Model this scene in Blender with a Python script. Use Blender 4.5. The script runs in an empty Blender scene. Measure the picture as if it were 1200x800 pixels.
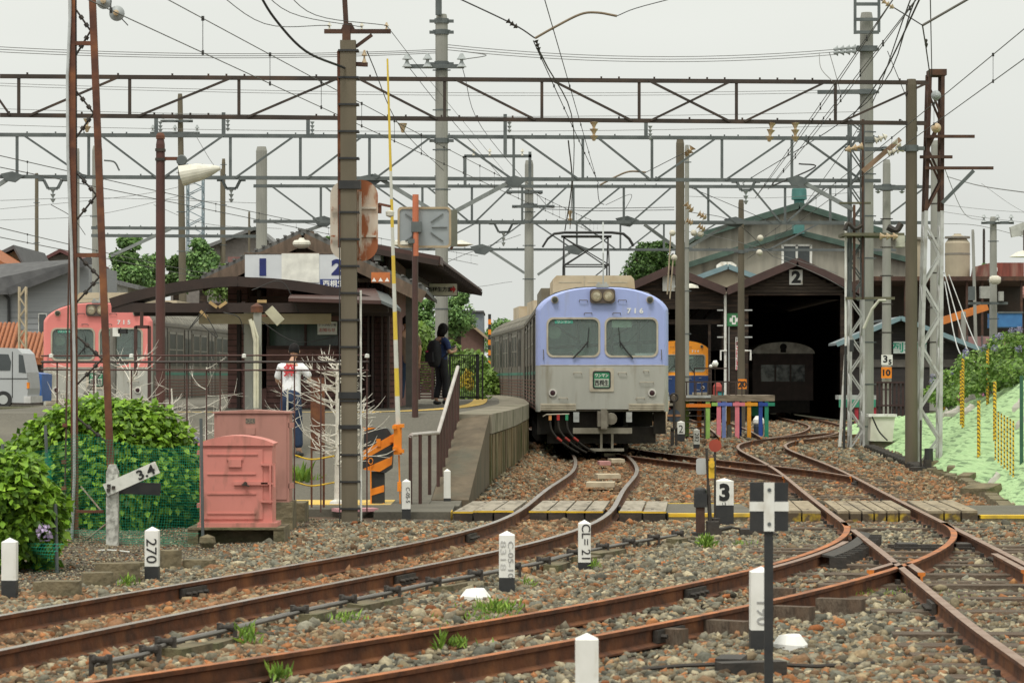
import bpy, math, random
import numpy as np
from mathutils import Vector, Matrix
R = math.radians
rnd = random.Random(7)
nr = np.random.RandomState(11)
scene = bpy.context.scene
COL = scene.collection
# ------------------------------------------------------------------ camera, sky, sun, exposure
CZ, F, YH = 1.80, 3400.0, 442.0            # eye height, focal length and horizon row of the 1200 px photograph
cam_d = bpy.data.cameras.new('camera')
cam_d.sensor_width = 36.0; cam_d.lens = F / 1200 * 36
cam_d.shift_y = (YH - 400) / 1200
cam_d.clip_start = 0.5; cam_d.clip_end = 6000
cam = bpy.data.objects.new('camera', cam_d); COL.objects.link(cam)
cam.location = (0, 0, CZ); cam.rotation_euler = (R(90), 0, 0)
scene.camera = cam
cam_d.dof.use_dof = True; cam_d.dof.focus_distance = 55; cam_d.dof.aperture_fstop = 9.0

SUN_EL, SUN_ROT = R(62), R(200)
w = bpy.data.worlds.new('World'); scene.world = w; w.use_nodes = True
nt = w.node_tree; nt.nodes.clear()
N = nt.nodes.new; LK = nt.links.new
out = N('ShaderNodeOutputWorld'); bg = N('ShaderNodeBackground')
sky = N('ShaderNodeTexSky'); sky.sky_type = 'NISHITA'; sky.sun_disc = False
sky.sun_elevation = SUN_EL; sky.sun_rotation = SUN_ROT; sky.air_density = 1.0; sky.dust_density = 4.0
hsv = N('ShaderNodeHueSaturation'); hsv.inputs['Saturation'].default_value = 0.12
tc = N('ShaderNodeTexCoord'); sep = N('ShaderNodeSeparateXYZ')
mr = N('ShaderNodeMapRange'); mr.inputs['From Min'].default_value = 0.0; mr.inputs['From Max'].default_value = 0.7
mr.interpolation_type = 'SMOOTHSTEP'
cr = N('ShaderNodeValToRGB')
cr.color_ramp.elements[0].color = (7.9, 8.1, 7.65, 1); cr.color_ramp.elements[1].color = (14.0, 14.1, 12.4, 1)
nz = N('ShaderNodeTexNoise'); nz.inputs['Scale'].default_value = 2.2; nz.inputs['Detail'].default_value = 3
mp = N('ShaderNodeMapping'); mp.inputs['Scale'].default_value = (1, 1, 4)
ad = N('ShaderNodeMapRange'); ad.inputs['From Min'].default_value = 0.3; ad.inputs['From Max'].default_value = 0.7
ad.inputs['To Min'].default_value = 0.9; ad.inputs['To Max'].default_value = 1.07
mul = N('ShaderNodeVectorMath'); mul.operation = 'SCALE'
mix = N('ShaderNodeMixRGB'); mix.inputs['Fac'].default_value = 0.9
LK(tc.outputs['Generated'], sep.inputs[0]); LK(sep.outputs['Z'], mr.inputs['Value']); LK(mr.outputs[0], cr.inputs[0])
LK(tc.outputs['Generated'], mp.inputs[0]); LK(mp.outputs[0], nz.inputs['Vector']); LK(nz.outputs['Fac'], ad.inputs['Value'])
LK(cr.outputs[0], mul.inputs[0]); LK(ad.outputs[0], mul.inputs['Scale'])
LK(sky.outputs[0], hsv.inputs['Color']); LK(hsv.outputs[0], mix.inputs[1]); LK(mul.outputs[0], mix.inputs[2])
LK(mix.outputs[0], bg.inputs['Color']); bg.inputs['Strength'].default_value = 0.1
LK(bg.outputs[0], out.inputs['Surface'])
sd = bpy.data.lights.new('sun', 'SUN'); sd.energy = 1.9; sd.angle = R(14); sd.color = (1.0, 0.955, 0.87)
sun = bpy.data.objects.new('sun', sd); COL.objects.link(sun)
dv = Vector((math.sin(SUN_ROT) * math.cos(SUN_EL), math.cos(SUN_ROT) * math.cos(SUN_EL), math.sin(SUN_EL)))
sun.rotation_euler = dv.to_track_quat('Z', 'Y').to_euler(); sun.location = (0, -20, 60)
scene.view_settings.view_transform = 'Standard'; scene.view_settings.look = 'None'
scene.view_settings.exposure = 0.06; scene.view_settings.gamma = 1.0
scene.view_settings.use_curve_mapping = False
try:
    scene.cycles.max_bounces = 6; scene.cycles.transparent_max_bounces = 16
    scene.cycles.diffuse_bounces = 3; scene.cycles.glossy_bounces = 3; scene.cycles.use_denoising = True
except Exception: pass

# ------------------------------------------------------------------ helpers
def W(px, py, Y): return Vector(((px - 600) / F * Y, Y, CZ - (py - YH) / F * Y))
def G(px, py, z=0.0):
    Y = F * (CZ - z) / (py - YH); return Vector(((px - 600) / F * Y, Y, z))
s = 100.0                                   # pixels per metre at the distance being built
X_ = lambda px: (px - 600) / s
Z_ = lambda py: CZ - (py - YH) / s
MATS = {}
def M(name, col, rough=.8, col2=None, scale=6, bump=.0, metal=0, fac=(.35, .65), stretch=(1, 1, 1), spec=.4,
      dirt=None, dscale=1.5, dfac=(.5, .75), emit=0, bscale=None):
    if name in MATS: return MATS[name]
    m = bpy.data.materials.new(name); m.use_nodes = True; t = m.node_tree; b = t.nodes['Principled BSDF']
    b.inputs['Roughness'].default_value = rough; b.inputs['Metallic'].default_value = metal
    b.inputs['Specular IOR Level'].default_value = spec
    c4 = lambda c: (c[0], c[1], c[2], 1)
    b.inputs['Base Color'].default_value = c4(col)
    tc = t.nodes.new('ShaderNodeTexCoord'); mp = t.nodes.new('ShaderNodeMapping')
    mp.inputs['Scale'].default_value = stretch; t.links.new(tc.outputs['Object'], mp.inputs[0])
    def noise(s, d=6):
        n = t.nodes.new('ShaderNodeTexNoise'); n.inputs['Scale'].default_value = s; n.inputs['Detail'].default_value = d
        t.links.new(mp.outputs[0], n.inputs['Vector']); return n
    cur = None
    if col2 is None: col2 = tuple(c * .78 for c in col)
    n = noise(scale); mr = t.nodes.new('ShaderNodeMapRange'); mr.inputs['From Min'].default_value = fac[0]; mr.inputs['From Max'].default_value = fac[1]
    t.links.new(n.outputs['Fac'], mr.inputs['Value'])
    mx = t.nodes.new('ShaderNodeMixRGB'); mx.inputs[1].default_value = c4(col); mx.inputs[2].default_value = c4(col2)
    t.links.new(mr.outputs[0], mx.inputs[0]); cur = mx
    if dirt:
        n2 = noise(dscale, 9); m2 = t.nodes.new('ShaderNodeMapRange'); m2.inputs['From Min'].default_value = dfac[0]; m2.inputs['From Max'].default_value = dfac[1]
        t.links.new(n2.outputs['Fac'], m2.inputs['Value'])
        mx2 = t.nodes.new('ShaderNodeMixRGB'); mx2.inputs[2].default_value = c4(dirt)
        t.links.new(m2.outputs[0], mx2.inputs[0]); t.links.new(cur.outputs[0], mx2.inputs[1]); cur = mx2
    t.links.new(cur.outputs[0], b.inputs['Base Color'])
    if bump:
        bn = noise(bscale or scale * 3); bp = t.nodes.new('ShaderNodeBump'); bp.inputs['Strength'].default_value = bump
        bp.inputs['Distance'].default_value = .03
        t.links.new(bn.outputs['Fac'], bp.inputs['Height']); t.links.new(bp.outputs[0], b.inputs['Normal'])
    if emit:
        b.inputs['Emission Color'].default_value = c4(col); b.inputs['Emission Strength'].default_value = emit
    MATS[name] = m; return m
def attr_mat(name, rough=.85, trans=0, rough_spec=.3):
    m = bpy.data.materials.new(name); m.use_nodes = True; t = m.node_tree; b = t.nodes['Principled BSDF']
    a = t.nodes.new('ShaderNodeAttribute'); a.attribute_name = 'col'
    n = t.nodes.new('ShaderNodeTexNoise'); n.inputs['Scale'].default_value = 45; n.inputs['Detail'].default_value = 5
    tc = t.nodes.new('ShaderNodeTexCoord'); t.links.new(tc.outputs['Object'], n.inputs['Vector'])
    mr = t.nodes.new('ShaderNodeMapRange'); mr.inputs['From Min'].default_value = .3; mr.inputs['From Max'].default_value = .7
    mr.inputs['To Min'].default_value = .72; mr.inputs['To Max'].default_value = 1.25
    t.links.new(n.outputs['Fac'], mr.inputs['Value'])
    v = t.nodes.new('ShaderNodeVectorMath'); v.operation = 'SCALE'
    t.links.new(a.outputs['Color'], v.inputs[0]); t.links.new(mr.outputs[0], v.inputs['Scale'])
    t.links.new(v.outputs[0], b.inputs['Base Color']); b.inputs['Roughness'].default_value = rough
    b.inputs['Specular IOR Level'].default_value = rough_spec
    if trans:
        tr = t.nodes.new('ShaderNodeBsdfTranslucent'); ms = t.nodes.new('ShaderNodeMixShader'); ms.inputs[0].default_value = trans
        t.links.new(v.outputs[0], tr.inputs[0]); o = t.nodes['Material Output']
        t.links.new(b.outputs[0], ms.inputs[1]); t.links.new(tr.outputs[0], ms.inputs[2]); t.links.new(ms.outputs[0], o.inputs[0])
    MATS[name] = m; return m

ORG = {}
def tag(o, label=None, cat=None, group=None, kind=None):
    if label: o['label'] = label
    if cat: o['category'] = cat
    if group: o['group'] = group
    if kind: o['kind'] = kind
    return o
def thing(name, label, cat, loc=(0, 0, 0), group=None):
    o = bpy.data.objects.new(name, None); COL.objects.link(o); o.location = loc; o.empty_display_size = .2
    ORG[o.name] = Vector(loc); tag(o, label, cat, group); return o
def copy_tree(o, parent=None):
    c = o.copy(); COL.objects.link(c)
    if parent: c.parent = parent
    for ch in o.children: copy_tree(ch, c)
    return c
def link_mesh(name, me, parent=None, loc=None):
    o = bpy.data.objects.new(name, me); COL.objects.link(o)
    if parent is not None:
        o.parent = parent; ORG[o.name] = ORG[parent.name]
    elif loc is not None:
        o.location = loc; ORG[o.name] = Vector(loc)
    return o
SPL = {k: k for k in 'rail_spike bolt band clamp corner_lower leg lacing platform_plate roof_beam white_bracket stay_clamp side_hinge chain curtain cable_conduit junction_box door_post column cross_beam post arm latch_plate hinge_bar bracket hanger'.split()}
SPL.update(rafters='rafter', bars='bar', slats='slat', pressed_rib='rib', railing='rail', ladder='rung', heads='lamp_head')
class MB:
    def __init__(s): s.v = []; s.f = []; s.mi = []; s.m = 0; s.k = []
    def add(s, vs, fs):
        b = len(s.v); s.k.append((b, len(s.f))); s.v += [tuple(v) for v in vs]; s.f += [tuple(b + i for i in f) for f in fs]; s.mi += [s.m] * len(fs); return s
    def box(s, c, d, rz=0, rx=0, ry=0, taper=1):
        hx, hy, hz = d[0] / 2, d[1] / 2, d[2] / 2
        rot = Matrix.Rotation(rz, 3, 'Z') @ Matrix.Rotation(ry, 3, 'Y') @ Matrix.Rotation(rx, 3, 'X')
        vs = [Vector(c) + rot @ Vector((x * hx * (taper if z > 0 else 1), y * hy * (taper if z > 0 else 1), z * hz)) for z in (-1, 1) for y in (-1, 1) for x in (-1, 1)]
        return s.add(vs, [(0, 2, 3, 1), (4, 5, 7, 6), (0, 1, 5, 4), (2, 6, 7, 3), (0, 4, 6, 2), (1, 3, 7, 5)])
    def bx(s, x0, x1, y0, y1, z0, z1): return s.box(((x0 + x1) / 2, (y0 + y1) / 2, (z0 + z1) / 2), (abs(x1 - x0), abs(y1 - y0), abs(z1 - z0)))
    def bar(s, p, q, w, h=None, up=(0, 0, 1)):
        p, q = Vector(p), Vector(q); h = h or w; d = q - p
        if d.length < 1e-6: return s
        d.normalize(); u = Vector(up)
        if abs(d.dot(u)) > .98: u = Vector((0, 1, 0))
        a = d.cross(u).normalized(); b = a.cross(d).normalized()
        vs = [e + a * (i * w / 2) + b * (j * h / 2) for e in (p, q) for i, j in ((-1, -1), (1, -1), (1, 1), (-1, 1))]
        return s.add(vs, [(3, 2, 1, 0), (4, 5, 6, 7), (0, 1, 5, 4), (1, 2, 6, 5), (2, 3, 7, 6), (3, 0, 4, 7)])
    def tube(s, pts, r, n=8, cap=True):
        pts = [Vector(p) for p in pts]; k = len(pts); rr = r if isinstance(r, (list, tuple)) else [r] * k
        t0 = None; vs = []; a = None
        for i, p in enumerate(pts):
            d = (pts[min(i + 1, k - 1)] - pts[max(i - 1, 0)])
            if d.length < 1e-9: d = Vector((0, 0, 1))
            d.normalize()
            if a is None:
                u = Vector((0, 0, 1)) if abs(d.z) < .9 else Vector((1, 0, 0)); a = d.cross(u).normalized()
            else:
                a = (a - d * a.dot(d))
                a = a.normalized() if a.length > 1e-6 else d.orthogonal().normalized()
            b = d.cross(a)
            for j in range(n):
                t = 2 * math.pi * j / n; vs.append(p + (a * math.cos(t) + b * math.sin(t)) * rr[i])
        fs = [(i * n + j, i * n + (j + 1) % n, (i + 1) * n + (j + 1) % n, (i + 1) * n + j) for i in range(k - 1) for j in range(n)]
        if cap: fs += [tuple(range(n))[::-1], tuple((k - 1) * n + j for j in range(n))]
        return s.add(vs, fs)
    def cyl(s, p, q, r, r2=None, n=16): return s.tube([p, q], [r, r if r2 is None else r2], n)
    def lathe(s, prof, c, n=20, axis='Z'):
        vs = []; c = Vector(c)
        for r, h in prof:
            for j in range(n):
                t = 2 * math.pi * j / n
                v = Vector((r * math.cos(t), r * math.sin(t), h))
                if axis == 'Y': v = Vector((v.x, v.z, v.y))
                if axis == 'X': v = Vector((v.z, v.x, v.y))
                vs.append(c + v)
        k = len(prof)
        fs = [(i * n + j, i * n + (j + 1) % n, (i + 1) * n + (j + 1) % n, (i + 1) * n + j) for i in range(k - 1) for j in range(n)]
        fs += [tuple(range(n))[::-1], tuple((k - 1) * n + j for j in range(n))]
        return s.add(vs, fs)
    def prism(s, poly, y0, y1):            # polygon of (x, z) extruded along y
        n = len(poly); vs = [(x, y0, z) for x, z in poly] + [(x, y1, z) for x, z in poly]
        return s.add(vs, [tuple(range(n)), tuple(range(n, 2 * n))[::-1]] + [(i, (i + 1) % n + 0, (i + 1) % n + n, i + n)[::-1] for i in range(n)])
    def slab(s, a, b, c, d, t):            # four corners, thickness downwards
        vs = [Vector(x) for x in (a, b, c, d)]; vs += [x - Vector((0, 0, t)) for x in vs]
        return s.add(vs, [(0, 1, 2, 3), (7, 6, 5, 4), (0, 4, 5, 1), (1, 5, 6, 2), (2, 6, 7, 3), (3, 7, 4, 0)])
    def build(s, name, mat, parent=None, label=None, cat=None, group=None, kind=None, loc=None, smooth=False, rz=0):
        if parent is not None and name in SPL and len(s.k) > 1:       # one object for each piece
            ks = s.k + [(len(s.v), len(s.f))]; r = None
            for (a, c), (b, d) in zip(ks[:-1], ks[1:]):
                q = MB(); q.add(s.v[a:b], [tuple(i - a for i in f) for f in s.f[c:d]]); o = q.build(SPL[name], mat, parent, smooth=smooth); r = r or o
            return r
        V = np.array(s.v, float)
        if parent is not None: o0 = ORG[parent.name]
        elif loc is not None: o0 = Vector(loc)
        else: o0 = Vector(((V[:, 0].min() + V[:, 0].max()) / 2, (V[:, 1].min() + V[:, 1].max()) / 2, V[:, 2].min()))
        V = V - np.array(o0)
        me = bpy.data.meshes.new(name); me.from_pydata(V.tolist(), [], s.f)
        for m in (mat if isinstance(mat, (list, tuple)) else [mat]): me.materials.append(m)
        if max(s.mi or [0]): me.polygons.foreach_set('material_index', s.mi)
        if smooth: me.polygons.foreach_set('use_smooth', [True] * len(me.polygons))
        me.validate(); me.update()
        o = link_mesh(name, me, parent, None if parent is not None else o0)
        return tag(o, label, cat, group, kind)
FONT = None
def text(s, size, c, mat, parent, rot=0, name='lettering', bold=.0, sx=1.0, ext=.002, ry=0):
    cu = bpy.data.curves.new(name, 'FONT'); cu.body = s; cu.size = size; cu.align_x = 'CENTER'; cu.align_y = 'CENTER'
    cu.extrude = ext; cu.offset = bold; cu.resolution_u = 3
    ob = bpy.data.objects.new('tmp', cu); me = bpy.data.meshes.new_from_object(ob)
    n = len(me.vertices); co = np.empty(n * 3); me.vertices.foreach_get('co', co); co = co.reshape(-1, 3)
    if n:
        co[:, :2] -= (co[:, :2].max(0) + co[:, :2].min(0)) / 2
        co[:, 0] *= sx; ca, sa = math.cos(rot), math.sin(rot)
        x = co[:, 0] * ca - co[:, 1] * sa; y = co[:, 0] * sa + co[:, 1] * ca; z = co[:, 2]
        P = np.c_[x, -z, y]
        if ry: cb, sb = math.cos(ry), math.sin(ry); P = np.c_[P[:, 0] * cb - P[:, 1] * sb, P[:, 0] * sb + P[:, 1] * cb, P[:, 2]]
        P += np.array(Vector(c) - ORG[parent.name]); me.vertices.foreach_set('co', P.ravel())
    me.materials.clear(); me.materials.append(mat); me.name = name; me.update()
    bpy.data.objects.remove(ob); bpy.data.curves.remove(cu)
    return link_mesh(name, me, parent)
def plate(name, outer, holes, y0, t, mat, parent, bevel=0):     # flat plate in the xz plane with holes, front at y0, thickness t behind
    cu = bpy.data.curves.new(name, 'CURVE'); cu.dimensions = '2D'; cu.fill_mode = 'BOTH'; cu.extrude = t / 2
    for poly in [outer] + holes:
        sp = cu.splines.new('POLY'); sp.points.add(len(poly) - 1); sp.use_cyclic_u = True
        for i, (x, z) in enumerate(poly): sp.points[i].co = (x, z, 0, 1)
    ob = bpy.data.objects.new('tmp', cu); me = bpy.data.meshes.new_from_object(ob)
    n = len(me.vertices); co = np.empty(n * 3); me.vertices.foreach_get('co', co); co = co.reshape(-1, 3)
    P = np.c_[co[:, 0], y0 + t / 2 - co[:, 2], co[:, 1]] - np.array(ORG[parent.name]); me.vertices.foreach_set('co', P.ravel())
    me.materials.clear(); me.materials.append(mat); me.name = name; me.update()
    bpy.data.objects.remove(ob); bpy.data.curves.remove(cu)
    return link_mesh(name, me, parent)
def rrect(x0, x1, z0, z1, r, n=5):
    out = []
    for cx, cz, a in ((x1 - r, z1 - r, 0), (x0 + r, z1 - r, 90), (x0 + r, z0 + r, 180), (x1 - r, z0 + r, 270)):
        for i in range(n + 1):
            t = R(a + 90 * i / n); out.append((cx + r * math.cos(t), cz + r * math.sin(t)))
    return out
def big_mesh(name, V, T, mat, col=None, parent=None, kind=None, loc=(0, 0, 0), smooth=False, **kw):   # numpy triangles
    me = bpy.data.meshes.new(name); V = (V - np.array(loc if parent is None else ORG[parent.name])).astype(np.float32); k = T.shape[1]
    me.vertices.add(len(V)); me.vertices.foreach_set('co', V.ravel())
    me.loops.add(T.size); me.loops.foreach_set('vertex_index', T.ravel().astype(np.int32))
    me.polygons.add(len(T)); me.polygons.foreach_set('loop_start', np.arange(0, T.size, k, dtype=np.int32))
    me.polygons.foreach_set('loop_total', np.full(len(T), k, np.int32))
    if smooth: me.polygons.foreach_set('use_smooth', np.ones(len(T), bool))
    me.update(calc_edges=True)
    if col is not None:
        a = me.attributes.new('col', 'FLOAT_COLOR', 'POINT')
        a.data.foreach_set('color', np.c_[col, np.ones(len(col))].astype(np.float32).ravel())
    me.materials.append(mat); o = link_mesh(name, me, parent, None if parent is not None else loc)
    return tag(o, kind=kind, **kw)

# ------------------------------------------------------------------ materials
CONC = M('concrete', (.36, .35, .31), .9, (.27, .26, .23), 5, .3, dirt=(.17, .16, .13), dscale=2)
CONC_D = M('weathered_concrete', (.135, .105, .072), .95, (.09, .07, .048), 4, .3, dirt=(.08, .08, .06), dscale=1.4, stretch=(1, 1, .35))
CONC_L = M('pale_concrete', (.5, .5, .46), .9, (.4, .4, .37), 4, .2, dirt=(.28, .27, .24), dscale=1.2, stretch=(1, 1, .3))
CONC_T = M('mossy_concrete', (.19, .155, .095), .95, (.1, .085, .055), 5, .9, dirt=(.07, .09, .03), dscale=1.1)
RUST = M('rust_paint', (.155, .06, .033), .8, (.085, .036, .025), 5, .2, dirt=(.25, .1, .04), dscale=3)
RUST_D = M('dark_rust', (.075, .04, .03), .85, (.05, .028, .022), 4, .2, dirt=(.12, .06, .035), dscale=3)
GALV = M('galvanised_steel', (.135, .15, .152), .55, (.095, .108, .112), 3, .05, metal=.3)
GALV_L = M('pale_steel', (.5, .52, .52), .5, (.4, .42, .42), 3, .05, metal=.2, dirt=(.3, .28, .25), dscale=1)
WHITEP = M('white_paint', (.78, .78, .76), .6, (.66, .66, .62), 6, .08, dirt=(.42, .37, .29), dscale=7, dfac=(.55, .75), stretch=(1, 1, .5))
WHITE = M('clean_white', (.82, .82, .8), .5, (.76, .76, .74), 3)
BLACKP = M('black_paint', (.022, .024, .027), .55, (.035, .035, .035), 6, .1)
DARK = M('dark_iron', (.03, .028, .026), .7, (.05, .04, .033), 6, .3)
RAILSIDE = M('rail_side_rust', (.13, .045, .018), .85, (.06, .025, .013), 7, .3, dirt=(.22, .085, .03), dscale=3)
RAILTOP = M('rail_head', (.31, .215, .165), .5, (.22, .13, .09), 5, .1, metal=.35)
RAILTOP_R = M('rail_head_rusty', (.46, .16, .05), .7, (.2, .085, .045), 5, .2, metal=.1)
RAILTOP_S = M('rail_head_shiny', (.36, .33, .3), .32, (.26, .2, .16), 3, .05, metal=.6)
ORANGEP = M('orange_paint', (.85, .27, .02), .6, (.7, .2, .015), 4, .05, dirt=(.45, .16, .03), dscale=3)
YELLOWP = M('yellow_paint', (.75, .5, .03), .7, (.62, .38, .03), 5, .05, dirt=(.35, .25, .06), dscale=4)
YELLOW_T = M('tactile_yellow', (.72, .48, .1), .85, (.58, .38, .1), 8, .2, dirt=(.4, .33, .18), dscale=2)
BROWNP = M('brown_paint', (.075, .035, .03), .5, (.055, .028, .025), 4, .05)
BROWN_W = M('brown_wall', (.085, .04, .035), .75, (.06, .03, .027), 3, .2)
BROWN_D = M('dark_brown_steel', (.04, .024, .02), .55, (.028, .018, .016), 3, .1)
WOOD_D = M('charred_boards', (.04, .028, .022), .9, (.022, .016, .013), 2.5, .5, stretch=(.4, 1, 5), dirt=(.1, .065, .045), dscale=2)
WOOD_G = M('weathered_timber', (.26, .21, .16), .9, (.17, .135, .1), 3, .4, stretch=(1, 1, 6), dirt=(.1, .08, .06))
SLEEPER = M('sleeper_wood', (.15, .115, .085), .95, (.07, .052, .04), 6, .8, stretch=(.6, 6, 1), dirt=(.18, .12, .08), dscale=3)
ASPH = M('asphalt', (.13, .12, .098), .95, (.1, .093, .077), 30, .3, dirt=(.16, .148, .12), dscale=1.2)
MAROON = M('maroon_trim', (.075, .042, .038), .7, (.055, .033, .03), 3, .1)
BLUE_T = M('pale_blue_trim', (.2, .29, .32), .7, (.16, .25, .28), 3, .1)
GREEN_T = M('green_trim', (.07, .115, .095), .8, (.05, .08, .068), 3, .1)
VOID = M('dark_interior', (.012, .012, .014), .95, (.02, .018, .018), 2)
WIREM = M('wire_dark', (.035, .035, .035), .6)
WIREL = M('wire_grey', (.16, .16, .16), .6); WIREC = M('wire_bronze', (.07, .07, .065), .6)
INSW = M('insulator_white', (.6, .58, .5), .25, (.5, .46, .38), 20)
INSB = M('insulator_tan', (.42, .28, .15), .35, (.5, .42, .3), 20)
INSG = M('insulator_grey', (.35, .38, .39), .3, (.28, .3, .31), 10)
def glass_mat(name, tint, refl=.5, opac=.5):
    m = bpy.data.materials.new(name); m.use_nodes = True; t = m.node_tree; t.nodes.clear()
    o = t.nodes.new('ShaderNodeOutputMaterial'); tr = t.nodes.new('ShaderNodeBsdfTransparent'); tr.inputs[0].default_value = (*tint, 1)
    p = t.nodes.new('ShaderNodeBsdfPrincipled'); p.inputs['Base Color'].default_value = (tint[0] * .45, tint[1] * .48, tint[2] * .48, 1)  # pale base acts as a dust film and stands in for reflected sky
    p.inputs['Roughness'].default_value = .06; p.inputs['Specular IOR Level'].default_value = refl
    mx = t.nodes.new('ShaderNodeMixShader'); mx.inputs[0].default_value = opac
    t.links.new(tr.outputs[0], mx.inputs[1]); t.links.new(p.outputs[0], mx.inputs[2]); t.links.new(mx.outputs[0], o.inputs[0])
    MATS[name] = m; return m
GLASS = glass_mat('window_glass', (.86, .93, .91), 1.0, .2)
GLASS_S = M('side_glass', (.035, .037, .035), .35, (.05, .05, .045), 3, spec=.3)
GLASS_D = M('dark_glass', (.03, .038, .04), .08, (.045, .055, .058), 2, spec=.9)
INK = M('black_lettering', (.02, .02, .022), .6); INKG = M('faded_lettering', (.36, .36, .36), .7)
# ------------------------------------------------------------------ ground heights and track lines
def spline(pts, n=8):
    P = [Vector(p) for p in pts]; P = [P[0] * 2 - P[1]] + P + [P[-1] * 2 - P[-2]]; o = []
    for i in range(1, len(P) - 2):
        for k in range(n):
            t = k / n; a, b, c, d = P[i - 1], P[i], P[i + 1], P[i + 2]
            o.append(.5 * ((2 * b) + (c - a) * t + (2 * a - 5 * b + 4 * c - d) * t * t + (3 * b - a - 3 * c + d) * t ** 3))
    o.append(P[-2].copy()); return o
CA = [(-4.72, 14), (-3.98, 16.5), (-2.93, 20.17), (-2.4, 22), (-1.84, 23.83), (-1.28, 25.67), (-.748, 27.5), (-.286, 29.33), (.086, 31.17), (.367, 33), (.569, 34.83),
      (.715, 36.67), (.829, 38.5), (.935, 40.33), (1.046, 42.17), (1.168, 44), (1.299, 45.83), (1.43, 47.67), (1.548, 49.5), (1.644, 51.33), (1.716, 53.17), (1.769, 55),
      (1.81, 56.83), (1.84, 58.67), (1.86, 61), (1.84, 67), (1.74, 78), (1.3, 88), (.6, 98), (-.6, 110), (-2.6, 125), (-5.5, 142)]
CC = [(3.39, 14), (3.494, 16), (3.613, 19.08), (3.776, 22.17), (3.946, 25.25), (4.107, 28.33), (4.258, 31.42), (4.405, 34.5), (4.554, 37.58), (4.71, 40.67), (4.872, 43.75),
      (5.035, 46.83), (5.19, 49.92), (5.326, 53), (5.438, 56.08), (5.53, 59.17), (5.614, 62.25), (5.721, 65.33), (5.893, 68.42), (6.186, 71.5), (6.654, 74.58), (7.338, 77.67),
      (8.236, 80.75), (9.269, 83.83), (10.6, 88), (12.6, 96), (15, 108), (17.5, 124)]
CB = [(-2.6, 14), (-1.17, 16.5), (-.439, 17.88), (.263, 19.25), (.924, 20.62), (1.537, 22), (2.097, 23.38), (2.603, 24.75), (3.052, 26.12), (3.443, 27.5), (3.773, 28.88), (4.035, 30.25),
      (4.221, 31.62), (4.34, 33)]
CD = [(1.76, 77), (1.9, 71), (2.25, 66.5), (2.9, 61.8), (3.65, 57.4), (4.35, 53.7), (4.85, 50.6), (5.08, 48.2)]
CE = [(6.75, 75), (7.6, 79), (8.7, 84), (9.8, 91), (10.7, 99), (11.2, 108), (11.6, 120), (12.2, 140)]
CP = [(-9.2, 40), (-9.9, 58), (-10.5, 73.5), (-9.98, 91), (-8.9, 112), (-7, 135)]
CO = [(6.3, 80), (7.0, 95), (7.6, 115), (8.1, 145)]
def line(c, n=8): return [Vector((v.x, v.y, 0)) for v in spline([(x, y, 0) for x, y in c], n)]
LA, LB, LC, LD, LE, LP, LO = [line(c) for c in (CA, CB, CC, CD, CE, CP, CO)]
def arr(L): return np.array([(v.x, v.y) for v in L])
def dist_to(L, x, y):
    P = arr(L)[::2]; d = np.full(x.shape, 1e9)
    for a, b in zip(P[:-1], P[1:]):
        e = b - a; t = np.clip(((x - a[0]) * e[0] + (y - a[1]) * e[1]) / (e @ e), 0, 1)
        d = np.minimum(d, (x - a[0] - t * e[0]) ** 2 + (y - a[1] - t * e[1]) ** 2)
    return np.sqrt(d)
def nz2(x, y, s, seed=0):
    r = np.random.RandomState(seed); o = 0
    for k in range(5):
        a = r.rand() * 6.28; f = s * (1 + .6 * r.rand()) * (1.35 ** k); o = o + np.sin((x * math.cos(a) + y * math.sin(a)) * f + r.rand() * 6.28)
    return o / 5
def hgt(x, y):
    h = .018 * nz2(x, y, 1.7, 3) + .012 * nz2(x, y, 5, 4)
    m = np.exp(-((x - (-.15 + (y - 44) * .03)) / .45) ** 2) * np.clip((y - 41) / 4, 0, 1) * np.clip((75 - y) / 6, 0, 1)
    h = h + .22 * m
    return h
# ------------------------------------------------------------------ ground sheets
GROUNDM = M('gravel_ground', (.1, .075, .055), .95, (.06, .048, .04), 14, .8, dirt=(.13, .08, .05), dscale=.5, bscale=40)  # coloured dark to put shaded gaps between the ballast stones
EARTH = M('yard_earth', (.2, .18, .14), .95, (.14, .13, .1), 3, .5, dirt=(.1, .12, .05), dscale=.3, bscale=20)
mb = MB(); mb.add([(-380, -60, -.06), (380, -60, -.06), (380, 650, -.06), (-380, 650, -.06)], [(0, 1, 2, 3)])
mb.build('ground', EARTH, kind='structure', loc=(0, 0, -.06))
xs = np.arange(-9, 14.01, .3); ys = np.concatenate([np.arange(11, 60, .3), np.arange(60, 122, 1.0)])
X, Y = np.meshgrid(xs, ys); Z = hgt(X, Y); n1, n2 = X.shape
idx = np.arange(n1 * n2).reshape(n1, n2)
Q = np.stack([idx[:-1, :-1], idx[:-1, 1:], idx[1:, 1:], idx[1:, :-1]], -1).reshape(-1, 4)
big_mesh('ballast_ground', np.c_[X.ravel(), Y.ravel(), Z.ravel()], Q, GROUNDM, kind='structure', smooth=True)

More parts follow.
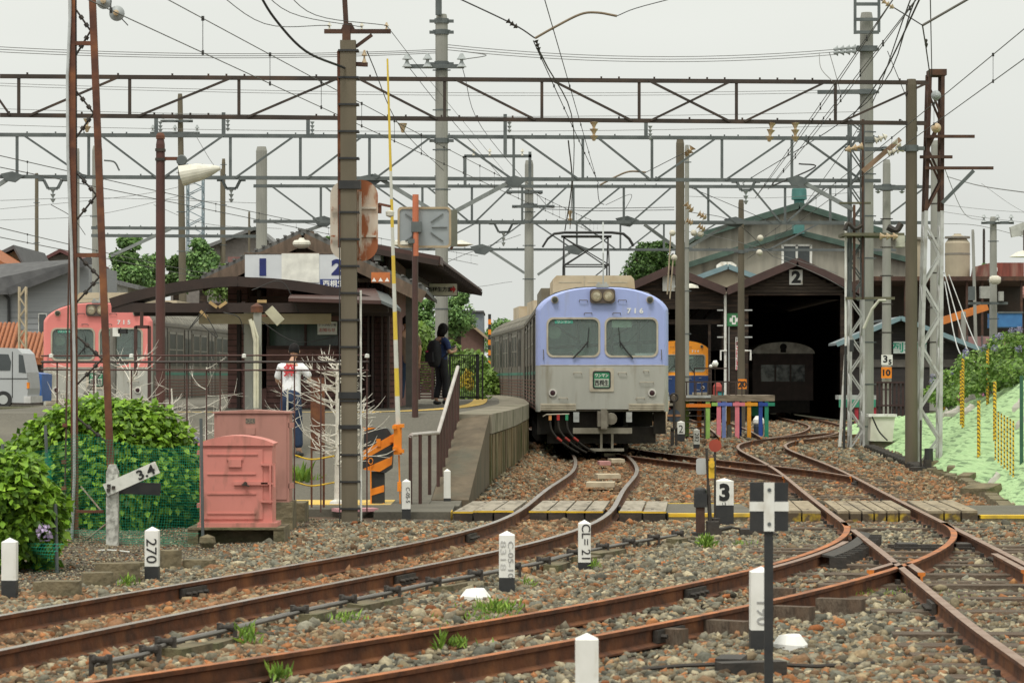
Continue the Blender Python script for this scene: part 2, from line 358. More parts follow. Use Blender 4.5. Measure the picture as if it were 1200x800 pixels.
# ------------------------------------------------------------------ tracks
PROF = [(-.06, 0), (-.06, .012), (-.012, .03), (-.009, .105), (-.031, .116), (-.033, .143), (.033, .143), (.031, .116), (.009, .105), (.012, .03), (.06, .012), (.06, 0)]
def offs(L, d):
    o = []
    for i, p in enumerate(L):
        t = (L[min(i + 1, len(L) - 1)] - L[max(i - 1, 0)]).normalized(); o.append(p + Vector((t.y, -t.x, 0)) * d)
    return o
def rail_mesh(L, z0=.012):
    mb = MB(); n = len(PROF); vs = []
    for i, p in enumerate(L):
        t = (L[min(i + 1, len(L) - 1)] - L[max(i - 1, 0)]).normalized(); r = Vector((t.y, -t.x, 0))
        for a, b in PROF: vs.append(p + r * a + Vector((0, 0, b + z0)))
    b = len(mb.v); mb.v += [tuple(v) for v in vs]
    for i in range(len(L) - 1):
        for j in range(n):
            mb.f.append((i * n + j, (i + 1) * n + j, (i + 1) * n + (j + 1) % n, i * n + (j + 1) % n)); mb.mi.append(1 if j == 5 else 0)
    mb.f += [tuple(range(n)), tuple(range((len(L) - 1) * n, len(L) * n))[::-1]]; mb.mi += [2, 2]
    return mb
RUSTEND = M('orange_rail_end', (.65, .2, .03), .85, (.5, .15, .03), 20, .2)
def joint(parent, L, i, side):       # fishplate with bolts
    p = L[i]; t = (L[i + 1] - L[i]).normalized(); r = Vector((t.y, -t.x, 0)); mb = MB()
    for s in (-1, 1):
        mb.bar(p - t * .24 + r * s * .035 + Vector((0, 0, .075)), p + t * .24 + r * s * .035 + Vector((0, 0, .075)), .035, .085)
        for k in (-.17, -.06, .06, .17): mb.cyl(p + t * k + r * s * .05 + Vector((0, 0, .075)), p + t * k + r * s * .095 + Vector((0, 0, .075)), .017, n=6)
    mb.build('fishplate', DARK, parent)
def sleeper_mb(p, t, length=2.1, w=.2, dz=0):
    mb = MB(); r = Vector((t.y, -t.x, 0)); z = .012 + dz; mb.bar(p - r * length / 2 + Vector((0, 0, z - .08)), p + r * length / 2 + Vector((0, 0, z - .08)), w, .16); return mb
def resamp(L, step, start=0):
    o = []; acc = start
    for a, b in zip(L[:-1], L[1:]):
        d = (b - a).length
        while acc < d: o.append((a + (b - a) * (acc / d), (b - a).normalized())); acc += step
        acc -= d
    return o
SLP = []
def spikes(p, d, dz, par):
    r = Vector((d.y, -d.x, 0)); mb = MB()
    for o in (-.566 - .075, -.566 + .075, .566 - .075, .566 + .075): mb.box(p + r * o + Vector((rnd.uniform(-.01, .01), 0, .03 + max(dz, 0))), (.035, .05, .04), rz=rnd.uniform(-.3, .3))
    mb.build('rail_spike', DARK, par)
def track(L, label, top, rails=(-1, 1), step=.62, sl=None, slen=2.1, group=None, joints=(), slp=None, dz=0):
    t = thing('railway_track', label, 'railway track', L[0] + Vector((0, 0, 0)))
    for s in rails: rail_mesh(offs(L, s * .566)).build('rail', [RAILSIDE, top, RUSTEND], t)
    if slp is None: slp = [q for q in resamp(L, step) if sl is None or sl[0] < q[0].y < sl[1]]
    if len(slp) > 95: slp = slp[:95]
    for p, d in slp:
        j = rnd.uniform(-.05, .05); SLP.append((p.x, p.y, d.x, d.y, slen / 2))
        sleeper_mb(p + Vector((j, j, 0)), d, slen + rnd.uniform(-.06, .06), rnd.uniform(.18, .22), dz + rnd.uniform(-.012, .008)).build('sleeper', SLEEPER, t)
    for Yj, s in joints:
        Ls = offs(L, s * .566); i = min(range(len(Ls) - 1), key=lambda k: abs(Ls[k].y - Yj)); joint(t, Ls, i, s)
    return t
track(LA, 'worn track curving out from under the blue fronted train', RAILTOP_S, sl=(15, 58), joints=((23.2, -1), (24.8, 1), (31.2, -1), (38, 1)), dz=-.03)
track(LB, 'rusty diverging track crossing the foreground to the left', RAILTOP_R, sl=(14.5, 27), joints=((23.2, -1), (19.5, 1)), dz=-.01)
# straight and curved route of the right hand track
tc_ = thing('railway_track', 'long wooden sleepered track bending away to the depot on the right', 'railway track', LC[0])
LCl = offs(LC, -.566); LCr = offs(LC, .566)
rail_mesh([p for p in LCl if p.y > 31.9]).build('rail', [RAILSIDE, RAILTOP, RUSTEND], tc_)
bl = [p for p in LCl if p.y <= 31.7]; rail_mesh(bl).build('rail', [RAILSIDE, RAILTOP, RUSTEND], tc_, label='switch rail running into the crossing frog')
rail_mesh(LCr).build('rail', [RAILSIDE, RAILTOP, RUSTEND], tc_)
sp = [q for q in resamp(LC, .66) if 15 < q[0].y < 36.2 or 39.4 < q[0].y < 66]
for p, d in sp:
    ln = 2.15 + (1.0 * max(0, 1 - abs(p.y - 29) / 7)) + (.6 if 44 < p.y < 54 else 0); off = Vector((-.25 * (ln - 2.15), 0, 0))
    SLP.append((p.x + off.x, p.y, d.x, d.y, ln / 2))
    dz = rnd.uniform(-.005, .04); sl = sleeper_mb(p + off, d, ln + rnd.uniform(-.1, .1), rnd.uniform(.22, .27), dz).build('sleeper', SLEEPER, tc_)
    if p.y < 44: spikes(p, d, dz, sl)
for Yj, Ls in ((22, bl), (27.6, LCr), (38.5, LCr), (47, LCr)):
    i = min(range(len(Ls) - 1), key=lambda k: abs(Ls[k].y - Yj)); joint(tc_, Ls, i, 1)
track(LD, 'turnout track leading from behind the train to the depot track', RAILTOP, step=.8, sl=(49, 60), dz=-.02)
track(LE, 'rusty branch track running into the dark depot bay', RAILTOP, sl=(75, 60), slp=[])
track(LP, 'track under the pink fronted train', RAILTOP, slp=[])
track(LO, 'track under the orange train in the depot', RAILTOP, slp=[])
# check rails and wing rails
def short_rail(pts, label, mat=RAILTOP):
    L = [Vector((p.x, p.y, 0)) for p in spline([(a, b, 0) for a, b in pts], 5)]
    rail_mesh(L).build('check_rail', [RAILSIDE, mat, RUSTEND], label=label, cat='check rail')
Ll = offs(LB, -.566)
seg = [p for p in offs(LB, -.566 + .1) if 25.0 < p.y < 29.2]
short_rail([(p.x, p.y) for p in seg[::3]], 'short rusty check rail beside the foreground curve with an orange cut end')
seg = [p for p in offs(LC, .566 - .1) if 24.6 < p.y < 28]
short_rail([(p.x, p.y) for p in seg[::3]], 'short check rail inside the far right rail with an orange cut end')
a = G(1020, 668, .15); b = G(1050, 659, .15); short_rail([(a.x, a.y), ((a.x + b.x) / 2, (a.y + b.y) / 2), (b.x, b.y)], 'left wing rail of the crossing frog with orange end')
a = G(1080, 671, .15); b = G(1064, 660, .15); short_rail([(a.x, a.y), ((a.x + b.x) / 2, (a.y + b.y) / 2), (b.x, b.y)], 'right wing rail of the crossing frog with orange end')
# black flared guard ramp inside the curve
mb = MB(); seg = [p for p in offs(LB, -.566 + .19) if 27.0 < p.y < 31.2]
for i in range(len(seg) - 1):
    mb.slab(seg[i] + Vector((-.05, 0, .15)), seg[i] + Vector((.06, 0, .13)), seg[i + 1] + Vector((.06, 0, .13)), seg[i + 1] + Vector((-.05, 0, .15)), .02)
for p, d in resamp(seg, .28): mb.box((p.x + .1, p.y, .06), (.16, .05, .13))
mb.build('guard_plate', DARK, label='black ribbed guard plate bolted inside the curved rail', cat='guard plate')
# point rods and blocks
mb = MB()
for yy in (29.6, 29.85, 30.1): mb.bar((3.9, yy, .05), (4.8, yy, .05), .04, .04)
mb.box((4.05, 29.8, .07), (.2, .3, .06)); mb.box((4.62, 29.8, .07), (.16, .3, .06))
mb.build('point_rods', DARK, label='black point rods lying between the rails by the planked crossing', cat='point rods')
for k, (px, py, ln) in enumerate(((775, 742, .5), (850, 733, .52), (925, 716, .5), (985, 707, .45), (905, 694, .2))):
    p = G(px, py, .08); mb = MB(); mb.box((p.x, p.y, .06), (.36, .12, .12), rz=R(-38 + 5 * k))
    mb.build('timber_block', SLEEPER, label=('grey timber block wedged against the front rail near the white post', 'second timber block against the front rail left of the cross sign', 'dark timber block behind the black sign post', 'timber block against the rail right of the cross sign', 'small timber block behind the sign post at the rail')[k], cat='timber block')

# planked crossing and paths
SLABM = M('pale_plank', (.33, .29, .235), .85, (.25, .22, .175), 4, .3, stretch=(3, .6, 1), dirt=(.13, .11, .085), dscale=2)
YEDGE = M('worn_yellow_edge', (.09, .065, .04), .9, (.42, .29, .03), 7, .4, fac=(.5, .68), dirt=(.07, .055, .04), dscale=3)
DKTIMB = M('dark_tie_timber', (.06, .045, .035), .9, (.035, .028, .022), 5, .4)
cr_ = thing('level_crossing', 'planked foot crossing over the tracks with worn yellow front edges', 'level crossing', (2.5, 37.5, 0))
def interpX(L, y):
    for a, b in zip(L[:-1], L[1:]):
        if a.y <= y <= b.y: t = (y - a.y) / (b.y - a.y); return a.x + (b.x - a.x) * t
    return L[-1].x
y0, y1 = 35.9, 38.9
def planks(xa0, xb0, xa1, xb1, n, edge):
    for k in range(n):
        u0, u1 = k / n, (k + 1) / n; g = .012
        A = Vector((xa0 + (xb0 - xa0) * u0 + g, y0, .15)); B = Vector((xa0 + (xb0 - xa0) * u1 - g, y0, .15))
        C_ = Vector((xa1 + (xb1 - xa1) * u1 - g, y1, .15)); D = Vector((xa1 + (xb1 - xa1) * u0 + g, y1, .15)); dz = Vector((0, 0, rnd.uniform(-.008, .006)))
        mb = MB(); mb.slab(A + dz, B + dz, C_ + dz, D + dz, .03); pl = mb.build('plank', SLABM if edge == 0 else M('timber_plank', (.33, .27, .19), .85, (.24, .19, .13), 4, .4, stretch=(3, .6, 1), dirt=(.12, .1, .08)), cr_)
        mb = MB(); mb.bx(A.x, B.x, y0 - .006, y0 + .2, .0 + rnd.uniform(-.01, .01), .119 + dz.z); mb.build('timber', DKTIMB if edge == 0 else YEDGE, cr_)
        if edge == 0:
            mb = MB(); mb.bx(A.x - g, B.x + g, y0 - .012, y0 - .001, .128 + dz.z, .149 + dz.z); mb.build('yellow_edge', YELLOWP, cr_)
        mb = MB()
        for yy in (y0 + .5, y1 - .5):
            for sx in (.5,): mb.cyl((A.x * .5 + B.x * .5, yy, .15), (A.x * .5 + B.x * .5, yy, .154 + dz.z), .02, n=8)
        mb.build('bolt', DARK, pl)
ax0, ax1 = interpX(LA, y0), interpX(LA, y1); cx0, cx1 = interpX(LC, y0), interpX(LC, y1)
planks(ax0 - .64 - .75, ax0 - .64, ax1 - .64 - .75, ax1 - .64, 3, 0); planks(ax0 - .45, ax0 + .47, ax1 - .45, ax1 + .47, 4, 0); planks(ax0 + .66, ax0 + 1.25, ax1 + .66, ax1 + 1.25, 2, 0)
planks(cx0 - .66 - .72, cx0 - .64, cx1 - .66 - .72, cx1 - .64, 3, 1); planks(cx0 - .45, cx0 + .47, cx1 - .45, cx1 + .47, 6, 1); planks(cx0 + .66, cx0 + 1.3, cx1 + .66, cx1 + 1.3, 3, 1)
def path(name, x0, x1, z, yedge=True, ya=None, yb=None):
    ya = ya or y0 + .1; yb = yb or y1 - .05
    MB().bx(x0, x1, ya, yb, -.05, z).build(name, ASPH, kind='structure')
    if yedge: MB().bx(x0, x1, ya - .1, ya - .012, -.05, z - .04).build('kerb', CONC_T, kind='structure'); MB().bx(x0, x1, ya - .1, ya + .1, z - .036, z + .004).build('painted_edge', YELLOWP, kind='structure')
path('path', ax0 + 1.28, cx0 - 1.42, .11)
MB().bx(ax0 + 1.28, cx0 - 1.42, y1 - .05, y1 + .05, -.04, .113).build('painted_edge', YELLOWP, kind='structure')
path('path', cx0 + 1.33, 12, .09)
path('path', -1.75, ax0 - 1.42, .1, False, 36.7, 39.0)
mb = MB(); mb.slab((-.75, 36.45, .12), (ax0 - 1.42, 36.0, .13), (ax0 - 1.42, 36.7, .13), (-.75, 36.75, .12), .15); mb.build('painted_edge', YELLOWP, kind='structure')
# broken slabs lying between the rails
for k, (px, py, w_, m_) in enumerate(((716, 537, .32, 0), (722, 544, .24, 0), (708, 547, .2, 1), (712, 563, .36, 0), (704, 573, .4, 0))):
    p = G(px, py, .05); mb = MB(); mb.box((p.x, p.y, .13), (w_ * 1.1, .6, .07), rz=R(rnd.uniform(-6, 6)))
    mb.build('loose_slab', (M('loose_slab_tan', (.52, .44, .32), .85, (.4, .33, .24), 6, .2), M('pink_slab', (.5, .25, .24), .85))[m_], label=('pale slab nearest the train between its rails', 'second pale slab from the train on the track bed', 'small pinkish slab lying between the rails', 'pale slab lying in mid track before the train', 'pale slab on the track bed nearest the crossing')[k], cat='slab')
# ------------------------------------------------------------------ platform, ramps, railing
PZ = 1.24
def poly_prism_z(mb, pts, z0, z1):
    n = len(pts); vs = [(x, y, z1 if not callable(z1) else z1(x, y)) for x, y in pts] + [(x, y, z0) for x, y in pts]
    mb.add(vs, [tuple(range(n)), tuple(range(n, 2 * n))[::-1]] + [(i, i + n, (i + 1) % n + n, (i + 1) % n) for i in range(n)])
edge = [(-.34, 44.3), (.0, 51), (.2, 57), (.33, 61.4), (.32, 68), (.22, 78), (-.2, 88), (-.95, 98), (-2.2, 110)]
edge = [(p.x, p.y) for p in spline([(a, b, 0) for a, b in edge], 4)]
t = thing('station_platform', 'raised concrete station platform with timber faced side beside the blue train', 'platform', (-.5, 50, 0))
inner = [(x - .62, y) for x, y in edge]
mb = MB(); poly_prism_z(mb, [(x + .03, y) for x, y in edge] + inner[::-1], PZ - .3, PZ); mb.build('coping', M('coping_concrete', (.27, .24, .19), .9, (.19, .17, .13), 4, .3, dirt=(.09, .09, .045), dscale=1.4, dfac=(.5, .68)), t)
mb = MB(); poly_prism_z(mb, inner + [(-3, 110), (-9, 110), (-9, 45.2), (-.79 - .15, 45.2)], -.1, PZ - .004); mb.build('deck', ASPH, t)
mb = MB(); poly_prism_z(mb, [(x - .08, y) for x, y in edge] + inner[::-1], -.1, PZ - .325); mb.build('side_wall', CONC_D, t)
mb = MB()
for p, d in resamp([Vector((x, y, 0)) for x, y in edge], .27):
    if p.y < 64: mb.box((p.x - .03 + rnd.uniform(-.02, .02), p.y, .44), (.08, .16, .96), rz=math.atan2(d.y, d.x) - R(90))
mb.build('facing_timbers', M('mossy_timber', (.29, .22, .13), .95, (.16, .12, .075), 3, .6, stretch=(3, 3, .4), dirt=(.07, .08, .03), dscale=2, dfac=(.45, .65)), t)
mb = MB(); mb.add([(-1.12, 40.3, .1), (-.6, 40.3, .1), (-.34, 44.3, PZ - .001), (-.79, 44.6, PZ - .001), (-1.12, 40.3, -.1), (-.6, 40.3, -.1), (-.34, 44.3, -.1), (-.79, 44.6, -.1)],
    [(0, 1, 2, 3), (0, 4, 5, 1), (1, 5, 6, 2), (2, 6, 7, 3), (3, 7, 4, 0)]); mb.build('end_slope', CONC_D, t)
mb = MB(); mb.add([(-9, 40.3, .1), (-1.125, 40.3, .1), (-.8, 45.2, PZ - .006), (-9, 45.2, PZ - .006), (-9, 40.3, -.1), (-1.125, 40.3, -.1), (-.8, 45.2, -.1), (-9, 45.2, -.1)],
    [(0, 1, 2, 3), (0, 4, 5, 1), (1, 5, 6, 2), (3, 7, 4, 0)]); mb.build('ramp', ASPH, t)
MB().bx(-9, -1.12, 37.5, 40.295, -.08, .098).build('path', ASPH, kind='structure')
MB().bx(-1.12, -.7, 38.6, 40.295, -.08, .09).build('path', ASPH, kind='structure')
# tactile paving
mb = MB()
def tact(mb, pts, w_):
    P = [Vector(p) for p in spline(pts, 6)]
    for a, b in zip(P[:-1], P[1:]):
        d = (b - a).normalized(); r = Vector((d.y, -d.x, 0)) * w_ / 2; mb.add([a - r, a + r, b + r, b - r, a - r - Vector((0, 0, .03)), a + r - Vector((0, 0, .03)), b + r - Vector((0, 0, .03)), b - r - Vector((0, 0, .03))], [(0, 1, 2, 3), (0, 4, 5, 1), (3, 2, 6, 7)])
tact(mb, [(-7, 46.6, PZ + .006), (-3, 46.6, PZ + .006), (-2.1, 47.2, PZ + .006), (-1.5, 49.5, PZ + .006), (-1.1, 53, PZ + .006), (-.8, 59, PZ + .006), (-.75, 66, PZ + .006), (-.8, 74, PZ + .006)], .34)
mb.build('tactile_paving', YELLOW_T, t)
mb = MB(); mb.bx(-3.1, -1.62, 38.75, 40.2, .0, .104); mb.build('tactile_paving', YELLOW_T, label='yellow tactile paving at the foot of the ramp', cat='paving')
mb = MB(); mb.bx(-7.6, -3.15, 39.85, 40.2, .0, .104); mb.build('tactile_paving', YELLOW_T, label='yellow tactile strip behind the bare white trees', cat='paving')
for nm, px, py, ww, m_ in (('pink_board', 427, 597, .42, 0),):
    p = G(px, py, .1); mb = MB(); mb.box((p.x - .12, p.y, .1), (.55, .25, .04), rz=R(20)); mb.build('kerb_board', M('pink_board', (.6, .33, .36), .85, (.5, .25, .28), 4), label='pink board on the ground below the striped machine', cat='board')
# railing
t = thing('ramp_railing', 'brown handrail with upright posts climbing beside the concrete slope', 'railing', (-1.0, 41, 0))
def ray(px, py, Y): return W(px, py, Y)
pb = [(481, 583, 38.9, 510), (492.5, 582, 39.0, 509), (503.5, 571, 39.8, 508)]
for px, pb_, Y, pt in pb:
    a, b = W(px, pb_, Y), W(px, pt, Y); a.z -= .1; mb = MB(); mb.tube([a, b], .024, 8); mb.build('post', BROWNP, t)
slope = []
for k in range(8):
    u = k / 7; Y = 40.9 + 3.3 * u; zb = .1 + (Y - 40.3) * .283; x = -1.07 + .27 * u; ztop = 1.8 - ((507 - 77 * u) - 442) / 3400 * Y
    x = ((513.5 + 23 * u) - 600) / F * Y; mb = MB(); mb.tube([(x, Y, zb - .1), (x, Y, ztop)], .024, 8); mb.build('post', BROWNP, t); slope.append(Vector((x, Y, ztop)))
tp = [W(480.5, 512, 38.9), W(482, 509.5, 38.9), W(503.5, 507.5, 39.8)] + slope
MB().tube(tp, .028, 8).build('handrail', M('pale_handrail', (.45, .42, .4), .45, (.36, .32, .3), 4), t)
# ------------------------------------------------------------------ station building
SY = 53.0; st = thing('station_building', 'small brown station building with gabled roof and ticket office', 'station building', (-3.6, 53, 0)); s = F / SY
x0_, x1_ = X_(267), X_(462)
BRK = M('brown_brick', (.24, .125, .115), .8, (.18, .095, .085), 6, .3)
mb = MB(); mb.bx(x0_, X_(290), SY, SY + 6, PZ, 4.0); mb.bx(X_(290), X_(312), SY + .02, SY + 6, PZ, Z_(455)); mb.bx(X_(312), X_(398), SY + .05, SY + .15, PZ, Z_(405)); mb.bx(X_(398), x1_, SY + .1, SY + .25, PZ, 4.0); mb.bx(X_(312), X_(398), SY + .05, SY + .15, Z_(376), 4.05)
mb.bx(x0_, x1_, SY + 6, SY + 6.1, PZ, 4.1); mb.bx(x1_ - .1, x1_, SY + .76, SY + 6, PZ, 4.1)
wall = mb.build('wall', BRK, st)
mb = MB()                                            # brick courses
for k in range(26):
    z = PZ + .08 + k * .105
    if z < 3.4: mb.bx(x0_ - .004, X_(290) + .0, SY - .008, SY - .001, z, z + .012)
    if z < 1.95: mb.bx(X_(312), X_(398), SY + .038, SY + .049, z, z + .012)
    if z < 3.4: mb.bx(X_(398), x1_, SY + .088, SY + .099, z, z + .012)
mb.build('mortar_joints', BROWN_D, wall)
mb = MB(); mb.bx(X_(312), X_(398), SY + .3, SY + .32, Z_(405), Z_(376)); mb.build('ticket_window', M('greenish_glass', (.05, .1, .065), .15, (.03, .06, .04), 1.5, spec=.6, stretch=(5, 1, .3)), st)
mb = MB(); [mb.bx(X_(a) - .02, X_(a) + .02, SY + .2, SY + .3, Z_(405), Z_(376)) for a in (313, 357, 397)]; mb.bx(X_(312), X_(398), SY + .02, SY + .3, Z_(409), Z_(405)); mb.build('window_frame', BROWNP, st)
mb = MB(); mb.bx(X_(316), X_(336), SY + .34, SY + .36, Z_(405), Z_(380)); mb.bx(X_(360), X_(375), SY + .34, SY + .36, Z_(405), Z_(378)); mb.build('curtain', M('green_curtain', (.07, .13, .09), .9), st)
mb = MB(); [mb.bx(X_(a), X_(b), SY - 1.4, SY - 1.15, PZ - .05, 3.35) for a, b in ((286, 290), (309, 313))]; mb.build('column', BROWN_D, st)
mb = MB(); mb.bx(X_(297), X_(307), SY - 1.9, SY - 1.8, PZ - .1, Z_(366) + .0); mb.build('column', CONC_L, st)
mb = MB()
for a in (418, 431, 436, 447, 454): mb.bx(X_(a), X_(a + 2.6), SY - .2, SY + .05, PZ, 4.1)
mb.build('door_post', BROWN_D, st)
mb = MB(); mb.bx(X_(397), X_(424), SY - .05, SY + .03, PZ, Z_(384)); mb.build('side_panel', BROWN_W, st)
# gabled roof (front gable towards the yard)
RY = 52.0; s = F / RY
apx, apz, lx, lz, rx_, rz_ = X_(355), Z_(268), X_(236), Z_(323), X_(497), Z_(336)
ROOFM = M('roof_sheet_grey', (.16, .16, .155), .7, (.11, .11, .11), 2, .1, stretch=(6, .4, 1))
TIMB = M('brown_beam', (.17, .12, .09), .85, (.11, .08, .06), 3, .3, stretch=(4, 1, 1))
yb = RY + 9
mb = MB(); mb.slab((lx, RY, lz), (apx, RY, apz), (apx, yb, apz), (lx, yb, lz), .07); mb.slab((apx, RY, apz), (rx_, RY, rz_), (rx_, yb, rz_), (apx, yb, apz), .07)
rf = mb.build('roof', ROOFM, st)
mb = MB()
for q0, q1 in (((lx, lz), (apx, apz)), ((apx, apz), (rx_, rz_))):
    mb.bar((q0[0], RY - .03, q0[1] - .19), (q1[0], RY - .03, q1[1] - .19), .06, .22)
mb.build('bargeboard', TIMB, rf)
mb = MB()
for k in range(14):
    u = (k + .5) / 14; x = apx + (rx_ - apx) * u; z = apz + (rz_ - apz) * u; mb.bar((x, RY - .05, z + .02), (x, yb, z + .02), .05, .03)
    x = apx + (lx - apx) * u; z = apz + (lz - apz) * u; mb.bar((x, RY - .05, z + .02), (x, yb, z + .02), .05, .03)
mb.build('roof_ribs', ROOFM, rf)
mb = MB(); mb.prism([(X_(262), Z_(322)), (X_(450), Z_(322)), (X_(430), Z_(306)), (apx, apz - .3), (X_(275), Z_(306))], RY + .6, RY + .66); mb.build('gable_wall', WOOD_D, st)
mb = MB(); mb.bx(X_(345), X_(366), RY + .3, RY + .5, Z_(298), Z_(270)); mb.build('gable_post', TIMB, st)
mb = MB(); mb.bx(X_(255), X_(275), RY + .2, RY + .25, Z_(326), Z_(317)); mb.build('orange_panel', ORANGEP, st)
mb = MB(); mb.bx(X_(240), X_(470), RY + .4, RY + .6, Z_(330), Z_(325)); mb.build('tie_beam', TIMB, st)
# gable lamp
t = thing('gable_lamp', 'round white shaded lamp under the station gable', 'lamp', W(353.5, 286, RY)); c = W(353.5, 286, RY - .3)
MB().bar(c + Vector((0, 0, .18)), c + Vector((0, .3, .18)), .04).build('bracket', GALV, t)
MB().lathe([(.04, .11), (.06, .075), (.13, .065), (.16, .03), (.16, -.01), (.12, -.05), (.06, -.08), (0, -.085)], c, 20).build('shade', M('lamp_cream', (.7, .68, .6), .4), t)
# platform number board
NY = 51.4; s = F / NY; t = thing('platform_number_board', 'white platform number board with blue 1 and 2', 'sign', (X_(345), NY, Z_(335)))
WB = M('sign_white', (.62, .64, .68), .45, (.56, .58, .62), 4); NAVY = M('navy_lettering', (.02, .03, .16), .5)
MB().bx(X_(287), X_(405), NY, NY + .15, Z_(335), Z_(298)).build('board', WB, t)
MB().bx(X_(330), X_(374), NY - .012, NY - .001, Z_(331), Z_(297)).build('blank_panel', M('blank_panel_white', (.8, .79, .74), .5), t)
MB().bx(X_(286), X_(406), NY - .01, NY + .16, Z_(297.5), Z_(296)).build('frame', TIMB, t)
MB().bx(X_(375), X_(405), NY - .008, NY - .001, Z_(337), Z_(327)).build('blue_band', M('navy_panel', (.03, .05, .2), .5), t)
text('1', .36, (X_(308), NY - .006, Z_(313)), NAVY, t, bold=.032, sx=1.2); text('2', .36, (X_(396), NY - .006, Z_(313)), NAVY, t, bold=.018, sx=1.2)
text('西桐生', .13, (X_(391), NY - .012, Z_(332)), WHITE, t, bold=.002)
# arched canopy
AY = 49.6; s = F / AY; t = thing('arched_canopy', 'low dark brown arched canopy before the ticket office', 'canopy', (X_(290), AY, PZ))
n = 24; top = []
for k in range(n + 1):
    u = k / n; px = 130 + 325 * u; py = 353 - 28.5 * math.sin(math.pi * min(1, (u + .02))) ** .85 * (1 if u < .5 else .96) ; top.append((X_(px), Z_(py)))
mb = MB()
for (xa, za), (xb, zb) in zip(top[:-1], top[1:]): mb.slab((xa, AY, za), (xb, AY, zb), (xb, AY + 3.2, zb), (xa, AY + 3.2, za), .04)
mb.build('roof', BROWN_D, t)
mb = MB()
for i in range(n): mb.bar((top[i][0], AY - .03, top[i][1] - .075), (top[i + 1][0], AY - .03, top[i + 1][1] - .075), .07, .17)
mb.build('arch_beam', BROWN_D, t)
mb = MB()
for yy in (AY, AY + 3): mb.bx(X_(131), X_(455), yy - .05, yy + .05, Z_(366), Z_(355))
mb.bx(X_(130), X_(144), AY - .06, AY + 3.2, Z_(356), Z_(350)); mb.build('tie_beam', BROWN_D, t)
mb = MB()
for k in range(4): x = X_(150 + k * 45); mb.bar((x, AY, Z_(357)), (x, AY + 3.1, Z_(357)), .06, .1)
mb.build('cross_beam', BROWN_D, t)
mb = MB(); mb.bx(X_(276), X_(440), AY + 2.6, AY + 2.9, Z_(350), Z_(342)); mb.build('rear_fascia', BROWNP, t)
mb = MB(); mb.bx(X_(230), X_(386), AY + .4, AY + .5, Z_(379), Z_(367)); mb.build('roller_screen', M('beige_screen', (.42, .36, .25), .8, (.36, .3, .2), 3), t)
mb = MB(); mb.slab(W(338, 349, 48.5), W(447, 352, 48.5), W(440, 338, 52), W(345, 336, 52), .06); mb.build('side_roof', BROWNP, t)
mb = MB(); mb.slab(W(447, 352, 48.4), W(470, 362, 48.4), W(455, 345, 52), W(436, 338, 52), .05); mb.build('side_roof', GALV, t)
mb = MB()                                            # tangled wires under the canopy
for (a, b, c_) in (((235, 367), (222, 385), (243, 362)), ((240, 366), (255, 395), (236, 380)), ((262, 366), (280, 372), (286, 392)), ((295, 340), (330, 330), (350, 366)), ((300, 372), (345, 400), (392, 395))):
    mb.tube(spline([W(*a, AY - .2), W(*b, AY - .25), W(*c_, AY - .2)], 6), .008, 5)
mb.build('loose_wires', WIREM, t)
for px, py, r_ in ((250, 357, 35), (261, 357, -35), (239, 368, 40), (307, 353, 0)):
    o = MB().box(W(px, py, AY - .12), (.16, .04, .05), ry=R(r_)).build('lamp_fitting', M('tan_fitting', (.5, .34, .16), .7), t)
# notice and little signs
s = F / 52.6; t = thing('paper_notice', 'white paper notice with red print in the ticket window', 'notice', W(382, 391, 52.6)); MB().bx(X_(372), X_(395), 52.6, 52.62, Z_(392), Z_(377)).build('sheet', WHITE, t)
text('きっぷ売り場', .055, (X_(383.5), 52.596, Z_(380.5)), INK, t); text('お知らせ', .075, (X_(383.5), 52.596, Z_(386.5)), M('red_ink', (.6, .05, .08), .6), t)
t = thing('orange_board', 'small orange board with white marks under the right eave', 'sign', W(446, 325, 51.5)); s = F / 51.5
MB().bx(X_(435), X_(457), 51.5, 51.53, Z_(331), Z_(319)).build('board', M('orange_board', (.55, .17, .05), .6, (.42, .13, .05), 8), t); text('▲ ▲ ▲', .09, (X_(446), 51.495, Z_(327.5)), WHITE, t)
# platform canopy with visible rafters
t = thing('platform_canopy', 'dark brown platform canopy with exposed rafter ends', 'canopy', (-1.5, 58, PZ))
e0, e1 = W(514, 305, 52), W(565, 342, 71); i0 = W(434, 290, 52); i1 = i0 + (e1 - e0); 
mb = MB(); mb.slab(i0 + Vector((0, 0, .06)), e0 + Vector((0, 0, .06)), e1 + Vector((0, 0, .06)), i1 + Vector((0, 0, .06)), .05); mb.build('roof', BROWNP, t)
mb = MB(); mb.bar(i0, e0, .06, .15); mb.bar(e0, e0.lerp(e1, .05), .06, .14); mb.build('fascia', BROWNP, t)
mb = MB()
for k in range(24):
    u = k / 23; mb.bar(i0.lerp(i1, u) - Vector((0, 0, .05)), e0.lerp(e1, u) - Vector((0, 0, .05)), .07, .1)
mb.build('rafters', BROWN_D, t)
mb = MB(); mb.bx(X_(467) , X_(476), 55, 55.14, PZ - .02, 3.85)
mb.bar(i0.lerp(e0, .1) - Vector((0, 0, .14)), i1.lerp(e1, .1) - Vector((0, 0, .14)), .12, .14); mb.build('column', M('grey_column', (.12, .12, .115), .6), t)
t = thing('destination_board', 'small hanging board reading 西桐生方面 with a red arrow', 'sign', W(519, 339, 60)); s = F / 60
MB().bx(X_(503), X_(535.5), 60, 60.05, Z_(346), Z_(332.5)).build('board', M('cream_board', (.55, .52, .42), .6), t); MB().bx(X_(502), X_(536.5), 60.01, 60.04, Z_(347), Z_(331.5)).build('frame', BROWN_D, t)
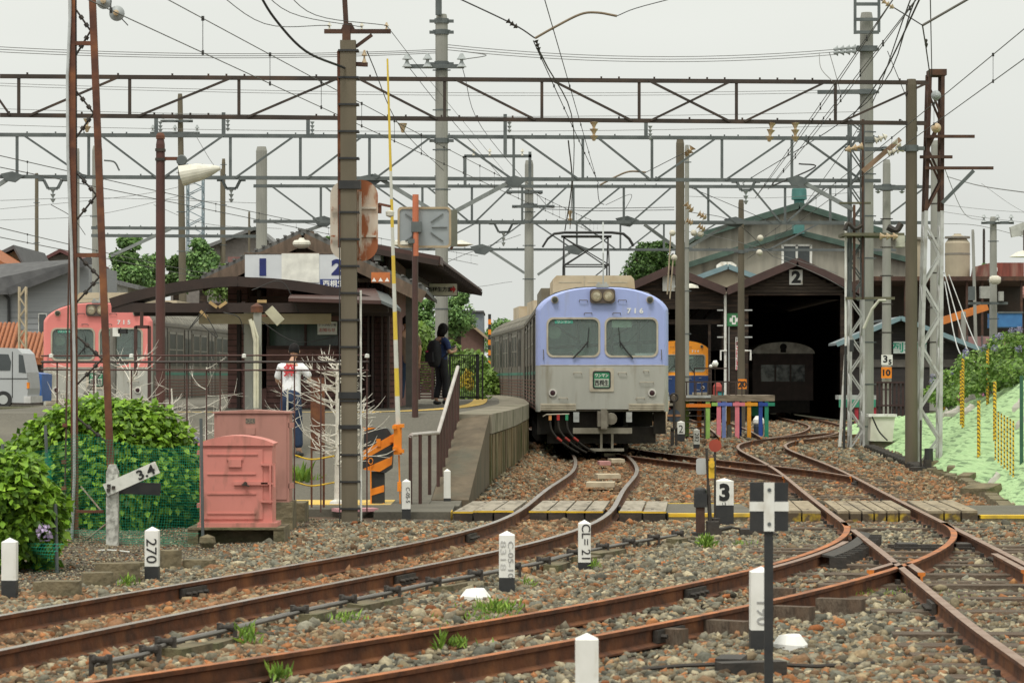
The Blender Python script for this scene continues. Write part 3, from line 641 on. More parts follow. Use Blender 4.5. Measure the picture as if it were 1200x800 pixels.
text('西桐生方面', .105, (X_(515.3), 59.995, Z_(339)), INK, t, bold=.003); MB().prism([(X_(528), Z_(340.5)), (X_(531), Z_(340.5)), (X_(531), Z_(343.5)), (X_(534.5), Z_(339)), (X_(531), Z_(334.5)), (X_(531), Z_(337.5)), (X_(528), Z_(337.5))], 59.985, 59.995).build('arrow', M('red_arrow', (.5, .03, .03), .6), t)
MB().bar((X_(518), 60.02, Z_(332)), (X_(518), 60.02, 4.0), .03).build('hanger', BROWN_D, t)
# black gate on platform end and fences
t = thing('platform_gate', 'black barred gate at the far side of the platform', 'gate', W(545, 468, 66)); s = F / 66
mb = MB(); [mb.bx(X_(a), X_(b), 66, 66.05, Z_(c), Z_(d)) for a, b, c, d in ((527, 560, 417, 415.5), (527, 560, 466, 464.5), (557.5, 561.5, 468, 415), (526, 527.5, 468, 415), (564.5, 566.5, 468, 415), (561, 566, 432, 431), (561, 566, 448, 447))]; mb.build('frame', BLACKP, t)
mb = MB(); [mb.cyl((X_(528 + 2.15 * k), 66.02, Z_(466)), (X_(528 + 2.15 * k), 66.02, Z_(416)), .009, n=5) for k in range(15)]; mb.build('bars', BLACKP, t)
t = thing('louvred_fence', 'brown louvred fence behind the waiting passenger', 'fence', W(505, 468, 67)); s = F / 67
mb = MB(); [mb.bx(X_(490), X_(524), 67, 67.03, Z_(467 - 3.2 * k), Z_(465 - 3.2 * k)) for k in range(14)]; mb.build('slats', BROWN_W, t)
mb = MB(); [mb.bx(X_(a) - .03, X_(a) + .03, 66.95, 67.0, Z_(468), Z_(420)) for a in (491, 507, 523)]; mb.build('post', BROWNP, t)
# ------------------------------------------------------------------ ballast stones (nobody could count them)
def stones(name, seed, y0, y1, dens, r0, r1, mask=None, sub=False, near=True):
    rs = np.random.RandomState(seed)
    A = .5 * (y1 ** 2 - y0 ** 2) * .385; n = int(A * dens)
    y = np.sqrt(rs.rand(n) * (y1 ** 2 - y0 ** 2) + y0 ** 2); x = (rs.rand(n) - .5) * .385 * y
    keep = np.ones(n, bool)
    keep &= ~((y > y0_c - .05) & (y < y1_c + .02) & (x > -1.9))
    keep &= ~((y > 36.9) & (x < -.9 + (y - 44) * .04) )
    keep &= ~((y > 38.9) & (x < -.42 + (y - 44.3) * .04))
    lim = np.interp(y, [10, 26, 30, 33, 36.9], [-9, -3.6, -2.75, -2.45, -2.0]); d_ = rs.rand(n)
    keep &= ~((x < lim - .25) & (y > 22) & (d_ < .4)); 
    bx_ = np.interp(y, [30, 36, 42, 51, 55.6, 66, 80, 110], [6.9, 6.7, 6.9, 7.9, 8.1, 8.9, 9.7, 20]); keep &= ~((x > bx_) & (y > 36))
    dB = dist_to(LB, x, y); dA = dist_to(LA, x, y); dC = dist_to(LC, x, y)
    for D_, ymx in ((dA, 200), (dC, 200)):
        keep &= ~(np.abs(D_ - .566) < .05)
    keep &= ~((np.abs(dB - .566) < .05) & (y < 34))
    # fewer stones on the sleepers of the right hand tracks
    sp_ = np.array([s for s in SLP]); u = rs.rand(n)
    inz = np.where((y < 70) & (np.minimum(dC, np.where(y < 28, dB, 9)) < 1.6))[0]
    if len(inz):
        hit = np.zeros(len(inz), bool)
        for sx, sy, tx, ty, hl in sp_:
            ex = x[inz] - sx; ey = y[inz] - sy; al = ex * tx + ey * ty; ac = ex * ty - ey * tx
            hit |= (np.abs(al) < .165) & (np.abs(ac) < hl)
        keep[inz] &= ~(hit & (u[inz] < .88))
    x, y = x[keep], y[keep]; dA, dB, dC = dA[keep], dB[keep], dC[keep]; n = len(x)
    sz = (r0 + (r1 - r0) * rs.rand(n) ** 1.8)
    far = x < np.interp(y, [10, 26, 30, 36.9], [-9, -3.6, -2.8, -2.1]); sz = np.where(far & (y < 37), sz * .5, sz)
    big = rs.rand(n) < .035; sz = np.where(big & ~far, sz * 1.75, sz)
    # colours: rusty orange between the rails, grey and tan elsewhere
    grey = np.array([(.17, .16, .145), (.13, .135, .135), (.22, .205, .18), (.3, .275, .235), (.09, .09, .088), (.2, .175, .14), (.16, .16, .155), (.12, .11, .1)])
    brn = np.array([(.2, .11, .07), (.17, .105, .07), (.24, .145, .095), (.13, .085, .06), (.25, .115, .06), (.17, .14, .11), (.23, .18, .135), (.1, .07, .052)])
    orn = np.array([(.28, .11, .05), (.26, .135, .07), (.23, .09, .045)])
    rust = np.clip(1.45 - dA / 1.0, 0, .95) * (y > 15); rust = np.maximum(rust, np.clip(1.1 - dC / 1.6, 0, .5) * np.clip((y - 38) / 6, 0, 1))
    pt = nz2(x, y, .9, 9); rust = np.maximum(rust, .42 + .6 * pt)
    rust = np.where((x > dummy_x(y)) & (y < 35) & (dA > 1.5), rust * .55, rust)
    rust = np.maximum(rust, np.where((y > 39) & (y < 60) & (x > 0), .8, 0))
    rust = np.where((x > .9 + (y - 24) * .1) & (x < 3.4) & (y > 20) & (y < 34) & (dA > 1.2) & (dB > .9), .12, rust)
    rust = np.where(far, .25, rust)
    rust = np.where((x < -.1 + 0 * y) & (y > 26) & (y < 37) & (dA > .75) , .28, rust)
    q = rs.rand(n); t = rs.rand(n)
    ig = rs.randint(0, len(grey), n); ib = rs.randint(0, len(brn), n); io = rs.randint(0, len(orn), n)
    c = np.where((q < rust)[:, None], brn[ib], grey[ig]); c = np.where((t < .03 * (1 - far))[:, None], orn[io], c)
    c = c * (0.5 + .78 * rs.rand(n))[:, None] * np.array((1.2, 1.13, .9))
    # icosahedron variants
    p = (1 + 5 ** .5) / 2
    iv = np.array([(-1, p, 0), (1, p, 0), (-1, -p, 0), (1, -p, 0), (0, -1, p), (0, 1, p), (0, -1, -p), (0, 1, -p), (p, 0, -1), (p, 0, 1), (-p, 0, -1), (-p, 0, 1)], float); iv /= np.linalg.norm(iv[0])
    it = np.array([(0, 11, 5), (0, 5, 1), (0, 1, 7), (0, 7, 10), (0, 10, 11), (1, 5, 9), (5, 11, 4), (11, 10, 2), (10, 7, 6), (7, 1, 8), (3, 9, 4), (3, 4, 2), (3, 2, 6), (3, 6, 8), (3, 8, 9), (4, 9, 5), (2, 4, 11), (6, 2, 10), (8, 6, 7), (9, 8, 1)])
    V = iv[None] * (1 + .55 * (rs.rand(n, 12, 1) - .5))
    V = V * np.stack([sz * (.8 + .7 * rs.rand(n)), sz * (.65 + .4 * rs.rand(n)), sz * (.5 + .45 * rs.rand(n))], -1)[:, None]
    a = rs.rand(n) * 6.283; b_ = (rs.rand(n) - .5) * 1.5
    ca, sa, cb, sb = np.cos(a)[:, None], np.sin(a)[:, None], np.cos(b_)[:, None], np.sin(b_)[:, None]
    vx = V[..., 0] * cb - V[..., 2] * sb; vz = V[..., 0] * sb + V[..., 2] * cb; vy = V[..., 1]
    V = np.stack([vx * ca - vy * sa, vx * sa + vy * ca, vz], -1)
    z = hgt(x, y) + sz * (1.1 * rs.rand(n) - .45)
    V += np.stack([x, y, z], -1)[:, None]
    T = (it[None] + (np.arange(n) * 12)[:, None, None]).reshape(-1, 3)
    big_mesh(name, V.reshape(-1, 3), T, STONEM, col=np.repeat(c, 12, 0), kind='stuff', label='mixed grey and rusty brown ballast stones', cat='ballast')
def dummy_x(y): return np.interp(y, [16, 24, 30, 36], [-1.0, .5, 1.0, 2.2])
y0_c, y1_c = 35.9, 38.9
STONEM = attr_mat('ballast_stone', .9)
stones('ballast_stones', 1, 15.5, 24, 1250, .016, .038)
stones('ballast_stones', 2, 24, 38, 1000, .016, .035)
stones('ballast_stones', 3, 38, 60, 400, .019, .04)
stones('ballast_stones', 4, 60, 118, 60, .034, .066)

# ------------------------------------------------------------------ leaves
LEAF = attr_mat('leaf', .5, trans=.25, rough_spec=.35)
def leaves(name, P, Nrm, size, cols, parent, jitter=.6, kind=None, label=None, seed=1, droop=0, thin=.33):
    rs = np.random.RandomState(seed); n = len(P)
    Nn = Nrm + jitter * rs.normal(size=(n, 3)); Nn /= np.linalg.norm(Nn, axis=1)[:, None]
    t = rs.normal(size=(n, 3)); t[:, 2] -= droop; t -= Nn * (t * Nn).sum(1)[:, None]; t /= np.linalg.norm(t, axis=1)[:, None]
    b = np.cross(Nn, t); s = (size * (.65 + .7 * rs.rand(n)))[:, None]
    w_ = s * thin; V = np.stack([P, P + t * s * .45 + b * w_, P + t * s * .5 - Nn * s * .1, P + t * s * .45 - b * w_, P + t * s - Nn * s * .12], 1)
    T0 = np.array([(0, 1, 2), (0, 2, 3), (1, 4, 2), (2, 4, 3)]); T = (T0[None] + (np.arange(n) * 5)[:, None, None]).reshape(-1, 3)
    c = np.array(cols)[rs.randint(0, len(cols), n)] * (.75 + .5 * rs.rand(n))[:, None]
    o = big_mesh(name, V.reshape(-1, 3), T, LEAF, col=np.repeat(c, 5, 0), parent=parent, kind=kind, label=label); return o
def lumpy(n, c, r, rs, shell=.35, lob=3, zmin=-1):
    d = rs.normal(size=(n * 2, 3)); d /= np.linalg.norm(d, axis=1)[:, None]; d = d[d[:, 2] > zmin][:n]
    k = rs.normal(size=(lob, 3)) * 2.2; ph = rs.rand(lob) * 6.28
    bump_ = 1 + .13 * np.sin(d @ k.T * 1.6 + ph).sum(1) / math.sqrt(lob)
    rad = bump_ * (1 - shell * rs.rand(len(d)) ** 1.6)
    return np.array(c) + d * np.array(r) * rad[:, None], d
HYD = [(.17, .32, .025), (.22, .4, .03), (.11, .22, .02), (.28, .46, .05), (.07, .15, .018)]
def bush(name, label, cat, c, r, n, size, cols, seed, flowers=0, fcols=None, group=None, zmin=-.75, stems=True, core=True):
    rs = np.random.RandomState(seed); t = thing(name, label, cat, (c[0], c[1], 0), group)
    P, d = lumpy(n, c, r, rs, zmin=zmin, lob=5); Nn = d * .7 + np.array((0, 0, .6)); leaves('foliage', P, Nn, size, cols, t, seed=seed + 1, droop=.4)
    if stems:
        mb = MB()
        for k in range(9):
            a = rs.rand() * 6.28; q = Vector((c[0] + math.cos(a) * r[0] * .7, c[1] + math.sin(a) * r[1] * .7, c[2] + r[2] * rs.uniform(-.2, .5)))
            mb.tube([(c[0] + .1 * math.cos(a), c[1] + .1 * math.sin(a), 0), Vector((c[0], c[1], 0)).lerp(q, .5) + Vector((0, 0, .1)), q], [.015, .012, .006], 5)
        mb.build('stem', WOOD_D, t)
    if flowers:
        P, d = lumpy(flowers * 3, np.array(c), np.array(r) * 1.04, rs, shell=.05); P = P[(d[:, 1] < .4) & (d[:, 2] > -.3)][:flowers]
        for q in P:
            m_ = 60; dd = rs.normal(size=(m_, 3)); dd /= np.linalg.norm(dd, axis=1)[:, None]
            leaves('flower_head', q + dd * .07 * (1 if size < .2 else 1.4), dd, .045, fcols, t, jitter=.3, seed=int(rs.randint(9999)))
    return t

# ------------------------------------------------------------------ marker posts
def marker_post(px, pyb, w_px, h_px, label, blackh=.18, txt=(), cap=True, Y=None, zb=0, body=None, group=None, wd=None):
    p = G(px, pyb); 
    if Y: p = Vector(((px - 600) / F * Y, Y, zb))
    s = F / p.y; blackh += zb; w_ = w_px / s; d_ = wd or w_; top = CZ - (h_px - YH) / s
    t = thing('marker_post', label, 'marker post', (p.x, p.y, zb), group); wh = body or WHITEP
    ch = .035; mb = MB(); hw = w_ / 2
    mb.bx(p.x - hw, p.x + hw, p.y, p.y + d_, blackh, top - ch)
    z = top - ch; a = .012
    mb.add([(p.x - hw, p.y, z), (p.x + hw, p.y, z), (p.x + hw, p.y + d_, z), (p.x - hw, p.y + d_, z), (p.x, p.y + d_ / 2, top)], [(0, 1, 4), (1, 2, 4), (2, 3, 4), (3, 0, 4)])
    mb.build('post', wh, t)
    MB().bx(p.x - hw - .001, p.x + hw + .001, p.y - .001, p.y + d_ + .001, zb - .1, blackh).build('black_base', BLACKP, t)
    for (s_, size, dx, dz, rot, mt, sx) in txt: text(s_, size, (p.x + dx * w_, p.y - .003, top - dz), mt, t, rot=R(rot), sx=sx, bold=.014 if size > .2 and s_ == '3' else .0)
    return t
marker_post(688, 831, 27, 742, 'plain white marker post cut by the bottom edge', .05)
marker_post(594, 697, 18.5, 622, 'white post with faded C-05-10 and 8318 lettering', .145, (('C-05-10', .062, .24, .235, -90, INKG, 1.5), ('8318', .066, -.24, .2, -90, M('very_faded_lettering', (.56, .56, .55), .7), 1.9)))
marker_post(685, 668, 14.5, 609, 'white post lettered CL=21 beside the train track', .075, (('CL= 21', .115, .12, .2, -90, INK, 1.0),))
marker_post(177.5, 682, 16, 617, 'white post lettered 270 before the green netting', .14, (('270', .13, 0, .21, -90, INK, 1.15),))
marker_post(10, 703, 17, 630, 'blank white marker post with grey base at the left edge', .16, body=WHITEP)
marker_post(893, 767, 26, 664, 'white post half hidden behind the black cross sign', .16, (('190', .12, .05, .3, -90, INKG, 1.0),))
marker_post(476, 599, 10, 561, 'small white post lettered C-05-5 by the striped crossing machine', .03, (('C-05-5', .07, .2, .2, -90, INK, 1.0),), Y=36.4, zb=.12)
marker_post(524, 583, 8, 549, 'plain white post at the foot of the concrete ramp', .03, Y=40.1, zb=.1)
t = marker_post(849, 617, 21.5, 560, 'wide white post with a bold black 3', .26, (('3', .27, 0, .17, 0, INK, 1.0), ('L3', .05, -.02, .31, 0, INK, 1.0)), wd=.1)
marker_post(798, 519, 9, 493, 'white post with a black 2 by the disc lever', .25, (('2', .3, 0, .22, 0, INK, .9),), wd=.1)
marker_post(816.5, 526, 7, 502, 'grey concrete post lettered 282 by the painted deck', .12, (('282', .15, 0, .22, -90, INK, 1.0),), body=CONC_L)
marker_post(855, 514, 5, 497, 'small rounded white post before the rainbow legs', .0, body=CONC_L)
marker_post(739.5, 516, 6, 496, 'tiny white lettered post just right of the train wheels', .05, (('15', .15, 0, .2, -90, INK, 1.0),))
# white painted stones
for px, py, w_, lab in ((557, 707, 36, 'white painted stone beside the C-05-10 post'), (927.5, 765, 42, 'white painted stone right of the cross sign')):
    p = G(px, py); s = F / p.y; a = w_ / s / 2; mb = MB(); n = 10; V = []
    for k, (rr, h) in enumerate(((1, -.02), (1, .05), (.62, .11), (.0, .115))):
        for j in range(n): th = 6.283 * j / n; V.append((p.x + a * rr * math.cos(th) * (1 + .08 * math.sin(3 * th)), p.y + .1 + a * .8 * rr * math.sin(th), h + .006 * math.sin(2 * th)))
    mb.add(V, [(i * n + j, i * n + (j + 1) % n, (i + 1) * n + (j + 1) % n, (i + 1) * n + j) for i in range(3) for j in range(n)])
    mb.build('painted_stone', WHITE, label=lab, cat='painted stone')
# black sign with white cross
Y = 16.6; s = F / Y; cx = (901 - 600) / s; z0, z1 = CZ - (622 - YH) / s, CZ - (565 - YH) / s; hw = 22.5 / s; zc = CZ - (593 - YH) / s
t = thing('cross_marker_sign', 'black square sign with a white cross on a thin black post', 'marker sign', (cx, Y, 0))
MB().bx(cx - .025, cx + .025, Y, Y + .03, -.1, z0 + .02).build('post', BLACKP, t)
MB().bx(cx - hw, cx + hw, Y - .012, Y - .002, z0, z1).build('board', BLACKP, t)
mb = MB(); mb.bx(cx - .03, cx + .03, Y - .016, Y - .013, z0, z1); mb.bx(cx - hw - .002, cx - .0305, Y - .016, Y - .013, zc - .027, zc + .027); mb.bx(cx + .0305, cx + hw + .002, Y - .016, Y - .013, zc - .027, zc + .027)
mb.build('cross', WHITEP, t)
for dz in (.095, -.1):
    mb = MB(); mb.cyl((cx + .001, Y - .017, zc + dz), (cx + .001, Y - .022, zc + dz), .011, n=10); mb.build('bolt', GALV, t)
# cast iron debris / wire runs in the foreground
mb = MB(); p = G(880, 792); mb.box((p.x, p.y, .05), (.42, .12, .08), rz=.3); mb.box((p.x - .1, p.y + .25, .06), (.16, .3, .07), rz=-.2)
mb.tube([(p.x - .75, p.y + .15, .02), (p.x - .4, p.y + .05, .06), (p.x, p.y, .08), (p.x + .4, p.y + .1, .05), (p.x + .8, p.y + .5, .03)], .014, 6)
mb.build('buried_ironwork', DARK, label='dark half buried ironwork at the foot of the cross sign', cat='ironwork')
# switch lever stand with black weight and yellow lamp
p = G(829, 629); t = thing('switch_stand', 'black switch lever stand with round topped weight and yellow fitting', 'switch stand', (p.x, p.y, 0)); s = F / p.y
mb = MB(); x0_, x1_ = X_(814), X_(828.5); mb.bx(x0_, x1_, p.y - .02, p.y + .15, Z_(594), Z_(578)); mb.lathe([(.073, -.0), (.07, .04), (.05, .06), (0.0, .065)], ((x0_ + x1_) / 2, p.y + .065, Z_(578)), 16)
mb.build('weight', BLACKP, t)
MB().bx(X_(816), X_(826), p.y, p.y + .12, .0, Z_(594)).build('arm', RUST_D, t)
mb = MB(); mb.cyl((X_(828), p.y + .02, Z_(525)), (X_(830), p.y + .02, Z_(570)), .014); mb.cyl((X_(830), p.y + .02, Z_(568)), (X_(833), p.y + .02, Z_(625)), .02, .026)
mb.build('lever', DARK, t)
mb = MB(); mb.bx(X_(812), X_(845), p.y - .05, p.y + .3, -.02, .05); mb.box((X_(835), p.y, .1), (.13, .25, .16)); mb.box((X_(838), p.y + .1, .17), (.09, .12, .08), rz=.4)
mb.cyl((X_(842), p.y, .08), (X_(858), p.y + .2, .1), .022); mb.cyl((X_(858), p.y + .2, .1), (X_(876), p.y + .3, .07), .012); mb.box((X_(884), p.y + .2, .05), (.3, .3, .07)); mb.cyl((X_(898), p.y + .1, .1), (X_(908), p.y - .3, .04), .015)
mb.cyl((X_(840), p.y - .12, .06), (X_(840), p.y + .2, .06), .05)
mb.build('base', DARK, t)
mb = MB(); mb.bx(X_(830.5), X_(837), p.y - .02, p.y + .06, Z_(560), Z_(540)); mb.cyl((X_(834), p.y - .02, Z_(545)), (X_(834), p.y - .05, Z_(545)), .03, n=12); mb.cyl((X_(834), p.y + .02, Z_(540)), (X_(834), p.y + .02, Z_(536.5)), .026, n=10)
mb.build('yellow_fitting', YELLOWP, t)
p2 = plate('plate_back', rrect(X_(816.5), X_(829), Z_(556), Z_(537), .03), [], p.y + .1, .01, GALV_L, t)
mb = MB(); mb.cyl((X_(841.5), p.y + .5, 0), (X_(841.5), p.y + .5, Z_(519)), .013)
q = mb.build('target_rod', DARK, label='thin rod with a round red target behind the wide 3 post', cat='signal target')
t2 = q; o = MB().cyl((X_(841.5), p.y + .485, Z_(523) ), (X_(841.5), p.y + .475, Z_(523)), .073, n=24).build('target_disc', M('red_disc', (.35, .06, .035), .6, (.28, .05, .03), 6), t2)
# far switch lever with disc
p = G(790, 524); s = F / p.y; t = thing('switch_stand', 'far black lever with a ring top and blue disc beside the 2 post', 'switch stand', (p.x, p.y, 0))
mb = MB(); mb.bx(X_(786), X_(790), p.y, p.y + .1, 0, Z_(502)); mb.bx(X_(791), X_(794), p.y, p.y + .1, 0, Z_(502)); mb.bx(X_(786), X_(794), p.y - .03, p.y + .14, Z_(503), Z_(501)); mb.cyl((X_(790), p.y + .05, Z_(502)), (X_(790), p.y + .05, Z_(470)), .03)
mb.bx(X_(785), X_(795), p.y - .05, p.y + .3, -.02, .05); mb.build('frame', DARK, t)
mb = MB(); nseg = 20
pts = [(X_(790) + .095 * math.cos(6.2832 * k / nseg), p.y + .05, Z_(465.5) + .095 * math.sin(6.2832 * k / nseg)) for k in range(nseg + 1)]
mb.tube(pts, .028, 6); mb.build('ring', DARK, t)
d_ = MB().cyl((X_(790), p.y + .14, Z_(487)), (X_(790), p.y + .13, Z_(487)), .17, n=26).build('disc', M('slate_blue', (.06, .08, .11), .6), t)
MB().bx(X_(782), X_(798), p.y + .12, p.y + .128, Z_(488), Z_(485.5)).build('stripe', M('tan_stripe', (.4, .2, .1), .7), d_)
p = G(778, 512); s = F / p.y; MB().cyl((X_(776), p.y, -.05), (X_(783), p.y + .3, Z_(470)), .07).build('leaning_post', M('pale_wood', (.6, .48, .33), .8, (.5, .38, .25), 3, .1), label='pale leaning wooden post between the train and the disc lever', cat='post')
# rollers, troughs and wire along the train track
rl = [(118, 785), (176, 773), (194, 763), (266, 746), (351, 724), (408, 711), (460, 700), (508, 689), (557, 680), (602, 671), (637, 664), (672, 654), (706, 647), (737, 641), (766, 636), (794, 631.5)]
RP = [G(a, b, .05) for a, b in rl]
for k, p in enumerate(RP):
    t = thing('wire_roller', 'black cable roller in the row beside the train track', 'cable roller', (p.x, p.y, 0), 'cable rollers between the tracks')
    d = (RP[min(k + 1, len(RP) - 1)] - RP[max(k - 1, 0)]).normalized(); mb = MB()
    for sx in (-.055, .055): mb.box((p.x + sx, p.y, .07), (.026, .05, .15))
    mb.build('bracket', DARK, t); MB().lathe([(.033, -.05), (.033, -.035), (.02, -.02), (.02, .02), (.033, .035), (.033, .05)], (p.x, p.y, .115), 12, 'X').build('roller', DARK, t)
mb = MB(); L_ = [p + Vector((.0, .02, .045)) for p in RP]; mb.tube([q for p in spline(L_, 4) for q in [p]], .013, 6)
mb.tube([p + Vector((-.06, .1, -.02)) for p in spline(L_, 4)], .02, 6); mb.build('signal_cable', M('cable_grey', (.16, .15, .14), .6), label='grey cable run over the black rollers beside the train track', cat='cable')
k = 0
for i in (2, 3, 4, 5, 7, 8, 10, 11, 12, 13, 14):
    for u in (.25, .75):
        a, b = RP[i], RP[i + 1]; p = a.lerp(b, u); d = (b - a); ln = min(d.length * .45, .6); rz = math.atan2(d.y, d.x)
        if rnd.random() < .25: continue
        mb = MB(); mb.box((p.x + .05, p.y - .12, .02 + rnd.uniform(-.015, .02)), (ln, .14, .1), rz=rz + rnd.uniform(-.08, .08), rx=rnd.uniform(-.1, .1))
        mb.build('trough_block', CONC_T, label='mossy concrete trough block under the cable rollers', cat='concrete block', group='trough blocks beside the cable')
# weeds
GRASS = [(.2, .34, .05), (.28, .42, .07), (.15, .26, .05)]
def weed(px, py, h, label, n=60, spread=.1):
    n = int(n * 1.6); p = G(px, py); rs = np.random.RandomState(int(px)); t = thing('weed', label, 'weed', (p.x, p.y, 0))
    if spread > .11: t.name = 'grass_patch'; ORG[t.name] = Vector((p.x, p.y, 0)); t['kind'] = 'stuff'
    q = np.c_[p.x + rs.normal(size=n) * spread * .6, p.y + rs.normal(size=n) * spread * .6, rs.rand(n) * h * .6]; nn = np.c_[rs.normal(size=n), rs.normal(size=n), .3 * np.ones(n)]
    leaves('blade', q, nn, h * .45 + .02, GRASS, t, jitter=.2, seed=int(px), droop=-2.2, thin=.1)
for px, py, h, lab, n, sp_ in ((584, 722, .13, 'bright green weed tuft left of the white painted stone', 70, .12), (578, 719, .1, 'low weeds by the black base of the C-05-10 post', 60, .2), (516, 768, .17, 'thin upright weed against the front rail', 14, .02),
    (533, 762, .09, 'weed clump inside the front rails', 50, .1), (828, 643, .16, 'bright weed below the switch lever stand', 70, .06), (292, 758, .2, 'grass blades between the cable blocks', 22, .05), (327, 800, .12, 'light green weed at the bottom edge', 45, .05),
    (782, 708, .12, 'small flowering weed beside the rail joint', 14, .03), (406, 732, .1, 'yellow green weeds near the roller row', 40, .12), (620, 690, .1, 'little weed near the lettered post', 10, .05), (868, 640, .06, 'low weed right of the bright weed', 30, .1),
    (697, 668, .1, 'weed right of the CL=21 post', 16, .03), (150, 688, .1, 'grass tuft left of the 270 post', 40, .06), (353, 590, .55, 'leafy weed beside the pink cabinets', 90, .12), (560, 730, .07, 'moss green patch of weeds before the front rail', 60, .3), (1025, 700, .05, 'low weeds between the right hand sleepers', 50, .3), (1060, 700, .05, 'sparse weeds left of the long rail', 40, .4)):
    weed(px, py, h, lab, n, sp_)
# ------------------------------------------------------------------ trains
STEEL = M('train_grey', (.42, .42, .385), .5, (.37, .37, .34), 2, .02, dirt=(.27, .25, .2), dscale=2.2, dfac=(.54, .75), stretch=(2.2, 1, .4))
SIDE = M('corrugated_steel', (.2, .175, .14), .45, (.16, .15, .13), 4, .05, metal=.35, dirt=(.12, .1, .08), dscale=2)
UNDER = M('underframe', (.022, .02, .018), .9, (.035, .03, .025), 5, .2)
CREAM = M('cream_box', (.56, .47, .35), .7, (.48, .4, .29), 3, .05, dirt=(.35, .24, .13), dscale=1.2)
FRAMEM = M('window_surround', (.52, .47, .38), .6, (.44, .4, .32), 6, dirt=(.3, .26, .2), dscale=5)
def zr(x): return 3.2 + .5 * (1 - min(1, abs(x) / 1.4) ** 2.6) ** .62
def outline(sx=1.0, zb=1.08, dz=0):
    P = []
    for k in range(-12, 13):
        x = 1.395 * math.sin(math.pi / 2 * k / 12) ; P.append((x * sx, zr(x) + dz))
    P = [(-1.4 * sx, zb), (-1.4 * sx, 3.06)] + P + [(1.4 * sx, 3.06), (1.4 * sx, zb)]
    return P
def loft(mb, rings):
    n = len(rings[0][1]); b = len(mb.v); vs = [(x, y, z) for y, ring in rings for x, z in ring]
    mb.add(vs, [(i * n + j, i * n + (j + 1) % n, (i + 1) * n + (j + 1) % n, (i + 1) * n + j) for i in range(len(rings) - 1) for j in range(n)])
FR = [(0, .93, -.03), (.03, .965, -.015), (.09, .985, -.005), (.2, 1, 0)]
def clip_ring(ring, z0, z1): return [(x, min(max(z, z0), z1)) for x, z in ring]
def bogie(t, y):
    mb = MB()
    for s_ in (-1, 1): mb.box((s_ * .95, y, .55), (.16, 2.6, .28)); mb.box((s_ * 1.0, y, .72), (.25, .7, .3))
    mb.box((0, y, .55), (1.9, .5, .3)); mb.build('bogie', UNDER, t)
    for yy in (y - 1.05, y + 1.05):
        mb = MB()
        for s_ in (-1, 1): mb.cyl((s_ * .6, yy, .155 + .43), (s_ * .52, yy, .155 + .43), .43, n=24); mb.cyl((s_ * .52, yy, .585), (s_ * .49, yy, .585), .455, n=24)
        mb.cyl((-.6, yy, .585), (.6, yy, .585), .08, n=10); mb.build('wheelset', M('wheel_steel', (.12, .11, .1), .45, metal=.5), t)
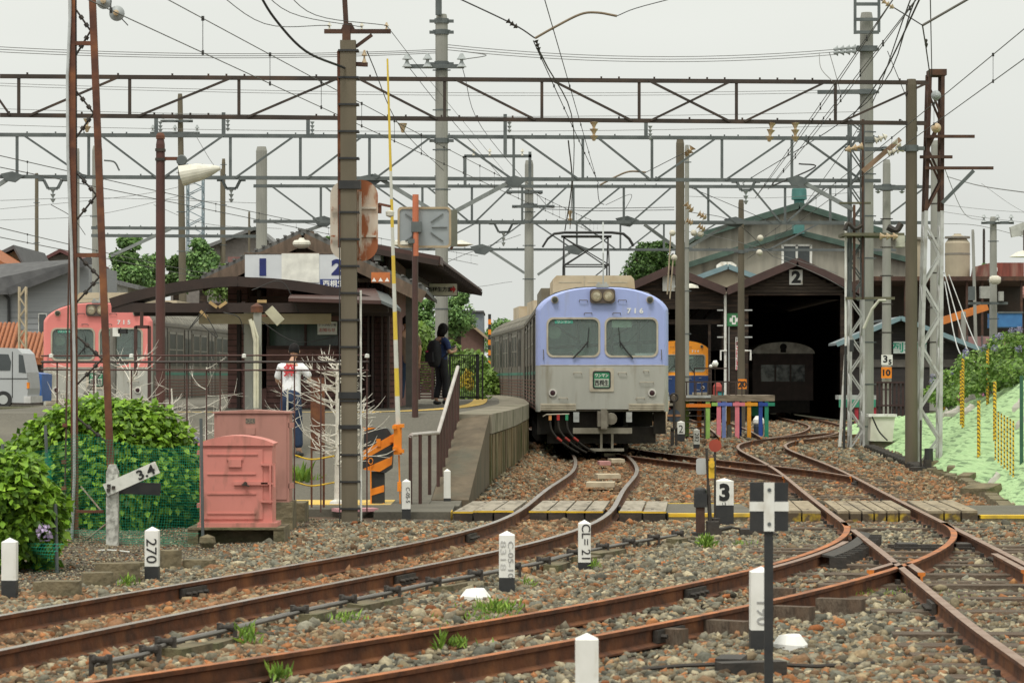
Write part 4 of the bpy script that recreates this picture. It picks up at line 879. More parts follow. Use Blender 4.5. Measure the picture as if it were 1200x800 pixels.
def car_body(t, mat_roof, L_, front=True, stripe=True, fullside=True):
    y0_ = .2 if front else 0
    mb = MB(); loft(mb, [(y0_, outline(1, 1.98)), (L_, outline(1, 1.98))]); mb.add([(x, L_, z) for x, z in outline(1, 1.98)], [tuple(range(len(outline())))[::-1]])
    if not front: mb.add([(x, 0, z) for x, z in outline(1, 1.98)], [tuple(range(len(outline())))])
    ob = mb.build('body_shell', SIDE, t)
    mb = MB(); mb.bx(-1.4, 1.4, y0_, L_, 1.08, 1.98); low = mb.build('lower_body', SIDE, t)
    # corrugation, stripes, windows, doors on both sides
    for sd in (-1, 1):
        x = sd * 1.4; a, b = (x, x + sd * .012)
        mb = MB(); [mb.bx(a, b, y0_ + .3, L_ - .1, 1.12 + k * .085, 1.15 + k * .085) for k in range(8)]
        mb.build('corrugation', M('rose_stripe', (.19, .085, .065), .6, (.14, .065, .05), 5) if stripe else SIDE, low)
        if stripe: MB().bx(a, x + sd * .008, y0_ + .3, L_ - .1, 1.86, 1.93).build('green_stripe', M('green_stripe', (.06, .22, .16), .6), low)
        yy = y0_ + .55; k = 0
        drs = [1.3, 5.9, 10.8, 15.4]
        for yd in drs:
            if yd > L_ - 1.5: continue
            mb = MB(); mb.bx(x, x + sd * .004, yd, yd + 1.3, 1.12, 3.06); d_ = mb.build('door', M('door_grey', (.24, .22, .19), .5, (.19, .18, .16), 3), t)
            for q in (0, 1): MB().bx(x, x + sd * .008, yd + .14 + q * .62, yd + .54 + q * .62, 2.12, 2.86).build('door_window', GLASS_S, d_)
            mb = MB(); [mb.bx(x, x + sd * .016, yy0, yy0 + .05, 1.12, 3.1) for yy0 in (yd - .05, yd + .63, yd + 1.3)]; mb.build('door_seal', UNDER, d_)
        for ya in (3.0, 4.35, 7.6, 9.1, 12.5, 13.9):
            if ya > L_ - 1.5: continue
            MB().bx(x, x + sd * .01, ya, ya + 1.15, 2.12, 2.95).build('window', GLASS_S, t)
            mb = MB(); mb.bx(x, x + sd * .02, ya - .03, ya + 1.18, 2.52, 2.55); mb.bx(x, x + sd * .02, ya - .05, ya, 2.08, 3.0); mb.bx(x, x + sd * .02, ya + 1.15, ya + 1.2, 2.08, 3.0); mb.bx(x, x + sd * .02, ya - .05, ya + 1.2, 2.95, 3.0); mb.build('window_frame', M('side_frame', (.34, .32, .28), .4, metal=.4), t)
        MB().bx(x - sd * .02, x + sd * .03, y0_ + .2, L_, 3.14, 3.17).build('gutter', SIDE, t)
    rf = MB()
    R_ = [(x, z + .012) for x, z in outline(1)[2:-2]]; n = len(R_)
    vs = [(x, y, z) for y in (y0_, L_) for x, z in R_]; rf.add(vs, [(j, j + 1, n + j + 1, n + j) for j in range(n - 1)])
    ribs = rf.build('roof_panel', mat_roof, t)
    mb = MB()
    for k in range(int(L_ / .55)):
        y = y0_ + .3 + k * .55; mb.tube([(x, y, z + .012) for x, z in R_[::3]], .014, 4)
    mb.build('roof_rib', mat_roof, ribs)
    mb = MB(); mb.bx(-1.15, 1.15, 1.6 if front else .3, L_ - .4, .75, 1.08); [mb.bx(s_ * .75, s_ * 1.3, 5.2 + q * 2.4, 7.2 + q * 2.4, .35, 1.0) for s_ in (-1, 1) for q in (0, 1, 2) if 7.2 + q * 2.4 < L_ - 4]; mb.build('underfloor_box', UNDER, t)
    bogie(t, 2.6); bogie(t, L_ - 2.6)
def face(t, paint, num, low=None, sign=True, detail=True):
    low = low or STEEL
    wl = rrect(-1.145, -.075, 2.25, 3.03, .13); wr = rrect(.075, 1.145, 2.25, 3.03, .13)
    o_top = [(x, z) for x, z in clip_ring(outline(.93, 1.98), 2.05, 9)]
    o_top = [p for i, p in enumerate(o_top) if i == 0 or p != o_top[i - 1]]
    # front plates: coloured above, grey below
    top = [(x * .93, z - .03) for x, z in outline(1, 2.08)]; plate('front_panel', top, [wl, wr], 0, .05, paint, t)
    lowp = [(-1.302, 2.047), (-1.302, 1.20), (-1.24, 1.09), (-.62, 1.09), (-.6, 1.13), (.6, 1.13), (.62, 1.09), (1.24, 1.09), (1.302, 1.20), (1.302, 2.047)]
    plate('lower_front_panel', lowp, [], 0, .05, low, t)
    for nm, z0_, z1_, m_ in (('corner_upper', 2.05, 9, paint), ('corner_lower', 1.08, 2.048, low)):
        mb = MB(); rings = []
        for y, sx, dz in FR: rings.append((y, clip_ring([(x * sx, z + (dz if z > 2 else 0)) for x, z in outline(1, 1.08)], z0_, z1_)))
        if m_ is paint and z1_ == 9:
            loft(mb, rings)
        else:
            for sgn in (0, -1):
                vs = []
                for y, r in rings: q = r[0 if sgn == 0 else -1]; vs += [(q[0], y, z0_), (q[0], y, z1_)]
                mb.add(vs, [(2 * i, 2 * i + 1, 2 * i + 3, 2 * i + 2) for i in range(len(rings) - 1)])
        mb.build(nm, m_, t, smooth=False)
    MB().bx(-1.305, 1.305, -.006, .01, 2.045, 2.062).build('belt_strip', FRAMEM, t)
    for w_ in (wl, wr):
        cx_ = sum(p[0] for p in w_) / len(w_); cz_ = sum(p[1] for p in w_) / len(w_)
        outer = [(cx_ + (x - cx_) * 1.055, cz_ + (z - cz_) * 1.075) for x, z in w_]
        fr_ = plate('window_frame', outer, [[(cx_ + (x - cx_) * .985, cz_ + (z - cz_) * .98) for x, z in w_]], -.018, .03, FRAMEM, t)
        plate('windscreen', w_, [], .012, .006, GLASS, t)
    mb = MB(); mb.bx(-1.3, 1.3, .9, .95, 1.2, 3.3); mb.bx(-1.28, 1.28, .25, .9, 2.0, 2.05); mb.bx(-.1, .1, .8, .9, 1.2, 3.2)
    mb.build('cab_bulkhead', M('cab_interior', (.55, .62, .57), .8, (.3, .36, .33), 1.2, fac=(.42, .58), stretch=(3, 1, .3)), t)
    mb = MB(); mb.bx(-1.15, -.6, .5, .9, 2.05, 2.3); mb.bx(.5, .95, .6, 1.0, 2.05, 2.25); mb.bx(.2, .26, .7, .85, 2.05, 3.1); mb.bx(.78, .83, .7, .85, 2.05, 3.1); mb.bx(-.5, -.46, .7, .85, 2.05, 3.1); mb.build('cab_equipment', UNDER, t)
    mb = MB(); mb.cyl((-1.0, .3, 2.75), (-1.0, .33, 2.75), .14, n=20); mb.bx(.2, .62, .06, .065, 2.85, 3.0) ; mb.cyl((-.5, .6, 2.2), (-.5, .65, 2.2), .2, n=20); mb.build('cab_fittings', M('pale_green_card', (.4, .52, .4), .6), t)
    mb = MB(); mb.bx(.7, 1.1, .3, .35, 2.24, 2.31); mb.build('white_paper', WHITE, t)
    mb = MB(); mb.bar((-1.12, .4, 2.98), (-.45, .5, 2.55), .045, .045); mb.bar((-1.15, .35, 2.42), (1.14, .35, 2.55), .05, .07); mb.bar((.1, .3, 2.58), (.85, .3, 3.0), .04, .04); mb.bar((.42, .3, 2.4), (1.0, .3, 3.0), .02, .02); mb.build('reflection_bars', UNDER, t)  # slanting dark bars stand in for lines reflected in the windscreen
    # headlights
    z = 3.51
    hb = plate('headlight_box', rrect(-.265, .265, z - .155, z + .15, .07), [], -.09, .12, M('lamp_housing', (.11, .085, .075), .6), t)
    for s_ in (-1, 1):
        MB().lathe([(.118, -.11), (.118, -.08), (.09, -.07)], (s_ * .128, 0, z), 24, 'Y').build('headlight', M('lamp_rim', (.32, .26, .18), .35, metal=.5), t)
        MB().lathe([(.0, -.116), (.05, -.114), (.095, -.108), (.1, -.1)], (s_ * .128, 0, z), 24, 'Y').build('lens', M('lamp_lens', (.55, .5, .36), .15, (.3, .26, .18), 14, spec=.9), t)
        MB().lathe([(.0, -.1), (.05, -.095), (.06, -.06), (.062, -.0)], (s_ * 1.0, 0, 3.43), 18, 'Y').build('marker_light', M('marker_lens', (.06, .065, .045), .25), t)
        MB().lathe([(.078, -.03), (.078, 0)], (s_ * 1.0, 0, 3.43), 18, 'Y').build('marker_rim', FRAMEM, t)
        MB().lathe([(.085, -.03), (.085, 0)], (s_ * 1.045, 0, 1.475), 20, 'Y').build('tail_light_rim', M('rim_white', (.7, .68, .64), .4), t)
        MB().lathe([(0, -.05), (.04, -.048), (.055, -.035), (.058, -.0)], (s_ * 1.045, 0, 1.475), 18, 'Y').build('tail_light', M('tail_lens', (.05, .02, .025), .2), t)
        mb = MB(); [mb.bx(s_ * .93 - .36, s_ * .93 + .36, -.03, -.005, zz, zz + .025) for zz in (1.12, 1.165, 1.21)]; mb.bx(s_ * .93 - .375, s_ * .93 + .375, -.008, -.001, 1.1, 1.25); mb.build('vent', FRAMEM, t)
    def handle(x, z, w_, vert=False):
        mb = MB()
        if vert: mb.tube([(x, .0, z - w_ / 2), (x, -.05, z - w_ / 2), (x, -.05, z + w_ / 2), (x, 0, z + w_ / 2)], .009, 5)
        else: mb.tube([(x - w_ / 2, 0, z - .03), (x - w_ / 2, -.05, z), (x + w_ / 2, -.05, z), (x + w_ / 2, 0, z - .03)], .009, 5)
        mb.build('handrail', FRAMEM if z < 2 else M('handle_dark', (.16, .14, .14), .5), t)
    for x, z_, w_ in ((-.4, 3.42, .17), (.42, 3.42, .17), (-.3, 3.15, .16), (.3, 3.15, .16), (-.52, 1.9, .17), (.42, 1.9, .17), (.92, 1.94, .1), (.93, 1.7, .28), (-.82, 1.37, .18), (.8, 1.37, .18)): handle(x, z_, w_)
    for x in (-1.24, 1.24): handle(x, 2.28, .2, True)
    # wipers
    for x0_, x1_, s_ in ((-.62, -.3, 1), (.64, .36, -1)):
        mb = MB(); mb.tube([(x0_, -.04, 2.2), ((x0_ + x1_) / 2, -.06, 2.36), (x1_, -.05, 2.56)], .018, 6); mb.tube([(x1_ - .02 * s_, -.04, 2.42), (x1_ + .02 * s_, -.04, 2.85)], .01, 5); mb.build('wiper', BLACKP, t)
    text(' '.join(num), .145, (.69, -.008, 3.2), WHITE, t, bold=.005, sx=1.15)
    # destination panel
    if sign:
        plate('sign_surround', rrect(-.27, .24, 1.5, 2.0, .03), [rrect(-.2, .17, 1.565, 1.93, .04)], -.018, .03, FRAMEM, t)
        plate('sign_gasket', rrect(-.205, .175, 1.56, 1.935, .05), [rrect(-.18, .15, 1.585, 1.91, .04)], -.024, .03, BLACKP, t)
        sg = plate('destination_sign', rrect(-.18, .15, 1.585, 1.91, .04), [], -.015, .01, M('sign_green', (.03, .25, .12), .5), t)
        MB().bx(-.165, .135, -.0175, -.0155, 1.6, 1.77).build('sign_white_field', M('sign_field', (.55, .6, .52), .5), sg)
        text('ワンマン', .085, (-.015, -.017, 1.84), WHITE, sg, sx=.85, bold=.002); text('西桐生', .135, (-.015, -.019, 1.685), INK, sg, sx=.75, bold=.003)
        MB().bx(-1.0, -.62, .008, .011, 2.93, 3.0).build('window_strip', M('teal_strip', (.08, .4, .3), .5), t); text('ワンマン', .075, (-.81, .006, 2.965), WHITE, t, sx=1.0)
    # coupler, buffers, hoses
    mb = MB(); mb.box((.0, -.1, .93), (.22, .5, .32)); mb.box((.02, -.32, .93), (.13, .15, .42)); mb.lathe([(.12, -.25), (.13, -.1), (.1, 0), (.1, .3)], (.18, 0, .93), 12, 'Y'); mb.build('coupler', M('coupler_grey', (.25, .23, .19), .7, (.17, .15, .12), 6, .1), t)
    mb = MB(); mb.bx(-.62, .62, -.1, -.02, .62, .74); mb.bx(-.05, .0, -.08, -.03, .1 + .15, .62); mb.bx(.18, .23, -.08, -.03, .25, .62); mb.bx(-.3, .45, -.07, -.02, .25, .31); mb.build('pilot_beam', M('pilot_grey', (.3, .28, .23), .7, (.2, .18, .14), 5), t)
    for x in (-.55, .56): mb = MB(); mb.bx(x - .06, x + .06, -.06, .02, .86, 1.07); mb.cyl((x, -.065, .98), (x, -.07, .98), .035, n=10); mb.build('bracket', GALV_L, t)
    for x, c_, n_ in ((-1.1, (.75, .35, .12), 'orange_cock'), (-.93, (.5, .03, .03), 'red_cock'), (-.75, (.04, .3, .15), 'green_cock')):
        mb = MB(); mb.bx(x - .03, x + .03, -.09, -.02, .9, 1.02); q = mb.build('air_cock', M(n_, c_, .5), t)
        mb = MB(); mb.tube(spline([(x, -.06, .92), (x + .03, -.1, .7), (x + .18, -.12, .5), (x + .42, -.1, .32), (x + .6, -.08, .22)], 5), .022, 6); mb.build('hose', UNDER, t)
        MB().cyl((x + .14, -.12, .54), (x + .24, -.12, .46), .028, n=8).build('hose_band', M('red_band', (.35, .04, .03), .6), t)
    mb = MB(); mb.tube([(-1.25, -.06, .98), (-1.18, -.1, 1.02), (-.7, -.06, 1.03)], .014, 5); mb.build('pipe', FRAMEM, t)
    mb = MB(); mb.bx(-1.15, 1.15, .5, 1.3, .4, .75); mb.bx(-1.36, -1.1, .4, .6, .6, 1.08); mb.bx(1.1, 1.36, .4, .6, .6, 1.08); mb.bx(-1.0, .2, .3, .5, .62, 1.05); mb.build('front_skirt', UNDER, t)
def rooftop(t, L_, panto=True):
    mb = MB(); prof = [(-.98, 3.6), (-.98, 3.95), (-.9, 4.03), (.73, 4.03), (.8, 3.95), (.83, 3.6)]; mb.prism(prof, 2.6, 5.6); bx_ = mb.build('aircon_box', CREAM, t)
    mb = MB(); mb.bx(-.85, -.35, 2.594, 2.599, 3.87, 3.89); mb.bx(-.22, .15, 2.594, 2.599, 3.87, 3.89); mb.bx(.28, .65, 2.594, 2.599, 3.87, 3.89); mb.bx(-.3, -.285, 2.59, 2.598, 3.6, 4.02); mb.build('panel_seam', FRAMEM, bx_)
    MB().bx(-.9, .8, 8.5, 11.5, 3.6, 3.98).build('aircon_box', CREAM, t)
    mb = MB(); mb.bx(-1.12, -.62, 9.0, 14.5, 3.5, 3.95); mb.build('resistor_box', M('grey_box', (.2, .18, .14), .8, (.15, .13, .1), 4), t)
    for yy in (3.0, 6.2): pass
    mb = MB(); mb.bx(-.13, .13, -.0, .14, 3.69, 3.76); mb.bx(-.1, -.05, 0, .1, 3.76, 3.8); mb.bx(.05, .1, 0, .1, 3.76, 3.8); mb.build('lamp_bracket', GALV_L, t)
    MB().tube([(0.03, .3, 3.74), (.03, .3, 4.42), (.05, .9, 5.1)], .018, 6).build('aerial', GALV_L, t)
    if panto:
        y = 7.2; D = BLACKP; p_ = thing_child('pantograph', t)
        mb = MB(); base = 4.03
        for yy in (y - .8, y + .8): mb.bx(-.75, .75, yy - .04, yy + .04, 3.72, 3.8)
        for x in (-.62, .42):
            for yy, sg in ((y - .7, 1), (y + .7, -1)): mb.bar((x, yy, 3.78), (x * 1.0, yy + sg * .05, 4.42), .035); mb.bar((x, yy + sg * .05, 4.42), (x, y, 5.12), .03)
        for yy in (y - .65, y + .65): mb.bar((-.62, yy, 4.42), (.42, yy, 4.42), .03); mb.bar((-.62, yy, 4.42), (.42, y, 5.08), .022); mb.bar((.42, yy, 4.42), (-.62, y, 5.08), .022); mb.bar((-.62, yy, 3.8), (.0, yy, 4.1), .022); mb.bar((.42, yy, 4.42), (-.1, yy, 4.0), .022)
        mb.bar((-.68, y, 5.1), (.5, y, 5.1), .05, .05)
        mb.build('pantograph_frame', D, p_)
        mb = MB()
        for yy in (y - .14, y + .14): mb.tube([(-1.12, yy, 4.86), (-1.0, yy, 5.05), (-.85, yy, 5.17), (-.6, yy, 5.2), (.5, yy, 5.2), (.78, yy, 5.17), (.92, yy, 5.05), (1.02, yy, 4.88)], .028, 6)
        mb.bx(-.68, .5, y - .16, y + .16, 5.1, 5.13); mb.build('collector_head', D, p_)
def thing_child(name, parent):
    o = bpy.data.objects.new(name, None); COL.objects.link(o); o.parent = parent; ORG[o.name] = ORG[parent.name]; return o
ROOFG = M('train_roof', (.2, .19, .16), .8, (.15, .14, .12), 3, .1, dirt=(.26, .24, .2))
LAV = M('lavender_paint', (.36, .43, .76), .5, (.33, .395, .71), 1.5, .01, dirt=(.33, .36, .52), dscale=2.2, dfac=(.55, .8), stretch=(2.2, 1, .4))
def place_train(front_car, x, y, yaw): front_car.location = (x, y, 0); front_car.rotation_euler = (0, 0, R(yaw))
def mktrain(label, paint, num, x, y, yaw, label2=None, x2=None, y2=None, yaw2=None, panto=True, sign=True, L_=18.0):
    t = thing('train_car', label, 'train', (0, 0, 0)); car_body(t, ROOFG, L_); face(t, paint, num, sign=sign); rooftop(t, L_, panto); place_train(t, x, y, yaw)
    if label2:
        t2 = thing('train_car', label2, 'train', (0, 0, 0)); car_body(t2, ROOFG, 18.0, front=False)
        MB().bx(-.9, .8, 3.5, 6.5, 3.6, 4.0).build('aircon_box', CREAM, t2); MB().bx(-.9, .8, 10.5, 13.5, 3.6, 4.0).build('aircon_box', CREAM, t2); MB().bx(-.5, .5, -.5, .02, 1.2, 3.2).build('gangway', UNDER, t2); place_train(t2, x2, y2, yaw2)
mktrain('lavender blue fronted train car numbered 716', LAV, '716', 1.90, 61.0, .5, 'grey following car behind the lavender fronted train', 1.72, 79.4, 3.3)
PINK = M('pink_paint', (.86, .27, .25), .5, (.8, .245, .23), 1.5, .02, dirt=(.68, .27, .25), dscale=.9, dfac=(.55, .9))
mktrain('salmon pink fronted train car numbered 715 at the left', PINK, '715', -10.56, 73.8, -1.7, 'grey car coupled behind the pink fronted train', -9.98, 92.3, -3.2, panto=False)
ORT = M('orange_train_paint', (.95, .36, .03), .5, (.88, .32, .025), 2)
BLT = M('blue_train_paint', (.02, .055, .18), .5)
t = thing('train_car', 'orange and blue train car numbered 714 inside the depot', 'train', (0, 0, 0)); car_body(t, ROOFG, 12, stripe=False); face(t, ORT, '714', low=BLT, sign=False); place_train(t, 6.72, 115.6, 0); t.scale = (.84,) * 3; t.location.z = .15
# old dark wooden car in the middle bay
t = thing('old_railcar', 'old dark wooden railcar with pale domed roof deep in the depot bay', 'train', (0, 0, 0)); DK = M('dark_railcar', (.09, .065, .055), .7, (.06, .045, .04), 3)
plate('front_panel', [(-1.36, .9), (-1.36, 2.95), (-1.2, 3.05), (1.2, 3.05), (1.36, 2.95), (1.36, .9)], [rrect(-.98, -.38, 1.75, 2.5, .02), rrect(-.3, .3, 1.75, 2.5, .02), rrect(.38, .98, 1.75, 2.5, .02)], 0, .06, DK, t)
for a in (-.68, 0, .68): plate('window', rrect(a - .3, a + .3, 1.75, 2.5, .02), [], .03, .01, M('cloudy_glass', (.28, .3, .29), .2, (.06, .07, .07), 3, fac=(.4, .6), spec=.9), t)
mb = MB(); mb.bx(-1.36, 1.36, .07, 12, .9, 2.95); mb.build('body', DK, t)
mb = MB(); pr = [(1.42 * math.cos(R(a)), 3.0 + .52 * math.sin(R(a))) for a in range(0, 181, 12)]; mb.prism(pr, -.12, 12); mb.build('roof', M('old_roof', (.8, .78, .68), .8, (.45, .43, .37), 3), t)
mb = MB(); mb.lathe([(.14, -.35), (.15, -.15), (.1, 0)], (0, 0, 3.3), 16, 'Y'); mb.bx(-.12, .12, -.2, .1, 3.05, 3.2); mb.build('headlight', UNDER, t)
bogie(t, 2.5); mb = MB(); mb.bx(-1.2, 1.2, .05, .6, .35, .9); mb.build('underframe', UNDER, t); place_train(t, 11.3, 121, 0); t.scale = (.93,) * 3

# ------------------------------------------------------------------ depot
DY = 115.0; s = F / DY
t = thing('train_depot', 'dark wooden train depot with two gables and open bays', 'depot', (10, DY, 0))
vx, vz = X_(850), Z_(341); a1x, a1z = X_(785), Z_(315); a2x, a2z = X_(933), Z_(306); lx, lz = X_(728), Z_(341); rx_, rz_ = X_(1018), Z_(345)
mb = MB(); op = Z_(346)
mb.prism([(X_(877), op), (X_(985), op), (X_(1000), op), (X_(1000), Z_(352)), (a2x, a2z - .1), (vx, vz - .1), (X_(852), op)], DY, DY + .15)
mb.prism([(X_(756), Z_(362)), (vx, Z_(362)), (vx, vz - .1), (a1x, a1z - .1), (lx, lz - .1), (lx, Z_(362))], DY, DY + .15)
mb.bx(X_(852), X_(877), DY, DY + .2, 0, op); mb.bx(X_(985), X_(1000), DY, DY + .2, 0, op); mb.bx(lx, X_(756), DY, DY + .2, 0, Z_(362))
mb.bx(rx_ - .3, rx_ - .15, DY + .2, DY + 32, 0, rz_); mb.bx(lx + .1, rx_, DY + 32, DY + 32.2, 0, 6); mb.bx(lx, lx + .15, DY + .2, DY + 32, 0, 4.6); mb.bx(vx - .1, vx + .1, DY + .2, DY + 32, 2.9, 4.9)
mb.build('wall', WOOD_D, t)
mb = MB()                                         # boards on the front gable
for k in range(18):
    z = op + .12 + k * .13; hw = (a2z - .35 - z) / (a2z - vz) * (a2x - vx) if z < a2z - .3 else 0
    if hw > .2: mb.bx(a2x - hw, a2x + min(hw, X_(1000) - a2x), DY - .03, DY - .002, z, z + .1)
mb.build('cladding_board', M('gable_board', (.07, .052, .04), .9, (.035, .028, .022), 4, .4, stretch=(.6, 1, 6)), t)
mb = MB(); 
for (xa, za), (xb, zb) in (((lx - .2, lz - .05), (a1x, a1z)), ((a1x, a1z), (vx, vz)), ((vx, vz), (a2x, a2z)), ((a2x, a2z), (rx_, rz_))):
    mb.slab((xa, DY - .5, za + .1), (xb, DY - .5, zb + .1), (xb, DY + 32.3, zb + .1), (xa, DY + 32.3, za + .1), .09)
rf = mb.build('roof', M('depot_roof', (.1, .07, .06), .8, (.07, .05, .045), 2, .1), t)
mb = MB()
for (xa, za), (xb, zb) in (((lx - .2, lz - .05), (a1x, a1z)), ((a1x, a1z), (vx, vz)), ((vx, vz), (a2x, a2z)), ((a2x, a2z), (rx_, rz_))):
    mb.bar((xa, DY - .54, za - .03), (xb, DY - .54, zb - .03), .06, .3)
mb.build('bargeboard', MAROON, rf)
mb = MB(); mb.bar((X_(757), DY + .5, 4.0), (X_(846), DY + .5, 4.0), .15, .2); mb.bar((X_(832), DY + .3, 0), (X_(832), DY + .3, 3.9), .1, .1)
for k in range(5): mb.bar((X_(762 + 18 * k), DY + 1 + k, 4.2), (X_(772 + 18 * k), DY + 1 + k, 4.6), .08, .1)
mb.build('roof_beam', WOOD_D, t)
mb = MB(); mb.cyl((X_(849.5), DY - .2, 0), (X_(849.5), DY - .2, Z_(344)), .055, n=10); mb.build('downpipe', WHITEP, t)
mb = MB(); mb.cyl((X_(854), DY - .1, 0), (X_(854), DY - .1, Z_(383)), .03, n=6)
for py in (363.5, 381.5, 395): mb.bx(X_(840), X_(847), DY - .25, DY - .2, Z_(py + .8), Z_(py - .8)); mb.bx(X_(872), X_(881), DY - .25, DY - .2, Z_(py + .8), Z_(py - .8))
mb.build('bracket', GALV_L, t)
mb = MB(); mb.tube([(X_(844), DY - .3, Z_(422)), (X_(844), DY - .3, Z_(411)), (X_(851), DY - .3, Z_(411))], .04, 5); mb.tube([(X_(872), DY - .3, Z_(411)), (X_(879), DY - .3, Z_(411)), (X_(879), DY - .3, Z_(422))], .04, 5); mb.build('white_bracket', WHITEP, t)
def flat_sign(label, px0, px1, py0, py1, Y, mat, txts, name='sign', frame=None, cat='sign', backer=None):
    global s
    s = F / Y; t = thing(name, label, cat, W((px0 + px1) / 2, py1, Y)); MB().bx(X_(px0), X_(px1), Y, Y + .05, Z_(py1), Z_(py0)).build('board', mat, t)
    if frame: MB().bx(X_(px0) - .03, X_(px1) + .03, Y + .01, Y + .06, Z_(py1) - .03, Z_(py0) + .03).build('frame', frame, t)
    for (c_, size, px, py, m_, sx, rot, bold) in txts: text(c_, size, (X_(px), Y - .004, Z_(py)), m_, t, sx=sx, rot=R(rot), bold=bold)
    return t
flat_sign('white board with black 2 under the depot gable', 925, 940.5, 316, 333.5, DY - .1, WHITEP, (('2', .62, 933, 324.5, INK, 1.1, 0, .035),))
t = flat_sign('green board with white cross on the depot wall', 852, 866, 367, 382, DY - .1, M('safety_green', (.06, .24, .1), .7), ())
mb = MB(); YY = DY - .104; mb.bx(X_(855), X_(865), YY - .004, YY, Z_(377), Z_(372.5)); mb.bx(X_(857.7), X_(862.3), YY - .004, YY - .0001, Z_(380), Z_(377)); mb.bx(X_(857.7), X_(862.3), YY - .004, YY - .0001, Z_(372.5), Z_(369.5)); mb.build('cross', WHITE, t)
mb = MB(); mb.bx(X_(858.8), X_(861.2), YY - .007, YY - .005, Z_(378), Z_(371.5)); mb.build('inner_cross', M('safety_green', (.06, .24, .1)), t)
flat_sign('tall narrow white sign with small red print on the depot pillar', 862, 868, 395, 433, DY - .3, WHITEP, (('構内立入禁止', .19, 865, 417, M('red_ink', (.6, .05, .08)), 1.0, -90, .004), ('注意', .17, 865, 400, INK, 1.0, -90, .004)))
flat_sign('white board on the left depot gable', 776.5, 791, 322.5, 341, DY - .15, WHITEP, ())
for k, (px, py) in enumerate(((803, 336), (815, 338))):
    pass
p = W(809, 337, DY - 1); t = thing('wall_lamp', 'white hooded lamp on the left depot gable', 'lamp', p); MB().bar(p + Vector((-.9, .4, .05)), p + Vector((.1, 0, .05)), .05).build('arm', GALV_L, t); MB().lathe([(.05, .16), (.3, .08), (.34, -.02), (0, -.02)], p, 14).build('shade', M('lamp_cream', (.7, .68, .6)), t)
# third shed on the right
SY3 = 104.0; s = F / SY3; t = thing('engine_shed', 'low black walled shed with pale blue gable trim at the right', 'shed', (13.5, SY3, 0))
ax_, az_ = X_(1053), Z_(371); l_, lz_ = X_(978), Z_(402); r_, rz2 = X_(1160), Z_(413)
mb = MB(); mb.prism([(l_ + .5, 0), (r_ - .4, 0), (r_ - .4, rz2 - .05), (ax_, az_ - .1), (l_ + .5, lz_ + .05)], SY3, SY3 + .2); mb.build('wall', M('black_boards', (.03, .028, .03), .9, (.045, .04, .038), 4, .3, stretch=(.4, 1, 6)), t)
mb = MB(); mb.slab((l_, SY3 - .6, lz_), (ax_, SY3 - .6, az_), (ax_, SY3 + 2, az_), (l_, SY3 + 2, lz_), .08); mb.slab((ax_, SY3 - .6, az_), (r_, SY3 - .6, rz2), (r_, SY3 + 12, rz2), (ax_, SY3 + 12, az_), .08); rf = mb.build('roof', M('slate_roof', (.2, .23, .25), .7), t)
mb = MB(); mb.bar((l_, SY3 - .64, lz_ - .06), (ax_, SY3 - .64, az_ - .06), .05, .16); mb.bar((ax_, SY3 - .64, az_ - .06), (r_, SY3 - .64, rz2 - .06), .05, .16); mb.build('bargeboard', BLUE_T, rf)
mb = MB(); mb.bx(l_ + .6, r_ - .5, SY3 - .05, SY3 - .005, Z_(430), Z_(421)); mb.build('lintel', M('grey_lintel', (.12, .11, .1), .8), t)
flat_sign('white board with green lettering on the low shed', 1047, 1086, 400, 414, SY3 - .2, M('sign_pale', (.55, .62, .6), .6), (('列車区', .36, 1066, 407, M('green_lettering', (.03, .3, .2), .6), 1.15, 0, .01),))
# factory behind
FYB = 165.0; s = F / FYB; CW = M('factory_wall', (.35, .33, .28), .95, (.26, .25, .215), .6, .2, stretch=(3, 1, .35), dirt=(.17, .16, .14), dscale=.7)
t = thing('factory_building', 'tall grey concrete factory with green roof edges and roof ventilator', 'factory', (16, FYB, 0))
mb = MB(); mb.prism([(X_(818), 0), (X_(1062), 0), (X_(1062), Z_(283)), (X_(936), Z_(243)), (X_(818), Z_(278))], FYB, FYB + 20); mb.build('wall', CW, t)
mb = MB(); mb.bar((X_(814), FYB - .2, Z_(278)), (X_(936), FYB - .2, Z_(241)), .6, .35); mb.bar((X_(936), FYB - .2, Z_(241)), (X_(1066), FYB - .2, Z_(282)), .6, .35)
mb.slab((X_(814), FYB, Z_(277)), (X_(936), FYB, Z_(240)), (X_(936), FYB + 20, Z_(240)), (X_(814), FYB + 20, Z_(277)), .2); mb.slab((X_(936), FYB, Z_(240)), (X_(1066), FYB, Z_(281)), (X_(1066), FYB + 20, Z_(281)), (X_(936), FYB + 20, Z_(240)), .2); mb.build('roof', GREEN_T, t)
TEAL = M('teal_metal', (.07, .2, .19), .6, (.05, .15, .14), 3); s = F / (FYB + 2)
mb = MB(); mb.lathe([(.3, 0), (.3, .35), (.45, .4), (.42, 1.0), (.2, 1.15), (.05, 1.5)], W(936.5, 242, FYB + 2), 14); mb.build('ventilator', TEAL, t)
FYC = 150.0; s = F / FYC; t = thing('factory_annexe', 'nearer grey gabled factory hall with framed window above the depot', 'factory', (14, FYC, 0))
mb = MB(); mb.prism([(X_(807), 0), (X_(1068), 0), (X_(1068), Z_(306)), (X_(930), Z_(273)), (X_(807), Z_(312))], FYC, FYC + 10); mb.build('wall', CW, t)
